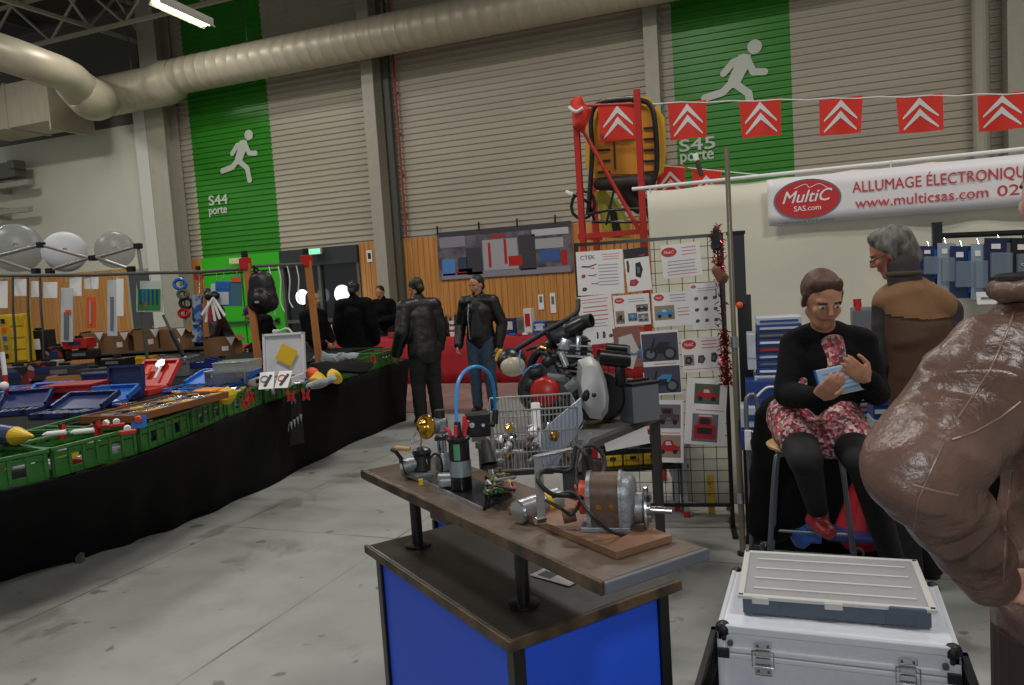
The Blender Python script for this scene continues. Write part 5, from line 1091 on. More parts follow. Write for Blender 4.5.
for k in range(6): eb('cylinder_fin', M_chrome if k % 2 else M_frame, lambda b: b.box(E_(573, 339+k*5.2, -.02), (.2-.01*abs(k-3), .18, .012), rot=(0, .12, fz), bev=.003), False)
eb('cylinder_barrel', M_eb, lambda b: b.box(E_(573, 352, 0), (.14, .14, .18), rot=(0, .12, fz), bev=.02))
eb('chrome_head', M_chrome, lambda b: (b.box(E_(563, 349, -.09), (.06, .04, .12), rot=(.1, .4, fz), bev=.012), b.box(E_(578, 345, -.09), (.03, .04, .1), rot=(0, .1, fz), bev=.01)))
eb('air_box', M_eb, lambda b: (b.box(E_(566, 333, -.02), (.17, .12, .07), rot=(.05, -.3, fz), bev=.02), b.cone_seg(E_(570, 330, -.05), E_(582, 323, -.06), .045, .038, n=18)), 40)
eb('intake_mouth', M_rub, lambda b: b.lathe([(.034, -.06), (.036, 0), (.036, .05), (.028, .05), (.026, 0)], E_(583, 322, -.06), RT*.8+V((0, 0, .15))-FW*.5, n=22, caps=False), 40)
eb('air_horn', M_eb, lambda b: b.tube([E_(560, 345), E_(548, 345, -.05), E_(538, 352, -.08), E_(532, 362, -.05), E_(530, 378, 0)], .022, smooth=5, n=12))
eb('exhaust_stub', M_chrome, lambda b: b.cyl(E_(560, 352, -.12), E_(566, 366, -.12), .022, n=14))
eb('handle_bar', M_rub, lambda b: b.tube([E_(515, 350, .0), E_(548, 330, .02), E_(575, 314, .05), E_(578, 300, .1)], .014, smooth=4, n=10))
eb('frame_tube', M_rub, lambda b: b.tube([E_(545, 330, .02), E_(556, 348, .02), E_(561, 368, 0), E_(552, 372, -.1)], .016, smooth=4, n=10))
eb('blue_hose', M_cable, lambda b: b.tube([E_(524, 374, -.05), E_(530, 368, -.08), E_(538, 365, -.1), E_(549, 366, -.08)], .0075, smooth=5, n=10))
eb('blue_vent_hose', mat('pale_blue', '#7fa6d8', .3), lambda b: b.tube([E_(524, 376, 0), E_(520, 365, 0), E_(520, 352, 0), E_(524, 345, .02), E_(532, 343, .03)], .005, smooth=5, n=8))
for k, pts_ in enumerate([[(540, 352), (552, 358), (560, 372), (572, 377)], [(545, 362), (556, 356), (570, 366), (580, 362)], [(532, 378), (548, 370), (566, 380), (572, 392)], [(556, 376), (566, 384), (570, 400), (562, 412)], [(526, 350), (538, 347), (550, 352), (566, 360)]]):
    eb('engine_hose', M_rub, lambda b: b.tube([E_(x, y, -.13+.015*k) for x, y in pts_], .009+.003*(k % 2), smooth=5, n=8))
eb('brass_union', M_brass, lambda b: b.cyl(E_(540, 347, -.1), E_(546, 349, -.1), .01))
eb('carburettor_body', M_cast, lambda b: (b.box(E_(545, 350, -.03), (.07, .06, .06), bev=.012), b.cyl(E_(545, 350, -.06), E_(545, 358, -.06), .02)))
eb('sump_foot', M_eb, lambda b: b.box(E_(565, 414, .02), (.3, .16, .05), rot=(0, 0, fz), bev=.01))
for k, (x, y, a_, c_, h_) in enumerate(((536, 372, .07, .06, .05), (556, 377, .1, .05, .04), (530, 385, .05, .06, .07), (566, 405, .12, .05, .06), (548, 361, .05, .05, .06), (572, 385, .06, .05, .08))):
    eb('engine_block_part', (M_eb, M_cast, M_eb, M_eb, M_frame, M_cast)[k], lambda b: b.box(E_(x, y, -.13), (a_, .05, h_), rot=(0, .2*k, fz), bev=.01), 40)
for k, (x, y) in enumerate(((534, 366), (544, 357), (558, 364), (567, 372), (575, 378), (560, 398), (530, 402), (569, 412))): eb('engine_bolt', M_dsteel, lambda b: b.cyl(E_(x, y, -.15), E_(x, y, -.175), .009, n=8), False)
# battery box
p = G(637, 421, EZ+.002); dp_ = (p-CAM).dot(FW); wb, hb = MP(36, dp_), MP(37, dp_)
t = thing('battery_box', 'grey square battery box with black rim on the steel stand', 'battery', G(640, 420, EZ+.002), fz+.45)
b = MB(); b.box((0, 0, hb/2), (.165, .13, hb), bev=.004); b.build('casing', mat('battery_grey', '#85888c', .4, .3), t, world=False)
MB().box((0, 0, hb+.006), (.175, .14, .016), bev=.004).build('rim', M_rub, t, world=False)
MB().box((0, 0, hb+.02), (.13, .02, .012), bev=.003).build('strap', M_rub, t, world=False); MB().box((-.03, .03, hb+.02), (.03, .03, .014)).build('terminal', M_gr, t, world=False)
# little brown item below engine
p = G(594, 424, EZ); b = MB(); b.ball((0, 0, .02), (.045, .03, .02), n=12); b.wobble(.012, 20, 3); b.bm.transform(Matrix.Translation(p)); b.solo('leather_offcut', mat('tan', '#8d7a4e', .6), 'tan rag lying on the stand below the silver engine case', 'rag')
# helmet-like item behind on the floor side
p = D(512, 362, 7.5); t = thing('crash_helmet', 'black, yellow and white helmet held low by the facing man', 'helmet', p)
b = MB(); b.ball(p, (.15, .17, .14), n=22, rot=(0, .4, fz)); b.build('shell', M_eb, t, smooth=True); MB().ball(p+V((.03, -.06, -.03))-FW*.03, (.12, .12, .1), n=18).build('chin_guard', mat('ivory', '#b9b49c', .35), t, smooth=True); MB().box(p+V((-.12, -.02, .07)), (.05, .14, .12), rot=(0, .5, fz), bev=.02).build('yellow_flash', M_yel, t)
# ================================================================== RIGHT-HAND STALL
M_logo = mat('logo_red', '#c92a2e', .5); M_logotx = mat('logo_white', '#eeeeee', .5); M_pink = mat('print_pink', '#cf6a7a', .6); M_ink = mat('print_ink', '#94949a', .6)
M_sheet = mat('white_sheet', '#ddd9c6', .85, noise_amt=.05, scale=1.2, bump=.25, bscale=5)
# backdrop sheet on its rod
SY = 5.2; sxL, sxR = -1.05, 3.1; zr = 2.175
b = MB(); n = 90; vs = []
for k in range(15):
    zz = zr-.02-(zr-.08)*k/14; row = []
    for i in range(n+1):
        x = sxL+(sxR-sxL)*i/n; tt = k/14
        y = SY+.012*sin(i*.55+1.2*sin(i*.17))*(.4+tt)+.03*noise.noise(V((x*1.6, zz*1.8, 1)))
        xx = x+(.14*max(0, (tt-.8)/.2)**1.5 if i < 4 else 0)*(1-i/4 if i < 4 else 0); row.append(b.bm.verts.new((xx, y, zz+.012*abs(sin(i*.35))*(k == 0)*-1)))
    vs.append(row)
for r, q in zip(vs, vs[1:]):
    for i in range(n): b.bm.faces.new((r[i], r[i+1], q[i+1], q[i]))
t = thing('backdrop_sheet', 'large off-white sheet hung from a rod as backdrop of the right-hand stall', 'sheet', (0, SY, .08)); o = b.build('cloth', M_sheet, t, smooth=True); o.modifiers.new('s', 'SOLIDIFY').thickness = .003
MB().cyl((sxL-.1, SY, zr), (sxR, SY, zr), .012, n=10).build('rod', M_paper, t)
for x in (sxL+.02, .4, 1.9): b = MB(); b.tube([(x, SY-.014, zr-.03), (x, SY-.016, zr+.012), (x, SY+.016, zr+.012), (x, SY+.014, zr-.03)], .003); b.build('tie', M_paper, t)
for i, x in enumerate((-.62, .95, 2.5)): MB().cyl((x, SY+.06, 0), (x, SY+.06, zr), .016, n=10).build('rear_upright', M_gr, t)
# printed name banner
BY = SY-.05
pA, pB, pC = AY(767, 181, BY), AY(770, 226, BY), AY(1024, 153, BY); bx0, bx1 = pA.x, 2.0; bz1 = (pA.z+pC.z)/2; bz0 = bz1-.285
t = thing('name_banner', 'white vinyl banner with red oval emblem and ALLUMAGE ÉLECTRONIQUE lettering', 'banner', ((bx0+bx1)/2, BY, bz0))
b = MB(); rows = [[b.bm.verts.new((bx0+(bx1-bx0)*i/60, BY+.002*sin(i*.5)+.0015*sin(i*.21+k), bz1+(bz0-bz1)*k/4)) for i in range(61)] for k in range(5)]
for r, q in zip(rows, rows[1:]):
    for i in range(60): b.bm.faces.new((r[i], r[i+1], q[i+1], q[i]))
o = b.build('vinyl', mat('vinyl', '#ebe7e9', .45), t, smooth=True); o.modifiers.new('s', 'SOLIDIFY').thickness = .002
X90 = Matrix.Rotation(pi/2, 4, 'X')
def emblem(par, cx, y, cz, w_, h_, nz=0, F_=None, small=False):
    """red oval with white script, the trader's sign"""
    M_ = F_ if F_ is not None else Matrix.Translation((cx, y, cz)) @ X90
    el = lambda a, c: [(a*cos(k*pi/18), c*sin(k*pi/18)) for k in range(36)]
    MB().prism(el(w_/2*1.06, h_/2*1.08), .0, .002, M_).build('emblem_border', M_gr, par); MB().prism(el(w_/2, h_/2), .001, .003, M_).build('emblem_oval', M_logo, par)
    if not small:
        text('emblem_script', 'MultiC', h_*.46, M_ @ Matrix.Translation((0, h_*.08, .004)), M_logotx, par, width=w_*.78, shear=.35, bold=.002); text('emblem_lettering', 'SAS.com', h_*.2, M_ @ Matrix.Translation((0, -h_*.24, .004)), M_logotx, par, width=w_*.42, bold=.001)
        b = MB(); b.tube([M_ @ V((-w_*.2, h_*.30, .004)), M_ @ V((-w_*.02, h_*.40, .004)), M_ @ V((w_*.05, h_*.30, .004)), M_ @ V((w_*.2, h_*.38, .004)), M_ @ V((w_*.34, h_*.22, .004))], .0022, smooth=4); b.build('emblem_swash', M_logotx, par)
        text('emblem_motto', 'Allumage et Carburation', h_*.09, M_ @ Matrix.Translation((0, -h_*.60, .003)), M_gr, par, width=w_*.8)
    else: text('emblem_script', 'MultiC', h_*.5, M_ @ Matrix.Translation((0, 0, .004)), M_logotx, par, width=w_*.7, shear=.35, ext=.0006)
q = AY(807, 199, BY-.012); emblem(t, q.x, BY-.005, q.z, MP(60, (q-CAM).dot(FW)), MP(37, (q-CAM).dot(FW)))
tl, tr = AY(853, 186, BY-.012), AY(989, 180, BY-.012)
M_rt = mat('banner_red', '#c8434e', .5)
L1a, L1b = AY(853, 186, BY), AY(1015, 175, BY); w1 = (L1b.x-L1a.x)
cap = .36
text('lettering', 'ALLUMAGE ÉLECTRONIQUE', .09, Matrix.Translation(((AY(853, 186, BY).x+AY(1024, 175, BY).x)/2+.02, BY-.006, bz1-.092)) @ X90, M_rt, t, width=(AY(1024, 175, BY).x-AY(853, 186, BY).x)+.05, bold=.001, ext=.0006)
text('lettering', 'www.multicsas.com', .085, Matrix.Translation(((AY(855, 202, BY).x+AY(988, 196, BY).x)/2, BY-.006, bz1-.19)) @ X90, M_rt, t, width=AY(988, 196, BY).x-AY(855, 202, BY).x, bold=.001, ext=.0006)
text('lettering', '02', .085, Matrix.Translation((AY(1008, 192, BY).x, BY-.006, bz1-.19)) @ X90, M_rt, t, width=AY(1019, 192, BY).x-AY(997, 192, BY).x, bold=.001, ext=.0006)

# red pennants with double chevrons on a cord
fl = [(617, 101), (687, 103), (760, 102), (841, 101), (919, 98), (1002, 95)]
M_fl = mat('pennant_red', '#d52a18', .6, noise_amt=.06, scale=5); M_chev = mat('chevron_white', '#d8d6d6', .6)
A_, B_ = D(572, 105, 5.6), D(1090, 91, 4.85)
def cordp(s): p = A_.lerp(B_, s); p.z += .0; return p
def cord_at(x):
    best = None
    for k in range(801):
        p = cordp(k/800); d = p-CAM; X = CX+FPX*d.dot(RT)/d.dot(FW)
        if best is None or abs(X-x) < best[0]: best = (abs(X-x), p)
    return best[1]
b = MB(); b.tube([A_]+[cord_at(x)+V((0, 0, -.008*((i % 2)))) for i, x in enumerate(range(580, 1080, 25))]+[B_], .004, n=6); b.solo('bunting_line', M_paper, 'thin white line of the red chevron pennants, tied to the red rack', 'line')
fw_ = [38, 37, 39, 40, 42, 44]; pl_l = ['leftmost red chevron pennant, in front of the orange panel', 'red chevron pennant at the left edge of the S45 panel', 'red chevron pennant over the S45 panel, under the running figure', 'red chevron pennant just right of the S45 panel', 'second red chevron pennant from the right end', 'rightmost red chevron pennant, at the photo edge']
dirn = (B_-A_); dirn.z = 0; dirn.normalize()
for i, ((x, y), w_) in enumerate(zip(fl, fw_)):
    p = cord_at(x); d_ = (p-CAM).dot(FW); W2 = MP(w_, d_)*1.02; H2 = MP(36, d_); t = thing('pennant', pl_l[i], 'pennant', p-V((0, 0, H2)), 0, 'red chevron pennants on the line')
    b = MB(); nn = 12; sk = rnd.uniform(-.05, .05)
    def fp(u, v, off=0): return p+dirn*(u*W2*(1-.06*v)+sk*v*W2)+V((0, 0, -v*H2))+dirn.cross(V((0, 0, 1)))*(off+.012*sin(u*7+i)*v)
    nrm_s = 1 if dirn.cross(V((0, 0, 1))).dot(FW) < 0 else -1
    rows = [[b.bm.verts.new(fp(-.5+a/nn, k/6)) for a in range(nn+1)] for k in range(7)]
    for r, q in zip(rows, rows[1:]):
        for a in range(nn): b.bm.faces.new((r[a], r[a+1], q[a+1], q[a]))
    o = b.build('cloth', M_fl, t, smooth=True)
    for side in (1, -1):
        for c_ in range(2):
            b = MB(); vt = .05+.30*c_; 
            for sg in (-1, 1):
                pts_ = []
                for k in range(6): f_ = k/5; pts_.append((sg*.40*f_, vt+.52*f_**.97, .19*(1-.75*f_)))
                top_ = [b.bm.verts.new(fp(u, v, side*nrm_s*.003)) for u, v, h in pts_]; bot = [b.bm.verts.new(fp(u*.985, v+h, side*nrm_s*.003)) for u, v, h in pts_]
                for a in range(5): b.bm.faces.new((top_[a], top_[a+1], bot[a+1], bot[a]))
            b.build('chevron', M_chev, t)
# two lower pennants half hidden behind the sheet
for (x, y, lab) in ((670, 167, 'low red chevron pennant peeping over the sheet, left one'), (706, 171, 'low red chevron pennant peeping over the sheet below S45')):
    p = AY(x, y, 5.7); t = thing('pennant', lab, 'pennant', p-V((0, 0, .22))); MB().box(p-V((0, 0, .11)), (.2, .004, .24), rot=(0, .06, 0)).build('cloth', M_fl, t)
    for c_ in range(2):
        b = MB()
        for sg in (-1, 1): b.prism([(0, 0), (sg*.08, -.09), (sg*.08, -.115), (0, -.03)], 0, .002, Matrix.Translation(p+V((0, -.004, -.03-.055*c_))) @ X90)
        b.build('chevron', M_chev, t)
b = MB(); b.tube([AY(600, 160, 5.7), AY(690, 168, 5.7), AY(760, 175, 5.7)], .004); b.solo('bunting_line', M_paper, 'second thin line with low pennants just behind the sheet', 'line')

# ---- red rack with stored kart bodies
M_rr = mat('rack_red', '#b3261f', .4); RY = 5.38
def RK(x, y, dy=0): return AY(x, y, RY+dy)
t = thing('storage_rack', 'tall red steel rack holding the orange shell behind the poster grid', 'rack', (-1.35, RY+.1, 0))
pr_top, pr_bot = RK(632, 90), None
xR = -1.125; xL = RK(575, 100).x; zt_ = pr_top.z
for (x, dy, nm) in ((xR, 0, 1), (xL, 0, 1), (xR-.05, .55, 0), (xL-.05, .55, 0)): MB().box((x, RY+dy, zt_/2), (.04, .04, zt_), bev=.003).build('post', M_rr, t)
a_, c_ = RK(583, 130), RK(640, 232); MB().cyl(a_, c_, .014, n=8).build('diagonal_brace', M_rr, t)
for z in (1.9, .5): 
    MB().box(((xL+xR)/2, RY, z), (xR-xL, .035, .035)).build('cross_beam', M_rr, t)
    for x in (xL, xR): MB().box((x-.02, RY+.28, z), (.035, .55, .035)).build('side_beam', M_rr, t)
a_ = RK(578, 106); MB().cyl(RK(575, 106), RK(632, 104), .01).build('top_tie', M_rr, t)
# crumpled red flag on the left post
p = RK(579, 115, -.04); b = MB(); b.cone_seg(p+V((0, 0, .08)), p-V((0, 0, .05)), .05, .06); b.cone_seg(p+V((.02, 0, .02)), p+V((.03, 0, -.1)), .05, .02); b.wobble(.03, 14, 2); t3 = thing('furled_flag', 'crumpled red and white flag tied at the top of the left red post', 'flag', p-V((0, 0, .12))); b.build('cloth', M_fl, t3, smooth=True)
b = MB(); b.tube([p+V((-.05, -.06, .05)), p+V((.0, -.075, .01)), p+V((.05, -.065, .03))], .012, smooth=4); b.build('white_stripe', M_chev, t3)
# orange shell
M_osh = mat('orange_shell', '#c98420', .45, noise_amt=.15, scale=3); M_yr = mat('yellow_rim', '#d9a32c', .45)
t = thing('orange_shell', 'upright orange moulded shell in a black tube loop, on the red rack', 'shell', RK(625, 178, .25))
def poly3(pts, y0, th): return [[AY(x, y, RY+y0) for x, y in pts], [AY(x, y, RY+y0)+V((0, th, 0)) for x, y in pts]]
pan = [(590, 108), (600, 101), (622, 97), (648, 97), (655, 104), (664, 118), (665, 150), (662, 172), (655, 178), (592, 178), (585, 165), (586, 130)]
b = MB(); b.ring_loft(poly3(pan, .22, .06)); b.build('rim_panel', M_yr, t); 
ins_ = [(597, 112), (604, 105), (622, 102), (640, 103), (648, 110), (655, 125), (656, 150), (653, 174), (597, 174), (593, 160), (594, 130)]
b = MB(); b.ring_loft(poly3(ins_, .20, .03)); b.build('inner_panel', M_osh, t)
b = MB(); b.tube([AY(x, y, RY+.17) for x, y in ((588, 215), (590, 190), (592, 150), (591, 118), (598, 104), (618, 100), (640, 100), (652, 108), (656, 135), (657, 165), (654, 180), (648, 190))], .018, smooth=4, n=10); b.build('tube_loop', M_black, t, smooth=True)
for k in range(5):
    for x in (604, 650): 
        if x == 650 or k > 1: p = AY(x, 128+k*11, RY+.19); MB().box(p, (.09, .012, .014), rot=(0, .05, 0)).build('slot_bar', M_black, t)
p = AY(612, 160, RY+.19); MB().box(p+V((.02, 0, .03)), (.008, .012, .2)).build('seam', M_black, t)
t = thing('kart_seat', 'black seat and frame tubes under the orange shell on the rack', 'seat', RK(620, 235, .25))
b = MB(); b.cone_seg(RK(600, 184, .2), RK(648, 182, .2), .05, .06); b.cone_seg(RK(618, 186, .2), RK(640, 205, .3), .05, .07); fuse(b, .014, 5).build('cushion', mat('seat_dark', '#2a211c', .6), t, smooth=True)
b = MB(); b.tube([RK(588, 214, .15), RK(610, 210, .12), RK(650, 208, .12)], .01); b.tube([RK(592, 222, .15), RK(648, 222, .12)], .01); b.tube([RK(614, 190, .12), RK(606, 225, .12)], .009); b.tube([RK(640, 190, .12), RK(650, 222, .12)], .009); b.build('frame_tubes', M_black, t)
t = thing('green_fairing', 'yellow-green plastic fairing low on the red rack', 'fairing', RK(612, 236, .3))
b = MB(); fp_ = [(594, 192), (604, 190), (614, 200), (626, 222), (630, 238), (604, 238), (600, 215)]; b.ring_loft(poly3(fp_, .25, .12)); b.build('shell', mat('lime', '#a9a233', .4), t)
b = MB(); b.ring_loft(poly3([(608, 205), (616, 212), (622, 236), (614, 237)], .235, .02)); b.build('dark_inset', M_eb, t)
t = thing('handle_bar', 'black handlebar with a white grip sticking out left of the red rack', 'handlebar', RK(580, 200, .1))
MB().cyl(RK(566, 192, .08), RK(573, 195, .08), .016, n=12).build('white_grip', M_paper, t); b = MB(); b.tube([RK(573, 195, .08), RK(582, 198, .1), RK(590, 206, .15), RK(594, 220, .2)], .01, smooth=4); b.build('bar', M_black, t); b = MB(); b.tube([RK(583, 205+14*sin(k*pi/6), .2)+V((.09*cos(k*pi/6), 0, 0)) for k in range(12)], .012, closed=True); b.build('wheel_hoop', M_black, t)
# low shelf with black boxes and yellow cases behind the grid
t = thing('low_shelf', 'low dark shelf stand behind the engine stand', 'shelf', D(630, 462, 5.35)); pz = D(630, 462, 5.35).z
q = D(628, 462, 5.35); 
MB().box((q.x, q.y, q.z-.012), (.75, .35, .02), rot=(0, 0, fz)).build('board', M_black, t)
for sx_ in (-.34, .34):
    for sy_ in (-.14, .14): c_ = q+V((cos(fz)*sx_-sin(fz)*sy_, sin(fz)*sx_+cos(fz)*sy_, 0)); MB().box((c_.x, c_.y, (q.z-.022)/2), (.03, .03, q.z-.022)).build('leg', M_dsteel, t)
for k, (x, lab) in enumerate(((612, 'yellow plastic case left on the low shelf behind the stand'), (632, 'yellow plastic case in the middle of the low shelf'), (652, 'yellow plastic case at the right of the low shelf'))):
    c_ = D(x, 461, 5.3); t3 = thing('yellow_case', lab, 'case', V((c_.x, c_.y, q.z)), fz); MB().box((0, 0, .04), (.125, .12, .08), bev=.01).build('body', M_yel, t3, world=False); MB().box((0, -.062, .055), (.04, .01, .02)).build('latch', M_black, t3, world=False)
c_ = D(632, 446, 5.3); t3 = thing('black_case', 'black flat case lying on the yellow cases behind the stand', 'case', V((c_.x, c_.y, q.z+.081)), fz); MB().box((0, 0, .035), (.45, .14, .07), bev=.008).build('body', M_black, t3, world=False); MB().box((0, -.075, .045), (.08, .012, .02)).build('handle', M_gr, t3, world=False)

# ---- grid panel with posters
gL, gR = V((-1.41, 4.69, 0)), V((-.545, 4.86, 0)); gR = G(733, 530, 0); gR.z = 0; gt = 1.83
d2 = D(576, 243, 4.86); gL = V((d2.x, d2.y, 0))
gx = (gR-gL); GL_ = gx.length; gx.normalize(); gn = V((gx.y, -gx.x, 0))          # gn towards the camera
if gn.dot(CAM-gL) < 0: gn = -gn
gz = math.atan2(gx.y, gx.x)
t = thing('grid_panel', 'black wire grid panel carrying the trader\'s posters', 'display grid', gL.lerp(gR, .5), gz)
z0g = .16
for s in (0, 1): MB().box(gL.lerp(gR, s)+V((0, 0, gt/2)), (.025, .025, gt), rot=(0, 0, gz)).build('upright', M_frame, t)
for z in (z0g, gt-.012): MB().box(gL.lerp(gR, .5)+V((0, 0, z)), (GL_, .02, .02), rot=(0, 0, gz)).build('cross_rail', M_frame, t)
b = MB(); nv = int(GL_/.075)
for i in range(1, nv): p = gL.lerp(gR, i/nv); b.cyl(p+V((0, 0, z0g)), p+V((0, 0, gt)), .0024, n=5)
nh = int((gt-z0g)/.072)
for k in range(1, nh): b.cyl(gL+V((0, 0, z0g+(gt-z0g)*k/nh)), gR+V((0, 0, z0g+(gt-z0g)*k/nh)), .0024, n=5)
b.build('wire_mesh', M_frame, t)
for s in (0, 1): MB().box(gL.lerp(gR, s)+V((0, 0, .012)), (.03, .34, .024), rot=(0, 0, gz)).build('foot', M_frame, t)
def on_grid(x, y, off=0.): 
    d = ray(x, y); o = gL+gn*off; k = (o-CAM).dot(gn)/d.dot(gn); return CAM+d*k
# pictures built from simple shapes
def car(u0, v0, w_, h_, bmat, kind):
    """little printed vehicle: list of (poly, material)"""
    P = lambda pts: [(u0+x*w_, v0+y*h_) for x, y in pts]; W_ = lambda x, r: [(u0+x*w_+r*w_*cos(k*pi/6), v0+.26*h_+r*w_*sin(k*pi/6)) for k in range(12)]
    dk = mat('print_dark', '#22232a', .6); out = []
    if kind == 'car': out = [(P([(.04, .28), (.96, .28), (.97, .5), (.74, .56), (.62, .78), (.34, .78), (.22, .56), (.05, .48)]), bmat), (P([(.36, .56), (.62, .56), (.56, .72), (.38, .72)]), M_wp), (W_(.24, .1), dk), (W_(.76, .1), dk)]
    elif kind == 'jeep': out = [(P([(.06, .3), (.94, .3), (.94, .58), (.7, .6), (.66, .86), (.2, .86), (.12, .6)]), bmat), (P([(.22, .62), (.62, .62), (.58, .8), (.26, .8)]), dk), (W_(.24, .11), dk), (W_(.76, .11), dk), (P([(.4, .34), (.6, .34), (.6, .46), (.4, .46)]), M_gr)]
    elif kind == 'bike': 
        for x in (.22, .76): out += [(W_(x, .19), dk), (W_(x, .12), M_gr)]
        out += [(P([(.25, .4), (.5, .7), (.78, .66), (.7, .4)]), bmat), (P([(.4, .28), (.62, .28), (.62, .52), (.4, .52)]), dk), (P([(.2, .3), (.34, .84), (.39, .84), (.27, .3)]), dk)]
    elif kind == 'front': out = [(P([(.08, .1), (.92, .1), (.94, .55), (.8, .6), (.72, .9), (.26, .9), (.18, .6), (.06, .55)]), bmat), (P([(.28, .62), (.7, .62), (.66, .84), (.3, .84)]), dk), (P([(.2, .28), (.78, .28), (.78, .5), (.2, .5)]), dk), (P([(.2, .9), (.78, .9), (.74, .97), (.26, .97)]), M_wp)]
    elif kind == 'part': out = [(P([(.1, .2), (.6, .1), (.9, .5), (.7, .85), (.2, .8)]), bmat), (P([(.3, .35), (.55, .3), (.6, .6), (.35, .65)]), M_gr)]
    elif kind == 'tool': out = [(P([(.0, .4), (.5, .3), (1, .7), (.95, .8), (.5, .5), (.05, .6)]), bmat), (P([(.55, .2), (.8, .1), (.85, .3)]), M_red)]
    return out
k_ = {}
def poster(corners, lab, items, nm='poster', off=.012, group='posters on the grid panel'):
    """corners: px TL, TR, BR, BL on the grid plane"""
    P4 = [on_grid(x, y, off) for x, y in corners]; x_ax = ((P4[1]-P4[0])+(P4[2]-P4[3])); w_ = x_ax.length/2; x_ax.normalize(); h_ = ((P4[0]-P4[3]).length+(P4[1]-P4[2]).length)/2
    ctr_ = sum(P4, V())/4; F_ = frame(ctr_, x_ax, (P4[0]-P4[3])); 
    if F_.to_3x3().col[2].dot(gn) < 0: pass
    t = thing(nm, lab, 'poster', ctr_-V((0, 0, h_/2)), 0, group)
    MB().box((0, 0, 0), (w_, h_, .0016), m=F_).build('sheet', M_paper, t)
    def pt(u, v): return (-w_/2+u*w_, -h_/2+v*h_)
    lay = .0012
    for it in items:
        if it[0] == 'pic':
            _, u, v, wu, hv, bg, bm_, kind = it; MB().prism([pt(u, v), pt(u+wu, v), pt(u+wu, v+hv), pt(u, v+hv)], .0008, .0014, F_).build('photo', bg, t)
            (ax_, ay_) = pt(u, v)
            for q, (poly, mm) in enumerate(car(ax_, ay_, wu*w_, hv*h_, bm_, kind)): MB().prism(poly, .0014, .0018+.0002*q, F_).build('photo_shape', mm, t)
        elif it[0] == 'shape':
            _, u, v, wu, hv, bm_, kind = it; (ax_, ay_) = pt(u, v)
            for q, (poly, mm) in enumerate(car(ax_, ay_, wu*w_, hv*h_, bm_, kind)): MB().prism(poly, .0010, .0014+.0002*q, F_).build('drawing', mm, t)
        elif it[0] == 'lines':
            _, u, v, wu, n_, mm, gap = it
            b = MB()
            for q in range(n_): uu = rnd.uniform(0, .06)*wu; b.prism([pt(u+uu, v-gap*q), pt(u+wu-uu*rnd.random()*2, v-gap*q), pt(u+wu-uu, v-gap*q+gap*.24), pt(u+uu, v-gap*q+gap*.24)], .0008, .0013, F_)
            b.build('printed_lines', mm, t)
        elif it[0] == 'logo': _, u, v, wu, hv = it; (ax_, ay_) = pt(u, v); emblem(t, 0, 0, 0, wu*w_, hv*h_, F_=F_ @ Matrix.Translation((ax_, ay_, .0006)) @ Matrix.Diagonal((1, 1, .35, 1)), small=True)
        elif it[0] == 'text': _, s_, u, v, sz, wu, mm = it; (ax_, ay_) = pt(u, v); text('lettering', s_, sz, F_ @ Matrix.Translation((ax_, ay_, .0012)), mm, t, width=wu*w_, ext=.0004)
    return t
Pk = mat('photo_road', '#77757a', .6); Pg = mat('photo_green', '#52604a', .6); Pt = mat('photo_tan', '#9c8a72', .6); Pb = mat('photo_night', '#4b4a5c', .6); M_cb = mat('car_blue', '#3f8fc4', .5); M_cr = mat('car_red', '#b52430', .5); M_cw = mat('car_cream', '#a99f93', .5); M_ck = mat('car_black', '#26262c', .5); M_cp = mat('car_plum', '#62404f', .5)
poster([(576, 252), (623, 249), (624, 293), (578, 296)], 'white poster headed CTEK with charger sketches, top left of the grid', [('text', 'CTEK', .25, .86, .035, .32, M_ck), ('lines', .55, .9, .38, 3, M_pink, .055), ('lines', .45, .66, .45, 7, M_ink, .075), ('shape', .1, .58, .34, .16, M_ck, 'tool'), ('shape', .08, .38, .12, .12, M_red, 'part'), ('shape', .24, .4, .2, .1, M_ck, 'tool'), ('shape', .08, .08, .14, .12, M_ck, 'part'), ('shape', .3, .22, .18, .08, M_ck, 'tool')])
poster([(579, 297), (612, 294), (615, 342), (580, 346)], 'white price sheet with pink lines and three dark parts, left edge of the grid', [('lines', .1, .92, .8, 2, M_pink, .06), ('lines', .12, .76, .76, 4, M_pink, .09), ('lines', .12, .42, .7, 2, M_ink, .06), ('shape', .45, .08, .08, .2, M_ck, 'part'), ('shape', .62, .08, .12, .2, M_ck, 'part'), ('shape', .8, .1, .15, .1, M_ck, 'part')])
poster([(613, 296), (650, 293), (650, 324), (615, 327)], 'white poster with red oval emblem and four small vehicle photos', [('logo', .17, .83, .26, .17), ('lines', .4, .84, .5, 2, M_ink, .08), ('pic', .04, .08, .24, .42, Pt, M_ck, 'bike'), ('pic', .38, .14, .26, .26, Pk, M_cb, 'car'), ('pic', .62, .42, .33, .24, Pk, M_ck, 'car'), ('pic', .66, .1, .28, .26, Pk, M_cw, 'car')])
poster([(624, 250), (650, 246), (650, 290), (627, 292)], 'small black and white product card with a charger, right of the CTEK poster', [('pic', 0, .78, 1, .22, M_ck, M_ck, 'tool'), ('shape', .35, .25, .4, .5, M_ck, 'part'), ('shape', .05, .1, .5, .22, M_red, 'part'), ('shape', .05, .4, .15, .4, M_ck, 'part')])
poster([(661, 246), (700, 241), (702, 275), (663, 279)], 'white poster with red oval emblem and only text, alone at the upper right', [('logo', .2, .78, .38, .26), ('lines', .52, .86, .38, 3, M_pink, .1), ('lines', .1, .48, .78, 4, M_ink, .1), ('lines', .1, .09, .8, 1, M_pink, .08)])
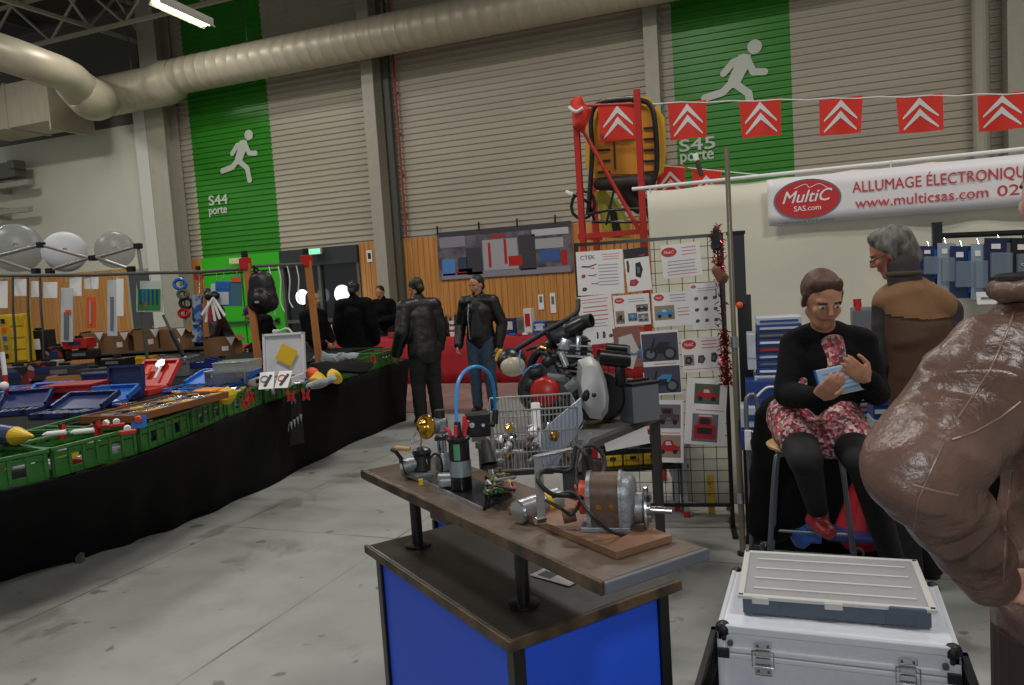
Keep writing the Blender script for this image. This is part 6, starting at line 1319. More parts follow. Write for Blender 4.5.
poster([(652, 294), (691, 290), (694, 325), (653, 327)], 'white poster with red oval emblem and a bright blue car photo', [('logo', .18, .86, .24, .18), ('lines', .45, .9, .4, 3, M_ink, .09), ('pic', .05, .2, .5, .42, Pt, M_cb, 'car'), ('lines', .62, .5, .3, 3, M_pink, .1)])
poster([(691, 284), (722, 281), (722, 328), (691, 330)], 'white poster with a page of little parts drawings, right edge of the grid', [('logo', .12, .93, .16, .06), ('lines', .2, .88, .7, 2, M_ink, .05)]+[('shape', .1+.3*a, .62-.24*c, .18, .1, M_ck if (a+c) % 3 else M_cp, 'part') for a in range(3) for c in range(3)])
poster([(681, 339), (721, 336), (722, 370), (683, 373)], 'white poster with red oval emblem over three small engine part photos', [('logo', .2, .82, .34, .26), ('lines', .5, .88, .42, 3, M_pink, .1), ('pic', .04, .2, .26, .32, Pt, M_ck, 'part'), ('shape', .36, .2, .26, .34, M_cp, 'part'), ('shape', .7, .2, .22, .4, M_ck, 'part'), ('lines', .05, .08, .9, 1, M_pink, .06)])
poster([(642, 332), (679, 329), (681, 394), (643, 396)], 'tall poster with two motorcycle photos, one above the other', [('pic', .02, .53, .96, .43, Pb, M_ck, 'bike'), ('lines', .3, .48, .6, 1, M_pink, .05), ('pic', .02, .03, .96, .42, Pb, M_cb, 'bike')])
poster([(614, 328), (641, 326), (642, 372), (616, 376)], 'colour poster of a figure with white hair and blue object, behind the engine', [('pic', 0, 0, 1, 1, mat('photo_warm', '#8f5f55', .6), mat('photo_cloud', '#c9c3bd', .6), 'part'), ('pic', .5, .28, .5, .3, mat('photo_sky', '#5f8fc4', .6), mat('photo_sky', '', .6), 'tool'), ('pic', 0, 0, 1, .14, M_red, M_red, 'tool')])
poster([(655, 401), (683, 399), (684, 464), (656, 461)], 'tall poster with a vintage car photo over a red open car photo', [('pic', .05, .55, .85, .38, Pk, M_cp, 'jeep'), ('lines', .2, .47, .7, 1, M_pink, .05), ('pic', .05, .08, .85, .36, Pt, M_cr, 'car')])
poster([(685, 378), (725, 379), (727, 447), (686, 443)], 'tall poster with a dark car group photo over a red off-road car', [('pic', .2, .62, .62, .3, Pg, M_cr, 'car'), ('lines', .25, .52, .7, 1, M_pink, .05), ('pic', .18, .05, .64, .42, Pk, M_cr, 'front')])
poster([(600, 452), (648, 442), (648, 425), (608, 432)], 'blank white sheet showing just below the steel stand edge', [('lines', .1, .5, .6, 1, M_ink, .1)])
# red tinsel garland on the right edge of the grid
b = MB(); rr = random.Random(2); p0 = on_grid(716, 226, .05); p1 = on_grid(727, 385, .05)
for k in range(700):
    s = rr.random(); q = p0.lerp(p1, s)+V((rr.uniform(-.03, .03), rr.uniform(-.03, .03), 0)); 
    if .3 < s < .66 and rr.random() < .85: continue
    b.cyl(q, q+V((rr.uniform(-.025, .025), rr.uniform(-.025, .025), rr.uniform(-.03, .03))), .004, .002, n=4)
t = thing('tinsel_garland', 'red tinsel garland wound down the right edge of the poster grid', 'garland', on_grid(727, 395, .05)); b.build('tinsel', mat('tinsel', '#8f1f1c', .25, .6), t); MB().cyl(p0, p1, .006, n=6).build('wire_core', M_black, t)
p = on_grid(717, 270, .055); b = MB(); b.cone_seg(p, p+V((.03, 0, -.05)), .03, .035); b.wobble(.01, 20, 1); b.solo('brown_glove', mat('glove_tan', '#8a5a44', .6), 'brown leather glove clipped to the right edge of the grid', 'glove')
p = on_grid(716, 236, .06); b = MB(); b.cone_seg(p+V((0, 0, .03)), p+V((0, 0, -.06)), .025, .03); b.wobble(.012, 20, 4); b.solo('black_glove', M_black, 'small black pouch at the top right corner of the grid', 'pouch')
# chrome display pole
pb_ = G(743, 555, 0); t = thing('chrome_pole', 'tall chrome pole standing at the right edge of the poster grid', 'pole', pb_)
M_pole = mat('pole_steel', '#8f8676', .3, .6)
MB().cyl(pb_+V((0, 0, .02)), pb_+V((0, 0, 1.2)), .017, n=14).build('lower_tube', M_pole, t, smooth=40); MB().cyl(pb_+V((0, 0, 1.2)), pb_+V((0, 0, 2.27)), .0135, n=14).build('upper_tube', M_pole, t, smooth=40)
MB().cyl(pb_+V((0, 0, 1.18)), pb_+V((0, 0, 1.24)), .022, n=14).build('collar', M_chrome, t); MB().cyl(pb_+V((0, 0, .3)), pb_+V((0, 0, .36)), .022, n=14).build('collar', M_chrome, t); MB().cyl(pb_, pb_+V((0, 0, .02)), .03, n=14).build('rubber_foot', M_black, t)
# black stall upright beside it
p = G(752, 549, 0); t = thing('stall_upright', 'thick black upright right of the chrome pole', 'post', p+V((0, .12, 0))); MB().box(p+V((0, .12, .73)), (.075, .05, 1.46), bev=.004).build('tube', M_frame, t); MB().box(p+V((0, .12, .01)), (.1, .1, .02)).build('foot_plate', M_frame, t)
# dark panel hanging right of the pole
p = D(737, 270, 4.45); t = thing('dark_board', 'dark grey board hanging just right of the chrome pole', 'board', p+V((0, 0, -.2)), fz); MB().box((0, 0, .2), (.09, .03, .40), bev=.004).build('panel', M_dark, t, world=False); MB().box((0, 0, .41), (.1, .035, .02)).build('top_rail', M_black, t, world=False)
b = MB(); b.ball((0, -.02, -.0), .02); b.build('orange_tag', M_or, t, world=False)
t = thing('spray_can', 'white and brown spray bottle seen above the sheet rod', 'bottle', AY(700, 178, SY)); p = AY(700, 176, SY-.0)
MB().cyl(p+V((.01, 0, .0)), p+V((-.015, 0, .10)), .016, n=12).build('body', mat('can_brown', '#4b3a30', .4), t); MB().box(p+V((-.02, 0, .12)), (.03, .025, .05), rot=(0, -.3, 0), bev=.005).build('spray_head', M_paper, t); MB().cyl(p+V((.02, 0, .0)), p+V((-.12, 0, .085)), .004).build('nozzle_wire', M_rr, t)
t = thing('red_ladder_leg', 'aluminium folding ladder with red feet standing behind the grid', 'ladder', G(683, 512, 0))
p1, p2 = G(678, 511, 0), G(687, 517, 0); 
for p in (p1, p2): MB().box(p+V((0, 0, .26)), (.03, .03, .44)).build('leg', M_alu, t); MB().box(p+V((0, 0, .02)), (.036, .036, .04)).build('foot', M_red, t, label='red rubber foot')
MB().box((p1+p2)/2+V((0, 0, .47)), (.1, .1, .02), rot=(0, 0, .4)).build('step', M_alu, t)
p = G(712, 513, 0); t = thing('yellow_level', 'yellow bar with holes standing upright behind the grid', 'bar', p); MB().box(p+V((0, 0, .13)), (.042, .02, .26), bev=.003).build('bar', M_yel, t)
for z in (.06, .13, .2): MB().cyl(p+V((-.008, -.011, z)), p+V((-.008, -.009, z)), .006).build('hole', M_red, t)
# folded trolley/ladder frame at the stall corner
t = thing('folded_trolley', 'folded grey tube trolley leaning beside the chrome pole', 'trolley', D(752, 556, 4.0)); M_tr = mat('trolley_grey', '#6f747c', .35, .5)
def tb(nm, pts_, r=.012, mm=M_tr): b = MB(); b.tube(pts_, r, smooth=4, n=10); b.build(nm, mm, t, smooth=True)
tb('side_tube', [D(752, 556, 4.0), D(750, 480, 4.0), D(746, 410, 4.0), D(749, 396, 4.0), D(756, 400, 4.0), D(762, 440, 4.0)]); tb('side_tube', [D(764, 556, 3.95), D(759, 500, 3.95), D(752, 440, 3.95)], .01); 
for y in (430, 470, 515): MB().cyl(D(749, y, 4.0), D(760, y+6, 3.95), .007).build('cross_bar', M_tr, t)
MB().cyl(D(752, 551, 3.97), D(767, 553, 3.9), .03, n=16).build('wheel', M_black, t); MB().box(D(748, 440, 3.98), (.03, .02, .1)).build('label', M_paper, t)

# stack of blue boxes and shelf behind the woman
M_bx = mat('box_blue', '#1f3f86', .45); M_bx2 = mat('box_white', '#b9c1cc', .45)
t = thing('stock_table', 'stock table behind the seated woman', 'table', D(830, 420, 4.35)+V((0, 0, -.0)))
q = D(830, 400, 4.45); TQ = V((q.x, q.y, 0)); TH = D(762, 447, 4.2).z-.016
XL_ = D(762, 447, 4.3).x-TQ.x
MB().box((TQ.x+XL_+.85, TQ.y+.1*(XL_+.85), TH), (1.7, .5, .03), rot=(0, 0, .1)).build('table_top', M_top, t)
for a_ in (XL_+.1, XL_+1.6):
    for c_ in (-.17, .17): MB().box((TQ.x+a_, TQ.y+c_+a_*.10, TH/2-.008), (.04, .04, TH-.016)).build('leg', M_dsteel, t)
t['label'] = 'dark stock table behind the seated woman'; t.location = (TQ.x, TQ.y, 0)
# re-parented parts use the final location
for ch in t.children:
    ch.data.transform(Matrix.Translation(D(830, 420, 4.35)-V((TQ.x, TQ.y, 0))))
def stock(x, ybot, w_, h_, d_, mm, lab, nm='carton', det=None, th=.2, z=None):
    p = D(x, ybot, d_); 
    if z is not None: p.z = z
    w2, h2 = MP(w_, d_), MP(h_, d_); t = thing(nm, lab, 'box', p, .1, 'boxes stacked behind the seated woman'); MB().box((0, 0, h2/2), (w2, th, h2*.97), bev=.003).build('box', mm, t, world=False)
    if det == 'swirl':
        b = MB(); b.tube([(-w2*.3, -th/2-.002, h2*.3), (0, -th/2-.002, h2*.75), (w2*.35, -th/2-.002, h2*.6), (w2*.1, -th/2-.002, h2*.3)], .006, smooth=5); b.build('swirl_print', M_paper, t, world=False)
    elif det: MB().box((0, -th/2-.002, h2*.5), (w2*.85, .003, h2*.3)).build('print', det, t, world=False)
    return t
z_ = D(775, 398, 4.3).z
cols_ = [(M_bx, M_paper), (M_bx, M_gr), (M_bx, M_wp), (mat('box_dark', '#2a3350', .45), M_red), (M_bx, M_paper), (mat('box_dark', '', .45), M_gr), (M_bx, M_wp), (M_bx2, M_bx)]
nmv = ['bottom', 'second', 'third', 'fourth', 'fifth', 'sixth', 'seventh', 'top']
zz = D(778, 372, 4.3).z
for k in range(8):
    stock(778, 372-7*k, 42, 7, 4.3, cols_[k][0], 'flat blue carton, %s of the tall stack left of the seated woman' % nmv[k], det=cols_[k][1])
stock(768, 402, 42, 24, 4.25, M_bx, 'white and blue carton with a pale swirl left of the woman', det='swirl')
stock(772, 378.5, 34, 5, 4.28, M_bx2, 'thin white carton between the swirl carton and the blue stack', det=M_gr)
stock(764, 424, 44, 20, 4.2, M_bx2, 'pale carton with blue print under the swirl carton', det=M_bx)
stock(762, 446, 40, 20, 4.18, M_bx, 'dark blue carton at the bottom beside the black coat', det=M_gr)
stock(752, 368, 8, 36, 4.32, M_bx2, 'narrow pale carton left of the blue stack', det=M_wp)
for k in range(6): stock(868, 440-8*k, 34, 8, 4.45, (M_bx2, M_bx, M_gr, M_bx, M_bx2, M_bx)[k], 'flat carton, %s of the lower stack right of the woman' % nmv[k], det=(M_bx, M_paper, M_wp, M_bx2, M_cr, M_paper)[k])
for k in range(5): stock(868, 392-8*k, 30, 8, 4.5, (M_bx, M_bx2, M_bx, M_gr, M_bx2)[k], 'flat carton, %s of the stack between the woman and the vest man' % nmv[k], det=(M_paper, M_bx, M_wp, M_bx, M_gr)[k])
stock(890, 446, 26, 14, 4.15, M_bx, 'dark blue carton at the foot of the stack under the vest man', det=M_gr); stock(881, 432, 20, 16, 4.1, M_bx2, 'white and red carton under the vest man\'s elbow', det=M_cr); stock(881, 415, 20, 14, 4.1, M_bx, 'blue and white carton on the white and red one', det=M_paper)
p = D(862, 326, 4.5); t = thing('monitor_stand', 'grey flat panel with a red light behind the woman\'s shoulder', 'panel', p); MB().box(p+V((0, 0, .03)), (.12, .03, .16), bev=.005).build('panel', mat('panel_grey', '#85888c', .4), t); MB().box(p+V((0, -.02, .03)), (.09, .006, .12)).build('face', M_gr, t); MB().cyl(D(858, 311, 4.5), D(857, 299, 4.5), .022, n=16).build('red_cap', M_red, t, smooth=40, label='red cap')
b = MB(); n_ = 70; xa, xb = XL_, XL_+1.1; rows = []
for z in (TH+.017, TH+.015, TH*.6, TH*.3, .01):
    rows.append([b.bm.verts.new((TQ.x+xa+(xb-xa+.6)*i/n_, TQ.y-.262+.10*(xa+(xb-xa+.6)*i/n_) + (.1 if z > TH+.016 else 0) - .02*sin(i*.8)*(1-z/TH), z)) for i in range(n_+1)])
for r, q in zip(rows, rows[1:]):
    for i in range(n_): b.bm.faces.new((r[i], r[i+1], q[i+1], q[i]))
o = b.solo('table_cloth', M_cloth, 'black cloth down the front of the stock table behind the woman', 'cloth', smooth=True); o.modifiers.new('s', 'SOLIDIFY').thickness = .003
# blister rack at the right
rk = thing('wall_rack', 'black rack bar carrying blister packs at the upper right', 'rack', D(960, 300, 4.45)); M_rk = M_frame
MB().box(D(937, 240, 4.45), (.05, .05, .2)).build('upright_cap', M_rk, rk); MB().cyl(D(937, 236, 4.45), D(1060, 231, 4.25), .016, n=12).build('bar', M_rk, rk); MB().box(D(939, 330, 4.47), (.035, .035, 1.1)).build('upright', M_rk, rk)
pb2 = D(939, 330, 4.47); MB().box((pb2.x, pb2.y, (pb2.z-.54)/2), (.035, .035, pb2.z-.54)).build('lower_upright', M_rk, rk); MB().box((pb2.x, pb2.y, .015), (.3, .3, .03)).build('base', M_rk, rk)
MB().box(D(1000, 305, 4.6), (.7, .02, .45), rot=(0, 0, .2)).build('back_panel', mat('rack_back', '#4a4e52', .6), rk)
M_bp = mat('blister_navy', '#1c2f5c', .3); M_bk = mat('blister_black', '#17181c', .35)
for k, (x, y0, y1, w_, mm, lab) in enumerate(((929, 246, 282, 20, M_bp, 'blue blister pack, leftmost on the rack behind the vest man'), (946, 243, 292, 18, mat('clear_pack', '#9fb0bd', .12, alpha=.8), 'clear blister pack behind the leftmost blue one'), (962, 246, 298, 24, M_bp, 'blue and white blister pack in the middle of the rack'), (979, 244, 300, 17, mat('clear_pack', '', .1), 'shiny clear blister pack right of the middle one'), (999, 238, 288, 30, mat('blister_indigo', '#22284c', .3), 'large dark indigo box with a red dot on the rack'), (1024, 238, 292, 26, M_bk, 'black charger box with white letters at the right edge'))):
    d_ = 4.41-.02*k; A0_, B0_ = D(x, y0, d_), D(x+1, y1, d_); w2 = MP(w_, d_); h2 = (A0_-B0_).length; t = thing('blister_pack', lab, 'blister pack', B0_, fz, 'blister packs on the right-hand rack'); F_ = frame((A0_+B0_)/2, RT, A0_-B0_)
    MB().box((0, 0, 0), (w2, h2, .01), m=F_, bev=.002).build('card', mm, t)
    MB().box((0, -h2*.05, .016), (w2*.7, h2*.5, .024), m=F_, bev=.006).build('bubble', mat('clear_bubble', '#8c9cae', .08, alpha=.55, spec=.8), t)
    MB().box((-w2*.15, h2*.33, .008), (w2*.3, h2*.1, .003), m=F_).build('white_label', M_paper, t)
    MB().box((w2*.28, 0, .008), (w2*.14, h2*.8, .003), m=F_).build('side_print', M_bl if k < 4 else M_gr, t)
    MB().cyl(A0_+V((0, 0, -.01)), A0_+V((0, 0, .03))+FW*.02, .004).build('hang_hook', M_chrome, t)
    if k == 4: MB().cyl(F_ @ V((w2*.36, -h2*.1, .007)), F_ @ V((w2*.36, -h2*.1, .012)), .012, n=14).build('red_dot', M_red, t)
    if k == 5: text('lettering', 'CTEK', .022, F_ @ Matrix.Translation((0, 0, .034)), M_paper, t, width=w2*.55)
p = D(988, 298, 4.3); t = thing('price_card', 'white price card leaning below the dark indigo box', 'card', p); MB().box(p, (.12, .004, .07), rot=(-.2, .03, .3)).build('card', M_paper, t); MB().box(p-FW*.005, (.08, .003, .01), rot=(-.2, .03, .3)).build('print', M_gr, t)

# ---- aluminium case on crate, with parts organiser on top
CA = [V((-.325, 2.35, 0)), V((.325, 2.36, 0))]; cz0, cz1 = .27, .55; cw, cd = .65, .47; cc = V((0, 2.355+cd/2, 0))
t = thing('flight_case', 'large aluminium flight case with two butterfly latches in the foreground', 'case', (cc.x, cc.y, cz0), .0)
M_case = mat('case_panel', '#e2e6ee', .4, .1, noise_amt=.06, scale=40); M_prof = mat('case_profile', '#e4e8ee', .3, .4)
H_ = cz1-cz0; zl = H_-.085
MB().box((0, 0, zl/2), (cw-.012, cd-.012, zl-.006)).build('lower_shell', M_case, t, world=False); MB().box((0, 0, zl+(H_-zl)/2), (cw-.012, cd-.012, H_-zl-.004)).build('lid', M_case, t, world=False)
for z, nm, r in ((zl-.010, 'lower_profile', .018), (zl+.010, 'upper_profile', .018), (H_-.012, 'top_profile', .026), (.012, 'bottom_profile', .024)):
    b = MB()
    for s in (-1, 1): b.box((0, s*(cd/2-.006), z), (cw-.02, .016, r), bev=.004); b.box((s*(cw/2-.006), 0, z), (.016, cd-.02, r), bev=.004)
    b.build(nm, M_prof, t, world=False)
for s in (-1, 1):
    for q in (-1, 1): MB().box((s*(cw/2-.006), q*(cd/2-.006), H_/2), (.02, .02, H_-.03), bev=.006).build('corner_profile', M_prof, t, world=False); b = MB(); b.ball((s*(cw/2-.014), q*(cd/2-.014), H_-.016), .024, n=14); b.box((s*(cw/2-.010), q*(cd/2-.010), H_-.03), (.028, .028, .04), bev=.006); b.build('corner_cap', M_black, t, world=False)
for s in (-1, 1): 
    MB().box((s*(cw/2-.014), -cd/2-.004, zl), (.036, .016, .03), bev=.003).build('side_clasp', M_black, t, world=False)
    for z in (H_-.055, .05): MB().cyl((s*(cw/2-.035), -cd/2+.004, z), (s*(cw/2-.035), -cd/2-.004, z), .009, n=14).build('rivet', M_dsteel, t, world=False)
for s in (-1, 1):
    x = s*.195; y = -cd/2-.004
    l = MB(); l.box((x, y, zl+.035), (.05, .008, .016), bev=.002); l.box((x, y-.003, zl+.012), (.044, .012, .018), bev=.003); l.box((x, y-.003, zl-.012), (.044, .012, .018), bev=.003); l.box((x, y, zl-.042), (.05, .008, .034), bev=.003); lt = l.build('latch', M_chrome, t, world=False)
    b = MB(); b.tube([(x-.031, y-.010, zl+.02), (x+.031, y-.010, zl+.02), (x+.031, y-.010, zl-.028), (x-.031, y-.010, zl-.028)], .0028, n=6, closed=True); b.build('latch_loop', M_chrome, lt, world=False) if False else b.build('latch_loop', M_chrome, t, world=False)
    for zz_ in (zl+.035, zl-.045): 
        for xx_ in (-.015, .015): MB().cyl((x+xx_, y-.004, zz_), (x+xx_, y-.008, zz_), .004, n=10).build('rivet', M_dsteel, t, world=False)
MB().box((0, cd/2+.01, zl), (.1, .02, .03)).build('hinge', M_chrome, t, world=False)
# organiser
oz = cz1+.003; ow, od, oh = .545, .40, .055; oc = G(834, 610, cz1)
ocx, ocy = .0, 2.70-.01
t = thing('parts_organiser', 'grey compartment box with a clear ribbed lid lying on the flight case', 'organiser', (ocx, ocy-.045, oz), .03)
M_ob = mat('organiser_grey', '#4d5b6b', .45); M_ol = mat('organiser_lid', '#c4c6c8', .22, alpha=.5, spec=.6); M_or2 = mat('lid_edge', '#c6c6c2', .35)
MB().box((0, 0, .004), (ow-.02, od-.02, .007)).build('floor', M_ob, t, world=False)
b = MB()
for s in (-1, 1): b.box((0, s*(od/2-.012), .026), (ow-.02, .006, .045)); b.box((s*(ow/2-.012), 0, .026), (.006, od-.02, .045))
for k in range(7): 
    for s in (-1, 1): b.box((-ow/2+.05+k*(ow-.1)/6, s*(od/2-.009), .025), (.006, .006, .04))
b.build('tray', M_ob, t, world=False)
for k in range(1, 5): MB().box((0, -od/2+k*od/5, .024), (ow-.03, .003, .036)).build('divider', M_or2, t, world=False)
for k in range(1, 4): MB().box((-ow/2+k*ow/4, 0, .022), (.003, od-.03, .032)).build('cross_divider', M_or2, t, world=False)
MB().box((0, 0, oh), (ow-.01, od-.01, .006), bev=.002).build('clear_lid', M_ol, t, world=False)
b = MB()
for s in (-1, 1): b.box((0, s*(od/2-.008), oh+.001), (ow+.01, .02, .012), bev=.003); b.box((s*(ow/2-.004), 0, oh+.001), (.02, od, .012), bev=.003)
b.build('lid_edge', M_or2, t, world=False)
for k in range(4): MB().box((0, -od/2+.07+k*.085, oh+.005), (ow-.08, .010, .005), bev=.002).build('lid_rib', M_or2, t, world=False)
for x in (-.21, 0): MB().box((x, -od/2-.002, oh-.006), (.05, .01, .02), bev=.002).build('catch', M_or2, t, world=False)
MB().box((.2, -od/2-.002, oh-.002), (.1, .014, .018), bev=.003).build('catch', M_ob, t, world=False, label='dark catch')
MB().box((-.17, -od/2+.09, .03), (.13, .05, .03)).build('red_inserts', mat('dim_red', '#9c5248', .5), t, world=False)
# black folding crate underneath
t = thing('folding_crate', 'black lattice crate under the flight case', 'crate', (cc.x, 2.62, 0)); wx, wy, hh = .86, .66, .262
b = MB(); b.box((0, 0, .01), (wx, wy, .02)); b.build('floor', M_black, t, world=False)
for s in (-1, 1):
    for nm, L_, ang in (('side_panel', wy, pi/2), ('end_panel', wx, 0)):
        b = MB(); R9 = Matrix.Rotation(ang, 4, 'Z') @ Matrix.Translation((0, s*((wx if ang else wy)/2-.01), 0))
        for z, h in ((.03, .03), (hh-.015, .03), (hh*.5, .012)): b.box((0, 0, z), (L_, .02, h), m=R9)
        nb = int(L_/.035)
        for k in range(nb+1): b.box((-L_/2+L_*k/nb, 0, hh/2), (.008, .014, hh-.02), m=R9)
        b.build(nm, M_black, t, world=False)
for s in (-1, 1):
    for q in (-1, 1): MB().box((s*(wx/2-.015), q*(wy/2-.015), hh/2), (.034, .034, hh), bev=.004).build('corner', M_black, t, world=False)
# two struts across carry the case
for s in (-.2, .2): MB().box((s, -.05, hh-.0), (.05, wy-.03, .012)).build('cross_slat', M_black, t, world=False)
# blue panel corner at the far right
p = G(983, 684, .3); t = thing('blue_stand', 'blue panelled stand at the lower right beside the brown jacket', 'stand', (.62, 2.55, 0)); MB().box((.66, 2.7, .36), (.22, .5, .68)).build('blue_panel', M_blue, t); MB().box((.66, 2.7, .72), (.25, .53, .03), bev=.004).build('top_board', M_bwood, t); MB().box((.55, 2.445, .36), (.03, .03, .7)).build('corner_post', M_frame, t)
# bar stool
sd = 3.45; st = D(808, 440, sd); SH = .84
t = thing('bar_stool', 'grey steel bar stool with a blond round wooden seat under the woman', 'stool', (st.x, st.y, 0)); sx0, sy0 = st.x, st.y
M_seat = mat('blond_seat', '#c9a468', .4); M_leg = mat('stool_grey', '#6d7076', .35, .5)
MB().lathe([(.15, 0), (.172, .006), (.178, .018), (.165, .026), (.1, .024)], (sx0, sy0, SH-.026), n=30).build('seat', M_seat, t, smooth=40)
for a_ in (-1, 1):
    for c_ in (-1, 1):
        b = MB(); b.tube([(sx0, sy0+c_*.06, SH-.036), (sx0+a_*.11, sy0+c_*.09, SH-.04), (sx0+a_*.135, sy0+c_*.105, SH-.09), (sx0+a_*.165, sy0+c_*.14, .42), (sx0+a_*.205, sy0+c_*.18, 0)], .0115, smooth=5, n=10); b.build('leg', M_leg, t, smooth=True)
b = MB(); b.tube([(sx0+a_*.172, sy0+c_*.145, .38) for a_, c_ in ((-1, -1), (1, -1), (1, 1), (-1, 1))], .009, n=8, closed=True); b.build('foot_ring', M_leg, t)
for a_ in (-1, 1): b = MB(); b.tube([(sx0+a_*.185+.022*cos(k*pi/5), sy0-.15, .40+.022*sin(k*pi/5)) for k in range(10)], .004, closed=True); b.build('ring_clip', M_leg, t)
# bags at the foot of the stool
b = MB(); p = D(806, 528, 4.0); b.ball(p, (.09, .08, .10), n=14); b.wobble(.04, 12, 1); b.solo('carrier_bag', mat('bag_blue', '#2c57a8', .35), 'shiny blue plastic bag behind the woman\'s feet', 'bag')
b = MB(); p = D(862, 505, 4.1); b.cone_seg(p+V((0, 0, .12)), p-V((0, 0, .12)), .05, .13); b.wobble(.03, 9, 3); b.solo('red_bag', mat('bag_red', '#9c1820', .45), 'red bag standing behind the right stool leg', 'bag')
b = MB(); p = D(858, 534, 4.0); b.box(p, (.3, .2, .03), bev=.008); b.solo('flat_parcel', M_nv, 'flat blue parcel on the floor behind the stool', 'parcel')
# black coat draped beside the stool
c1_ = D(768, 415, 3.7); b = MB(); b.cone_seg(c1_, c1_+V((.0, 0, -.55)), .07, .11, side=RT, flat=(1, .6)); b.cone_seg(c1_+V((.05, 0, .02)), c1_+V((.09, 0, -.45)), .08, .09); b = fuse(b, .014, 4, amp=.012, nsc=7); b.solo('draped_coat', M_cloth, 'black coat draped beside the bar stool, left of the woman', 'coat', smooth=True)
# ================================================================== PEOPLE
M_skin = mat('skin', '#b88468', .5, noise_amt=.08, scale=12, spec=.35); M_leath = mat('black_leather', '#0e0e11', .42, bump=.3, bscale=18); M_coat = mat('black_wool', '#0b0b0d', .9, spec=.15)
M_jean = mat('jeans', '#34495e', .8, noise_amt=.25, scale=9); M_hairb = mat('hair_black', '#15110f', .5, bump=.4, bscale=60, stretch=(1, 1, .2)); M_hairbr = mat('hair_brown', '#4a2f20', .5, bump=.4, bscale=60, stretch=(1, 1, .2)); M_hairg = mat('hair_grey', '#77746e', .55, c2='#4c4843', scale=40, bump=.5, bscale=70, stretch=(1, 1, .3))
M_shoe = mat('shoe_black', '#0e0e10', .4); M_eyew = mat('eye_white', '#d8d4cf', .3); M_iris = mat('iris', '#2a1c14', .2); M_lip = mat('lips', '#96544a', .5)
def hand(mb, w, d, n, curl=.35, k=1., spread=.0, thumb=1, tl=1.):
    """palm and five fingers from wrist w, pointing d, palm facing n"""
    w, d, n = V(w), V(d).normalized(), V(n); n = (n-d*n.dot(d)).normalized(); s = d.cross(n)*thumb
    mb.cone_seg(w+d*.01*k, w+d*.035*k, .024*k, .03*k, side=s, flat=(1.1, .6)); mb.cone_seg(w+d*.035*k, w+d*.075*k, .032*k, .036*k, side=s, flat=(1.12, .42))
    for i, L in enumerate((.068, .078, .072, .056)):
        b0 = w+d*(.088-.003*abs(i-1))*k+s*(.027-.018*i)*k; a = curl*.8; dr = (d+s*spread*(1.5-i)*.5).normalized(); p = b0; q = w+d*.055*k+s*(.022-.015*i)*k
        mb.cone_seg(q, p, .010*k, .0098*k, n=10)
        for j, f in enumerate((.45, .32, .25)):
            dd = (dr*cos(a)+n*sin(a)).normalized(); e = p+dd*L*f*tl*k; mb.cone_seg(p, e, (.0096-.0008*j)*k, (.0090-.0009*j)*k, n=10); p = e; a += curl*1.1
    t0 = w+d*.025*k+s*.026*k; t1 = t0+(s*.75+d*.7+n*.3).normalized()*.036*k; t2 = t1+(d+s*.25+n*.4).normalized()*.032*k; t3 = t2+(d*1+n*.5).normalized()*.022*k
    mb.cone_seg(t0, t1, .014*k, .0118*k, n=10); mb.cone_seg(t1, t2, .0115*k, .0105*k, n=10); mb.cone_seg(t2, t3, .0103*k, .009*k, n=10)
def head(mb, c, f, u, k=1.):
    """skull, jaw, nose, lips, brows, ears; c = centre of the head"""
    f, u = V(f).normalized(), V(u); u = (u-f*u.dot(f)).normalized(); r = f.cross(u); P = lambda a, b_, c_: c+(r*a+f*b_+u*c_)*k
    R3 = Matrix((r, f, u)).transposed().to_4x4()
    mb.ball(P(0, -.012, .03), (.076*k, .096*k, .086*k), n=22, rot=R3)
    mb.cone_seg(P(0, .02, -.01), P(0, .045, -.075), .064*k, .036*k, side=r, flat=(1, .95)); mb.cone_seg(P(0, .052, -.088), P(0, .06, -.092), .024*k, .02*k)   # face, chin
    for s in (-1, 1):
        mb.cone_seg(P(s*.045, .0, -.05), P(s*.02, .045, -.088), .022*k, .02*k)
        mb.cone_seg(P(s*.044, .062, -.018), P(s*.03, .066, -.04), .017*k, .016*k)       # cheeks
        mb.cone_seg(P(s*.044, .066, .026), P(s*.014, .078, .022), .0105*k, .011*k)       # brow
        mb.ball(P(s*.076, -.008, -.005), (.010*k, .018*k, .031*k), n=12, rot=R3)
    mb.cone_seg(P(0, .078, .018), P(0, .100, -.022), .009*k, .0125*k); mb.ball(P(0, .094, -.026), (.017*k, .013*k, .010*k), n=12, rot=R3)
    mb.cone_seg(P(-.018, .076, -.052), P(.018, .076, -.052), .0085*k, .0085*k)
    return P, R3
def face_bits(t, P, R3, k=1., nm=''):
    for s in (-1, 1):
        e = MB().ball(P(s*.031, .0745, .004), (.0135*k, .0105*k, .0085*k), n=12, rot=R3).build('eye', M_eyew, t, smooth=True); MB().ball(P(s*.031, .0835, .004), (.0055*k, .003*k, .0055*k), n=10, rot=R3).build('iris', M_iris, e, smooth=True)
        MB().cone_seg(P(s*.046, .076, .021), P(s*.018, .084, .023), .0045*k, .005*k).build('eyebrow', M_hairb, t, smooth=True)
    MB().cone_seg(P(-.02, .0805, -.0525), P(.02, .0805, -.0525), .0045*k, .0045*k).build('lips', M_lip, t, smooth=True)
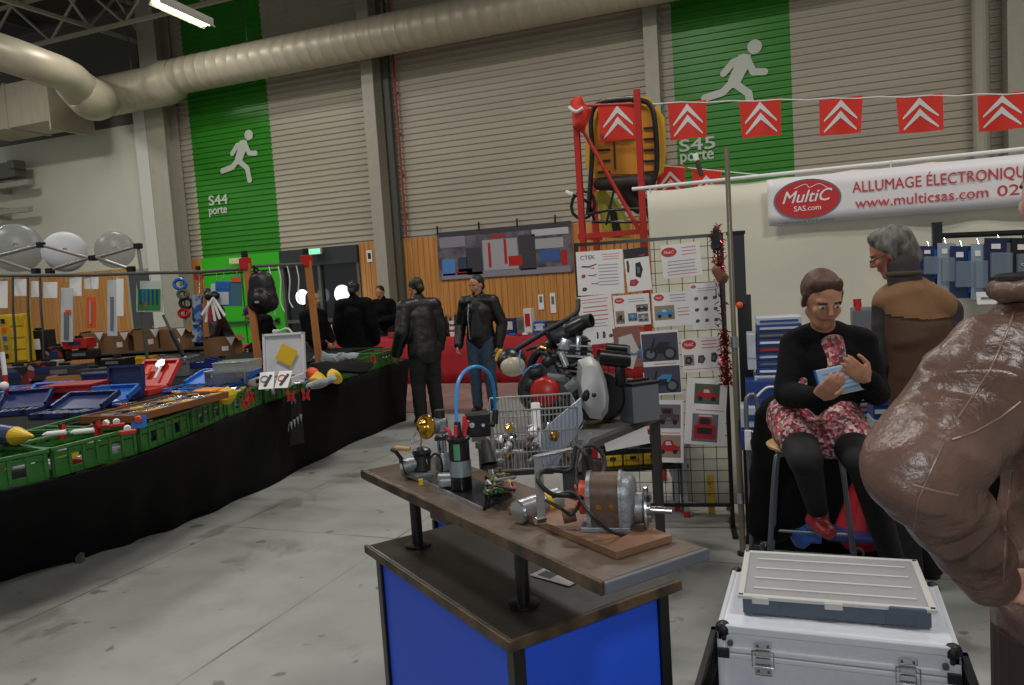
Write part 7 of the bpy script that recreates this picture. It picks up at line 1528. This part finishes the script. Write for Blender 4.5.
def std(pos, f, H=1.72, **ov):
    """joints of a standing figure; f = facing"""
    f = V((f[0], f[1], 0)).normalized(); r = V((f.y, -f.x, 0)); s = H/1.75; pos = V((pos[0], pos[1], 0))
    P = lambda a, b_, c_: pos+r*a*s+f*b_*s+V((0, 0, c_*s))
    lean = ov.pop('lean', 0); 
    J = dict(pel=P(0, 0, .96), wai=P(0, .01+lean*.3, 1.10), che=P(0, .01+lean, 1.30), nek=P(0, lean*1.25, 1.46), hed=P(0, .03+lean*1.5, 1.625), sl=P(-.185, lean*1.15, 1.41), sr=P(.185, lean*1.15, 1.41), el=P(-.25, -.02+lean, 1.13), er=P(.25, -.02+lean, 1.13), wl=P(-.24, .07+lean, .88), wr=P(.24, .07+lean, .88), hl=P(-.09, 0, .93), hr=P(.09, 0, .93), kl=P(-.10, .03, .50), kr=P(.10, .03, .50), al=P(-.11, -.01, .09), ar=P(.11, -.01, .09))
    J.update(f=f, r=r, s=s, hf=f, hu=V((0, 0, 1)), P=P)
    for k, v in ov.items(): J[k] = P(*v) if isinstance(v, tuple) else v
    return J
def body(t, J, vox=.009, skin=None, face=True, hands=(.4, .4), hn=(None, None)):
    s = J['s']; r, f = J['r'], J['f']; mb = MB()
    mb.cone_seg(J['pel'], J['wai'], .125*s, .115*s, side=r, flat=(1.15, .8), n=18); mb.cone_seg(J['wai'], J['che'], .118*s, .13*s, side=r, flat=(1.12, .78), n=18); mb.cone_seg(J['che'], J['nek'].lerp(J['che'], .25), .13*s, .08*s, side=r, flat=(1.2, .72), n=18)
    mb.cone_seg(J['nek']-V((0, 0, .03)), J['hed']-V((0, 0, .05)), .056*s, .052*s)
    for q in 'lr':
        mb.cone_seg(J['nek'].lerp(J['che'], .2), J['s'+q], .05*s, .055*s); mb.cone_seg(J['s'+q], J['e'+q], .052*s, .038*s); mb.cone_seg(J['e'+q], J['w'+q], .038*s, .025*s)
        mb.cone_seg(J['h'+q], J['k'+q], .085*s, .055*s); mb.cone_seg(J['k'+q], J['a'+q], .052*s, .034*s)
        tf = J.get('t'+q, f); mb.cone_seg(J['a'+q]-V((0, 0, .035*s)), J['a'+q]+tf*J.get('foot', .14)*s-V((0, 0, .055*s)), .038*s, .028*s, side=r, flat=(1.1, .8))
        i = 0 if q == 'l' else 1; d = J.get('d'+q) or (J['w'+q]-J['e'+q]); n = hn[i] or (r*(1 if q == 'l' else -1)+f*.1)
        hand(mb, J['w'+q], d, n, hands[i], s, thumb=J.get('th'+q, (1 if q == 'l' else -1)*(1 if V(d).normalized().cross(V(n)).dot(f) * (1 if q == 'l' else -1) > 0 else -1)), spread=J.get('spread', .1))
    Pf, R3 = head(mb, J['hed'], J['hf'], J['hu'], s*J.get('hk', 1.06))
    b = fuse(mb, vox, 3); o = b.build('body', skin or M_skin, t, smooth=True)
    if face: face_bits(t, Pf, R3, s*J.get('hk', 1.06))
    return Pf, R3
def hair(t, Pf, R3, mm, s=1., style='short', vox=.009):
    mb = MB(); mb.ball(Pf(0, -.024, .042), (.086*s, .100*s, .089*s), n=20, rot=R3)
    if style == 'short': mb.cone_seg(Pf(0, -.05, .0), Pf(0, -.062, -.03), .07*s, .055*s); mb.cone_seg(Pf(-.07, -.02, .02), Pf(-.07, -.03, -.01), .018*s, .014*s); mb.cone_seg(Pf(.07, -.02, .02), Pf(.07, -.03, -.01), .018*s, .014*s)
    if style == 'grey': 
        mb.cone_seg(Pf(0, -.05, .0), Pf(0, -.062, -.045), .078*s, .062*s); 
        for q in (-1, 1): mb.cone_seg(Pf(q*.066, -.01, .045), Pf(q*.07, -.012, -.02), .024*s, .016*s)
        mb.cone_seg(Pf(-.03, .04, .095), Pf(.04, .03, .095), .03*s, .03*s)
    if style == 'long': mb.cone_seg(Pf(0, -.05, .02), Pf(0, -.075, -.18), .085*s, .07*s, side=R3.col[0].xyz, flat=(1.1, .6)); mb.cone_seg(Pf(-.07, -.01, .03), Pf(-.085, -.02, -.14), .03*s, .025*s); mb.cone_seg(Pf(.07, -.01, .03), Pf(.085, -.02, -.14), .03*s, .025*s)
    if style == 'bob': mb.ball(Pf(0, -.085, .02), (.05*s, .045*s, .05*s), n=14, rot=R3); mb.cone_seg(Pf(-.03, .035, .085), Pf(.04, .03, .085), .035*s, .035*s); mb.cone_seg(Pf(-.068, .0, .03), Pf(-.074, .0, -.02), .02*s, .012*s); mb.cone_seg(Pf(.068, .0, .03), Pf(.074, .0, -.02), .02*s, .012*s)
    return fuse(mb, vox, 2, amp2=.003, nsc2=30).build('hair', mm, t, smooth=True)
def jacket(t, J, mm, nm='jacket', g=.022, hem=None, vox=.012, amp=.006, nsc=9, flare=1., long_=0., collar=True, seed=1, arms='lr', sleeve=1.):
    s = J['s']; r = J['r']; mb = MB(); h = J['pel']-V((0, 0, long_))
    mb.cone_seg(h, J['wai'], (.128+g)*s*flare, (.122+g)*s, side=r, flat=(1.15, .84), n=20); mb.cone_seg(J['wai'], J['che'], (.122+g)*s, (.134+g)*s, side=r, flat=(1.14, .82), n=20); mb.cone_seg(J['che'], J['nek'].lerp(J['che'], .3), (.134+g)*s, (.09+g)*s, side=r, flat=(1.22, .76), n=20)
    for q in arms:
        mb.cone_seg(J['nek'].lerp(J['che'], .22), J['s'+q], (.055+g)*s, (.06+g)*s); mb.cone_seg(J['s'+q], J['e'+q], (.056+g)*s, (.044+g)*s); mb.cone_seg(J['e'+q], J['e'+q].lerp(J['w'+q], .93*sleeve), (.044+g)*s, (.030+g)*s)
    if collar: mb.cone_seg(J['nek']-V((0, 0, .01)), J['nek']+V((0, 0, .035))+(J['hed']-J['nek'])*.1, .078*s, .072*s)
    return fuse(mb, vox, 4, amp=amp, nsc=nsc, seed=seed).build(nm, mm, t, smooth=True)
def trousers(t, J, mm, nm='trousers', g=.02, vox=.012):
    s = J['s']; mb = MB(); mb.cone_seg(J['pel'], J['wai'], (.125+g*.5)*s, (.115+g*.4)*s, side=J['r'], flat=(1.15, .84))
    for q in 'lr': mb.cone_seg(J['h'+q], J['k'+q], (.088+g)*s, (.06+g)*s); mb.cone_seg(J['k'+q], J['a'+q]-V((0, 0, .02)), (.056+g)*s, (.045+g)*s)
    return fuse(mb, vox, 4, amp=.006, nsc=10).build(nm, mm, t, smooth=True)
def shoes(t, J, mm, nm='shoe', L=.15):
    s = J['s']
    for q in 'lr':
        f = J.get('t'+q, J['f']); a = J['a'+q]; b = MB(); b.cone_seg(a-V((0, 0, .045*s))-f*.02, a+f*L*s-V((0, 0, .055*s)), .045*s, .034*s, side=J['r'], flat=(1.1, .9)); b.cone_seg(a, a-V((0, 0, .03)), .045*s, .048*s)
        for v in b.bm.verts: pass
        fuse(b, .01, 3).build(nm, mm, t, smooth=True)
def back_of(vec): return V((vec[0], vec[1], 0)).normalized()
FWh = back_of(FW)
def person(lab, pos): return thing('person', lab, 'person', V((pos[0], pos[1], 0)))

# --- man facing us in open black leather jacket and jeans
p = G(486, 411, 0); fc = (-FWh*1-RT*.35); J = std(p, fc, 1.69, wl=(-.25, .05, .84), wr=(.27, .12, .86), er=(.28, -.03, 1.12), el=(-.29, -.03, 1.12)); J['hf'] = (J['f']+J['r']*-.3+V((0, 0, -.25))).normalized()
J['hf'] = (-FWh*.8-RT*.75+V((0, 0, -.3))).normalized()
t = person('man facing us in an open black leather jacket and jeans before the red counter', p); Pf, R3 = body(t, J, .011, hands=(.5, .7)); hair(t, Pf, R3, M_hairb, J['s']); jacket(t, J, M_leath, g=.03, seed=2, amp=.004, long_=.02, flare=1.06); trousers(t, J, M_jean); shoes(t, J, M_shoe)
P = J['P']; b = MB(); b.cone_seg(P(0, .10, 1.38), P(0, .125, 1.0), .05, .065, side=J['r'], flat=(1.2, .75)); fuse(b, .012, 4).build('grey_sweater', mat('sweater', '#26272b', .9), t, smooth=True)
b = MB(); b.tube([P(.075, .165, 1.40), P(.09, .175, 1.2), P(.085, .17, .95)], .006); b.build('zip', M_chrome, t); 
MB().cone_seg(Pf(0, .07, -.07), Pf(0, .055, -.09), .022, .02).build('beard', M_hairb, t, smooth=True)
# --- man seen from behind, black leather jacket, hand on the crate
p = G(430, 424, 0); J = std(p, FWh-RT*.55, 1.70, lean=.06, wl=(-.30, .15, .87), el=(-.27, .0, 1.12)); J['hf'] = (J['f']-J['r']*.3+V((0, 0, -.55))).normalized()
t = person('man from behind in a black leather jacket, head bowed, at the far stall end', p); Pf, R3 = body(t, J, .011, face=True); hair(t, Pf, R3, M_hairb, J['s']); jacket(t, J, M_leath, g=.04, seed=5, long_=.1, flare=1.08, amp=.004); trousers(t, J, mat('trouser_black', '#0d0d10', .8), g=.03); shoes(t, J, M_shoe)
# --- tall black coat
p = D(362, 400, 11.0); p = V((p.x, p.y, 0)); J = std(p, FWh+RT*.2, 1.72); J['hf'] = (FWh+RT*.2+V((0, 0, -.3))).normalized()
t = person('person from behind in a long black coat, standing left of the reaching man', p); Pf, R3 = body(t, J, .012, face=True); hair(t, Pf, R3, M_hairb, J['s']); jacket(t, J, M_coat, 'coat', g=.05, long_=.28, flare=1.15, amp=.006); trousers(t, J, mat('trouser_black', '', .8), g=.03); shoes(t, J, M_shoe)
# --- man behind the counter, arm bent
p = AY(385, 300, 12.45); p = V((p.x, p.y, 0)); d_ = (p+V((0, 0, 1.4))-CAM).dot(FW); J = std(p, -FWh-RT*.5, 1.63, lean=.08, wl=(.05, .28, 1.05), el=(-.33, .05, 1.14), er=(.3, .05, 1.12), wr=(.2, .3, .98)); J['hf'] = (-FWh-RT*.4+V((0, 0, -.4))).normalized()
t = person('man in black behind the red counter with his arm bent, beside the middle column', p); Pf, R3 = body(t, J, .012); hair(t, Pf, R3, M_hairb, J['s'], 'short'); jacket(t, J, M_coat, g=.03, seed=7); trousers(t, J, mat('trouser_black', '', .8)); shoes(t, J, M_shoe)
# --- woman with long hair behind the right post
p = D(320, 400, 10.5); p = V((p.x, p.y, 0)); J = std(p, RT*.9-FWh*.35, 1.62, wl=(-.1, .25, 1.0), el=(-.24, .08, 1.1), wr=(.12, .26, .98), er=(.24, .06, 1.1)); J['hf'] = (RT*.9-FWh*.5).normalized()
t = person('woman with long dark hair in a black coat and jeans behind the right wooden post', p); Pf, R3 = body(t, J, .012); hair(t, Pf, R3, M_hairbr, J['s'], 'long'); jacket(t, J, M_coat, 'coat', g=.025, long_=.06, seed=3); trousers(t, J, M_jean); shoes(t, J, M_shoe)
# --- stall holder in black leather between the left and middle posts
p = D(232, 400, 11.7); p = V((p.x, p.y, 0)); J = std(p, -FWh*.7-RT*.8, 1.76, lean=.14, wl=(-.05, .48, .98), el=(-.22, .28, 1.06), wr=(.22, .36, .98), er=(.28, .16, 1.08)); J['hf'] = (-FWh*.7-RT*.6+V((0, 0, -.5))).normalized()
t = person('stall holder in black leather between the left and middle posts, head behind hanging packs', p); Pf, R3 = body(t, J, .012); hair(t, Pf, R3, M_hairb, J['s']); jacket(t, J, M_leath, g=.045, seed=9, long_=.08, flare=1.1); trousers(t, J, mat('trouser_black', '', .8)); shoes(t, J, M_shoe)
# --- bending person with purple cap
p = D(283, 400, 11.2); p = V((p.x, p.y, 0)); J = std(p, -FWh*.6-RT*.8, 1.56, lean=.2, wl=(-.1, .45, .95), el=(-.24, .25, 1.02), wr=(.2, .42, .95), er=(.27, .2, 1.02)); J['hf'] = (-FWh*.4-RT*.8+V((0, 0, -.5))).normalized(); J['hed'] = J['hed']-V((0, 0, .08))+J['f']*.05
t = person('stooping person in black with a dull purple cap between the middle and right posts', p); Pf, R3 = body(t, J, .012); jacket(t, J, M_coat, g=.05, seed=4, long_=.05); trousers(t, J, mat('trouser_black', '', .8)); shoes(t, J, M_shoe)
b = MB(); b.ball(Pf(0, -.02, .05), (.088, .104, .082), rot=R3); b.cone_seg(Pf(0, .06, .05), Pf(0, .12, .04), .05, .04, side=R3.col[0].xyz, flat=(1, .25)); fuse(b, .01, 3).build('purple_cap', mat('purple_cap', '#3d2440', .8), t, smooth=True)

# --- man in the brown waistcoat, seen from behind
DV = 3.9; C = lambda x, y, d=DV: D(x, y, d)
p = C(918, 600); p = V((p.x, p.y, 0)); J = std(p, FWh-RT*.75, 1.76)
c0_ = C(922, 330); J.update(sl=C(888, 305, 3.95), sr=C(946, 312, 3.88), che=C(920, 335), wai=C(922, 375), pel=C(924, 415), nek=C(904, 276), hed=C(893, 255, 3.95), el=C(884, 366, 3.95), wl=C(888, 392, 4.15), er=C(955, 375, 3.85), wr=C(940, 415, 4.0), hf=(FWh*.45-RT*.95+V((0, 0, -.42))).normalized(), hl=C(908, 425), hr=C(942, 425))
J['hed'] = C(891, 253, 3.95); J['hf'] = (FWh*.55-RT*.85+V((0, 0, -.45))).normalized(); J['hu'] = (V((0, 0, 1))-RT*.25).normalized()
M_slv = mat('sleeve_grey', '#322c2e', .85, bump=.2, bscale=15); M_vest = mat('waistcoat', '#4d3320', .75, noise_amt=.15, scale=5, bump=.2, bscale=14); M_yoke = mat('yoke', '#7b5836', .75)
t = person('grey-haired man from behind in a brown waistcoat over dark grey sleeves', p); Pf, R3 = body(t, J, .008, skin=mat('skin_ruddy', '#b5705a', .5)); hair(t, Pf, R3, M_hairg, J['s']*1.04, 'grey', vox=.007)
jacket(t, J, M_slv, 'sweater', g=.016, seed=3, amp=.006)
mb = MB(); s_ = J['s']
mb.cone_seg(J['pel']-V((0, 0, .02)), J['wai'], .17, .165, side=J['r'], flat=(1.12, .86), n=22); mb.cone_seg(J['wai'], J['che'], .165, .175, side=J['r'], flat=(1.14, .84), n=22); mb.cone_seg(J['che'], J['nek'].lerp(J['che'], .35), .176, .125, side=J['r'], flat=(1.22, .8), n=22)
for q in 'lr': mb.cone_seg(J['nek'].lerp(J['che'], .25), J['s'+q].lerp(J['nek'], .12), .085, .082)
v_ = fuse(mb, .010, 4, amp=.008, nsc=6, seed=8)
low = bmesh.new(); 
def split_zone(mbx, test):
    a = MB(); a.bm.free(); a.bm = mbx.bm.copy(); bmesh.ops.delete(a.bm, geom=[f_ for f_ in a.bm.faces if not test(f_.calc_center_median())], context='FACES'); return a
cut = C(918, 316).z; yk = split_zone(v_, lambda c: c.z > cut+.02*sin(c.x*9)); bd2 = split_zone(v_, lambda c: c.z <= cut+.02*sin(c.x*9)+.012)
o = yk.build('waistcoat_yoke', M_yoke, t, smooth=True); o.modifiers.new('s', 'SOLIDIFY').thickness = .006; o = bd2.build('waistcoat', M_vest, t, smooth=True); v_.bm.free()
b = MB(); pts_ = [J['nek']+V((0, 0, .012))+(J['r']*cos(k*pi/8)*.073+J['f']*sin(k*pi/8)*.07) for k in range(16)]; b.tube(pts_, .017, n=8, closed=True); fuse(b, .007, 3).build('collar', mat('collar_brown', '#43372c', .8), t, smooth=True)
b = MB(); b.tube([Pf(-.076, .0, .01), Pf(-.076, .06, .008), Pf(-.05, .092, .0), Pf(0, .098, .002), Pf(.05, .092, 0)], .003, n=6); b.build('glasses', M_eb, t)
trousers(t, J, mat('trouser_black', '', .8)); shoes(t, J, M_shoe)

# --- seated woman reading a pad
W = lambda x, y, d=3.35: D(x, y, d)
f_ = (-FWh+RT*.02).normalized(); r_ = V((f_.y, -f_.x, 0))      # her right is on our left
J = dict(f=f_, r=r_, s=.95, hu=V((0, 0, 1)), foot=.085)
ST = V((sx0, sy0, SH))
hipc = ST+V((.02, .02, .10))
J.update(pel=hipc, wai=W(826, 400, 3.42), che=W(827, 358, 3.42), nek=W(823, 328, 3.4), hed=W(822, 300, 3.32), sr=W(796, 345, 3.42), sl=W(860, 343, 3.42), er=W(787, 394, 3.34), el=W(876, 392, 3.36), wr=W(815, 398, 3.12), wl=W(868, 380, 3.10),
         hr=hipc+V((-.085, -.02, -.01)), hl=hipc+V((.095, -.02, -.01)), kr=W(806, 462, 3.12), kl=W(862, 462, 3.08), ar=W(815, 512, 3.30), al=W(892, 545, 3.35))
J['al'] = W(905, 600, 3.3); J['ar'] = W(818, 512, 3.28); J['tr'] = (f_*.95+V((.08, 0, -.1))).normalized(); J['tl'] = (f_*.9+V((.1, 0, -.2))).normalized()
J['hf'] = (f_+V((0, 0, -.42))).normalized(); J['hu'] = V((0, 0, 1))
J['dl'] = (W(845, 362, 3.03)-J['wl']); J['dr'] = (W(832, 385, 3.05)-J['wr'])
t = thing('person', 'woman in a black cardigan and floral skirt seated on the bar stool, holding a pad', 'person', V((sx0, sy0, 0)))
Pf, R3 = body(t, J, .0065, hands=(.25, .3), hn=(FWh, FWh)) if False else body(t, J, .0065, hands=(.22, .3), hn=(V(FWh)*1.0+V((0, 0, .1)), V(FWh)*1.0))
hair(t, Pf, R3, M_hairbr, .97, 'bob', vox=.007)
M_knit = mat('black_knit', '#0d0c0e', .9, spec=.2, bump=.3, bscale=30); jacket(t, J, M_knit, 'cardigan', g=.014, collar=False, seed=6, amp=.006, vox=.009, long_=-.02)
M_flor = patches('floral', ['#a83244', '#c98a8f', '#3c3438', '#7f766a', '#b8616e', '#d0b3a8', '#8d2430', '#4d4446'], 75, .8)
mb = MB(); 
for q in 'lr': mb.cone_seg(J['h'+q]+V((0, 0, .02)), J['h'+q].lerp(J['k'+q], .50)+V((0, 0, .01)), .106, .092, n=18)
mb.cone_seg(J['pel'], J['pel']+V((0, 0, .10)), .132, .125, side=r_, flat=(1.1, .85), n=20); mb.cone_seg(J['hl'].lerp(J['kl'], .45), J['hr'].lerp(J['kr'], .45), .08, .08)
fuse(mb, .010, 6, amp=.006, nsc=10).build('floral_skirt', M_flor, t, smooth=True)
mb = MB()
for q in 'lr': mb.cone_seg(J['h'+q], J['k'+q], .09, .068, n=18); mb.cone_seg(J['k'+q], J['a'+q], .062, .042, n=18)
fuse(mb, .010, 5).build('leggings', mat('leggings', '#08080a', .8), t, smooth=True)
shoes(t, J, mat('red_shoe', '#8f1f28', .4), 'red_shoe', .09)
# floral blouse showing at the front
mb = MB(); mb.cone_seg(J['nek'].lerp(J['che'], .35)+f_*.075, J['che']+f_*.108-V((0, 0, .04)), .05, .055, side=r_, flat=(1, .5)); fuse(mb, .008, 3).build('floral_blouse', M_flor, t, smooth=True)
mb = MB(); mb.cone_seg(J['sr'].lerp(J['er'], .72)+f_*.055+V((.035, 0, 0)), J['sr'].lerp(J['er'], .98)+f_*.06+V((.03, 0, 0)), .018, .02); mb.build('floral_trim', M_flor, t, smooth=True)
b = MB(); wv = J['wl']+(J['el']-J['wl']).normalized()*.01; ax_ = (J['el']-J['wl']).normalized(); u1 = ax_.orthogonal().normalized(); u2 = ax_.cross(u1); b.tube([wv+u1*.034*cos(k*pi/6)+u2*.034*sin(k*pi/6) for k in range(12)], .005, closed=True); b.build('bracelet', M_brass, t)
# the pad she holds
pc = W(840, 380, 3.13); F_ = frame(pc, (RT*1+V((0, 0, .22))), (V((0, 0, 1))-RT*.12+FWh*.25)); t = thing('writing_pad', 'blue-edged white pad held by the seated woman', 'pad', pc-V((0, 0, .07)))
MB().box((0, 0, 0), (.175, .115, .012), m=F_, bev=.002).build('pages', M_wp, t); MB().box((0, 0, .007), (.165, .105, .002), m=F_).build('page_print', mat('page_blue', '#8fb0cf', .5), t); MB().box((-.088, 0, 0), (.005, .118, .016), m=F_).build('spine', M_bl, t)
b = MB()
for k in range(5): b.box((0, -.035+.017*k, .0085), (.13, .003, .001), m=F_)
b.build('ruled_lines', M_gr, t)

# --- man in the brown leather jacket at the right edge, back to us
K = lambda x, y, d: D(x, y, d)
f_ = (FWh+RT*.15).normalized(); r_ = V((f_.y, -f_.x, 0)); base_ = K(1110, 500, 1.62); base_ = V((base_.x, base_.y, 0))
M_bl2 = mat('brown_leather', '#6a5044', .37, c2='#4a342b', scale=5, bump=.32, bscale=30, spec=.55)
J = std(base_, f_, 1.80)
SLc = K(1015, 385, 1.44); ELc = K(916, 466, 1.33); WLc = K(987, 576, 1.52)
J.update(sl=SLc, el=ELc, wl=WLc, nek=K(1052, 288, 1.50), hed=K(1071, 192, 1.53), che=K(1108, 385, 1.62), wai=K(1116, 480, 1.63), pel=K(1106, 575, 1.63), sr=K(1160, 350, 1.75), er=K(1200, 500, 1.9), wr=K(1190, 620, 2.0))
J['hl'] = J['pel']-r_*.09-V((0, 0, .03)); J['hr'] = J['pel']+r_*.09-V((0, 0, .03)); J['kl'] = V((J['hl'].x, J['hl'].y, .5)); J['kr'] = V((J['hr'].x, J['hr'].y, .5)); J['al'] = V((J['hl'].x, J['hl'].y, .09)); J['ar'] = V((J['hr'].x, J['hr'].y, .09)); J['dl'] = (f_*.55+RT*.75+V((0, 0, -.45))).normalized()
t = person('man in a worn brown leather jacket, elbow out, at the right edge', base_)
Pf, R3 = body(t, J, .009, skin=mat('skin_pale', '#c99c88', .5), face=True); hair(t, Pf, R3, M_hairbr, 1.02, 'short', vox=.008)
mb = MB(); 
mb.cone_seg(J['pel']-V((0, 0, .09)), J['wai'], .185, .180, side=r_, flat=(1.12, .85), n=26); mb.cone_seg(J['wai'], J['che'], .180, .195, side=r_, flat=(1.14, .84), n=26); mb.cone_seg(J['che'], J['nek'].lerp(J['che'], .3), .195, .135, side=r_, flat=(1.22, .8), n=26)
mb.cone_seg(J['nek'].lerp(J['che'], .25), SLc, .09, .095, n=22); mb.cone_seg(SLc, ELc, .094, .076, n=24); mb.cone_seg(K(990, 362, 1.47), K(922, 436, 1.38), .085, .066, n=24); mb.cone_seg(ELc, WLc.lerp(ELc, .06), .072, .056, n=24)
mb.cone_seg(J['nek'].lerp(J['che'], .25), J['sr'], .1, .1); mb.cone_seg(J['sr'], J['er'], .095, .08); mb.cone_seg(J['er'], J['wr'], .08, .055)
AX1 = (ELc-SLc).normalized(); AX2 = (WLc-ELc).normalized()
def leather_fold(co):
    """long pulls along the upper sleeve, rings of creases towards elbow and wrist"""
    L_ = (ELc-SLc).length; u = (co-SLc).dot(AX1)/L_; d1 = ((co-SLc)-AX1*(co-SLc).dot(AX1)).length
    L2_ = (WLc-ELc).length; u2_ = (co-ELc).dot(AX2)/L2_; d2 = ((co-ELc)-AX2*(co-ELc).dot(AX2)).length
    hx = (RT*.93-V((0, 0, .36))); al = co.dot(hx); q = (co-hx*al*.72)*9.5
    h = .013*(1-2.2*abs(noise.noise(q))) + .010*noise.noise(co*3.6)
    if d1 < .15 and .55 < u < 1.25: h += .0065*(1-abs(u-.9)/.36)*(1-2*abs(noise.noise(V((u*6, d1*6, 4))+co*3)))
    if d2 < .13 and .05 < u2_ < 1.05: h += .006*sin(u2_*19+noise.noise(co*9)*4)*min(1, (u2_-.05)*4)
    return h
jb = fuse(mb, .0075, 6, amp=0, seed=12, amp2=.0012, nsc2=30, fold=leather_fold); jo = jb.build('leather_jacket', M_bl2, t, smooth=True)
# cuff, ribbed hem, collar
a2 = (WLc-ELc).normalized(); MB().cyl(WLc-a2*.05, WLc+a2*.022, .058, .053, n=26).build('cuff', M_bl2, t, smooth=40)
b = MB(); n_ = 80; R0 = [J['pel']+V((0, 0, -.12-.0*k))+r_*cos(2*pi*k/n_)*(.212+.003*(k % 2))+f_*sin(2*pi*k/n_)*(.165+.003*(k % 2)) for k in range(n_)]; R1 = [p_+V((0, 0, -.17)) for p_ in R0]; b.ring_loft([R0, R1]); b.build('ribbed_hem', mat('hem_dark', '#2a1e19', .85), t, smooth=30)
b = MB(); nk = J['nek']; ring = [nk+V((0, 0, .0))+r_*cos(2*pi*k/14)*.088+f_*sin(2*pi*k/14)*.085 for k in range(14)]; b.tube(ring, .022, n=10, closed=True); fuse(b, .007, 4, amp=.003, nsc=20).build('collar', M_bl2, t, smooth=True)
b = MB(); b.tube([p_+V((0, 0, .024)) for p_ in ring], .009, n=8, closed=True); b.build('dark_lining', mat('lining', '#1f1a1a', .9), t)
# raised seams following the sleeve and shoulder
from mathutils.bvhtree import BVHTree
bv = BVHTree.FromPolygons([v.co.copy() for v in jo.data.vertices], [list(p_.vertices) for p_ in jo.data.polygons]); inv = wm(t).inverted(); O_ = inv @ CAM
def seam(px_pts, r=.0022):
    pts_ = []
    for a_, c_ in zip(px_pts, px_pts[1:]):
        for k in range(10):
            x = a_[0]+(c_[0]-a_[0])*k/10; y = a_[1]+(c_[1]-a_[1])*k/10; h_ = bv.ray_cast(O_, (inv.to_3x3() @ ray(x, y)).normalized())
            if h_[0]: pts_.append(wm(t) @ h_[0])
    if len(pts_) > 3: b = MB(); b.tube(pts_, r, n=6); b.build('seam', mat('seam_brown', '#6f5548', .4), t, smooth=True)
seam([(912, 545), (918, 500), (932, 468), (945, 440)]); seam([(952, 440), (975, 432), (1000, 418), (1023, 400)]); seam([(958, 418), (990, 370), (1008, 330), (1015, 310)]); seam([(912, 485), (938, 492), (960, 496)], .003); seam([(1012, 470), (1006, 520), (1003, 590)])
trousers(t, J, M_jean); shoes(t, J, M_shoe)
# ================================================================== LIGHT, CAMERA
w = bpy.data.worlds.new('hall'); bpy.context.scene.world = w; w.use_nodes = True
w.node_tree.nodes['Background'].inputs[0].default_value = lin('#c9cbc6'); w.node_tree.nodes['Background'].inputs[1].default_value = .42
def area(x, y, z, sx, sy, e, col=(1, .965, .91)):
    l = bpy.data.lights.new('hall_light', 'AREA'); l.shape = 'RECTANGLE'; l.size = sx; l.size_y = sy; l.energy = e; l.color = col
    o = bpy.data.objects.new('hall_light', l); o.location = (x, y, z); COL.objects.link(o); return o
for x, y, e in ((-9, 3.5, 150), (-3, 2.5, 170), (2.5, 1.5, 170), (-9, 9, 130), (-2.5, 9, 140), (3.5, 8, 120), (-15, 8.5, 190), (-11, 11, 70)):  # the two leftmost are added to brighten the wall at left
    area(x, y, 7.0, 1.6, .5, e)
l = bpy.data.lights.new('camera_flash', 'AREA'); l.size = .08; l.energy = 12; l.color = (.93, .96, 1)
o = bpy.data.objects.new('camera_flash', l); o.location = CAM + UP*.14 - FW*.02; o.rotation_euler = Matrix((RT, UP, -FW)).transposed().to_euler(); COL.objects.link(o)
cam = bpy.data.cameras.new('camera'); cam.sensor_width = 36; cam.lens = FPX*36/1024; cam.clip_start = .05; cam.clip_end = 100
co = bpy.data.objects.new('camera', cam); COL.objects.link(co)
co.matrix_world = Matrix.Translation(CAM) @ Matrix((RT, UP, -FW)).transposed().to_4x4()
sc = bpy.context.scene; sc.camera = co
sc.view_settings.view_transform = 'Standard'; sc.view_settings.look = 'None'; sc.view_settings.gamma = 1; sc.view_settings.exposure = 0.0; sc.view_settings.use_curve_mapping = False
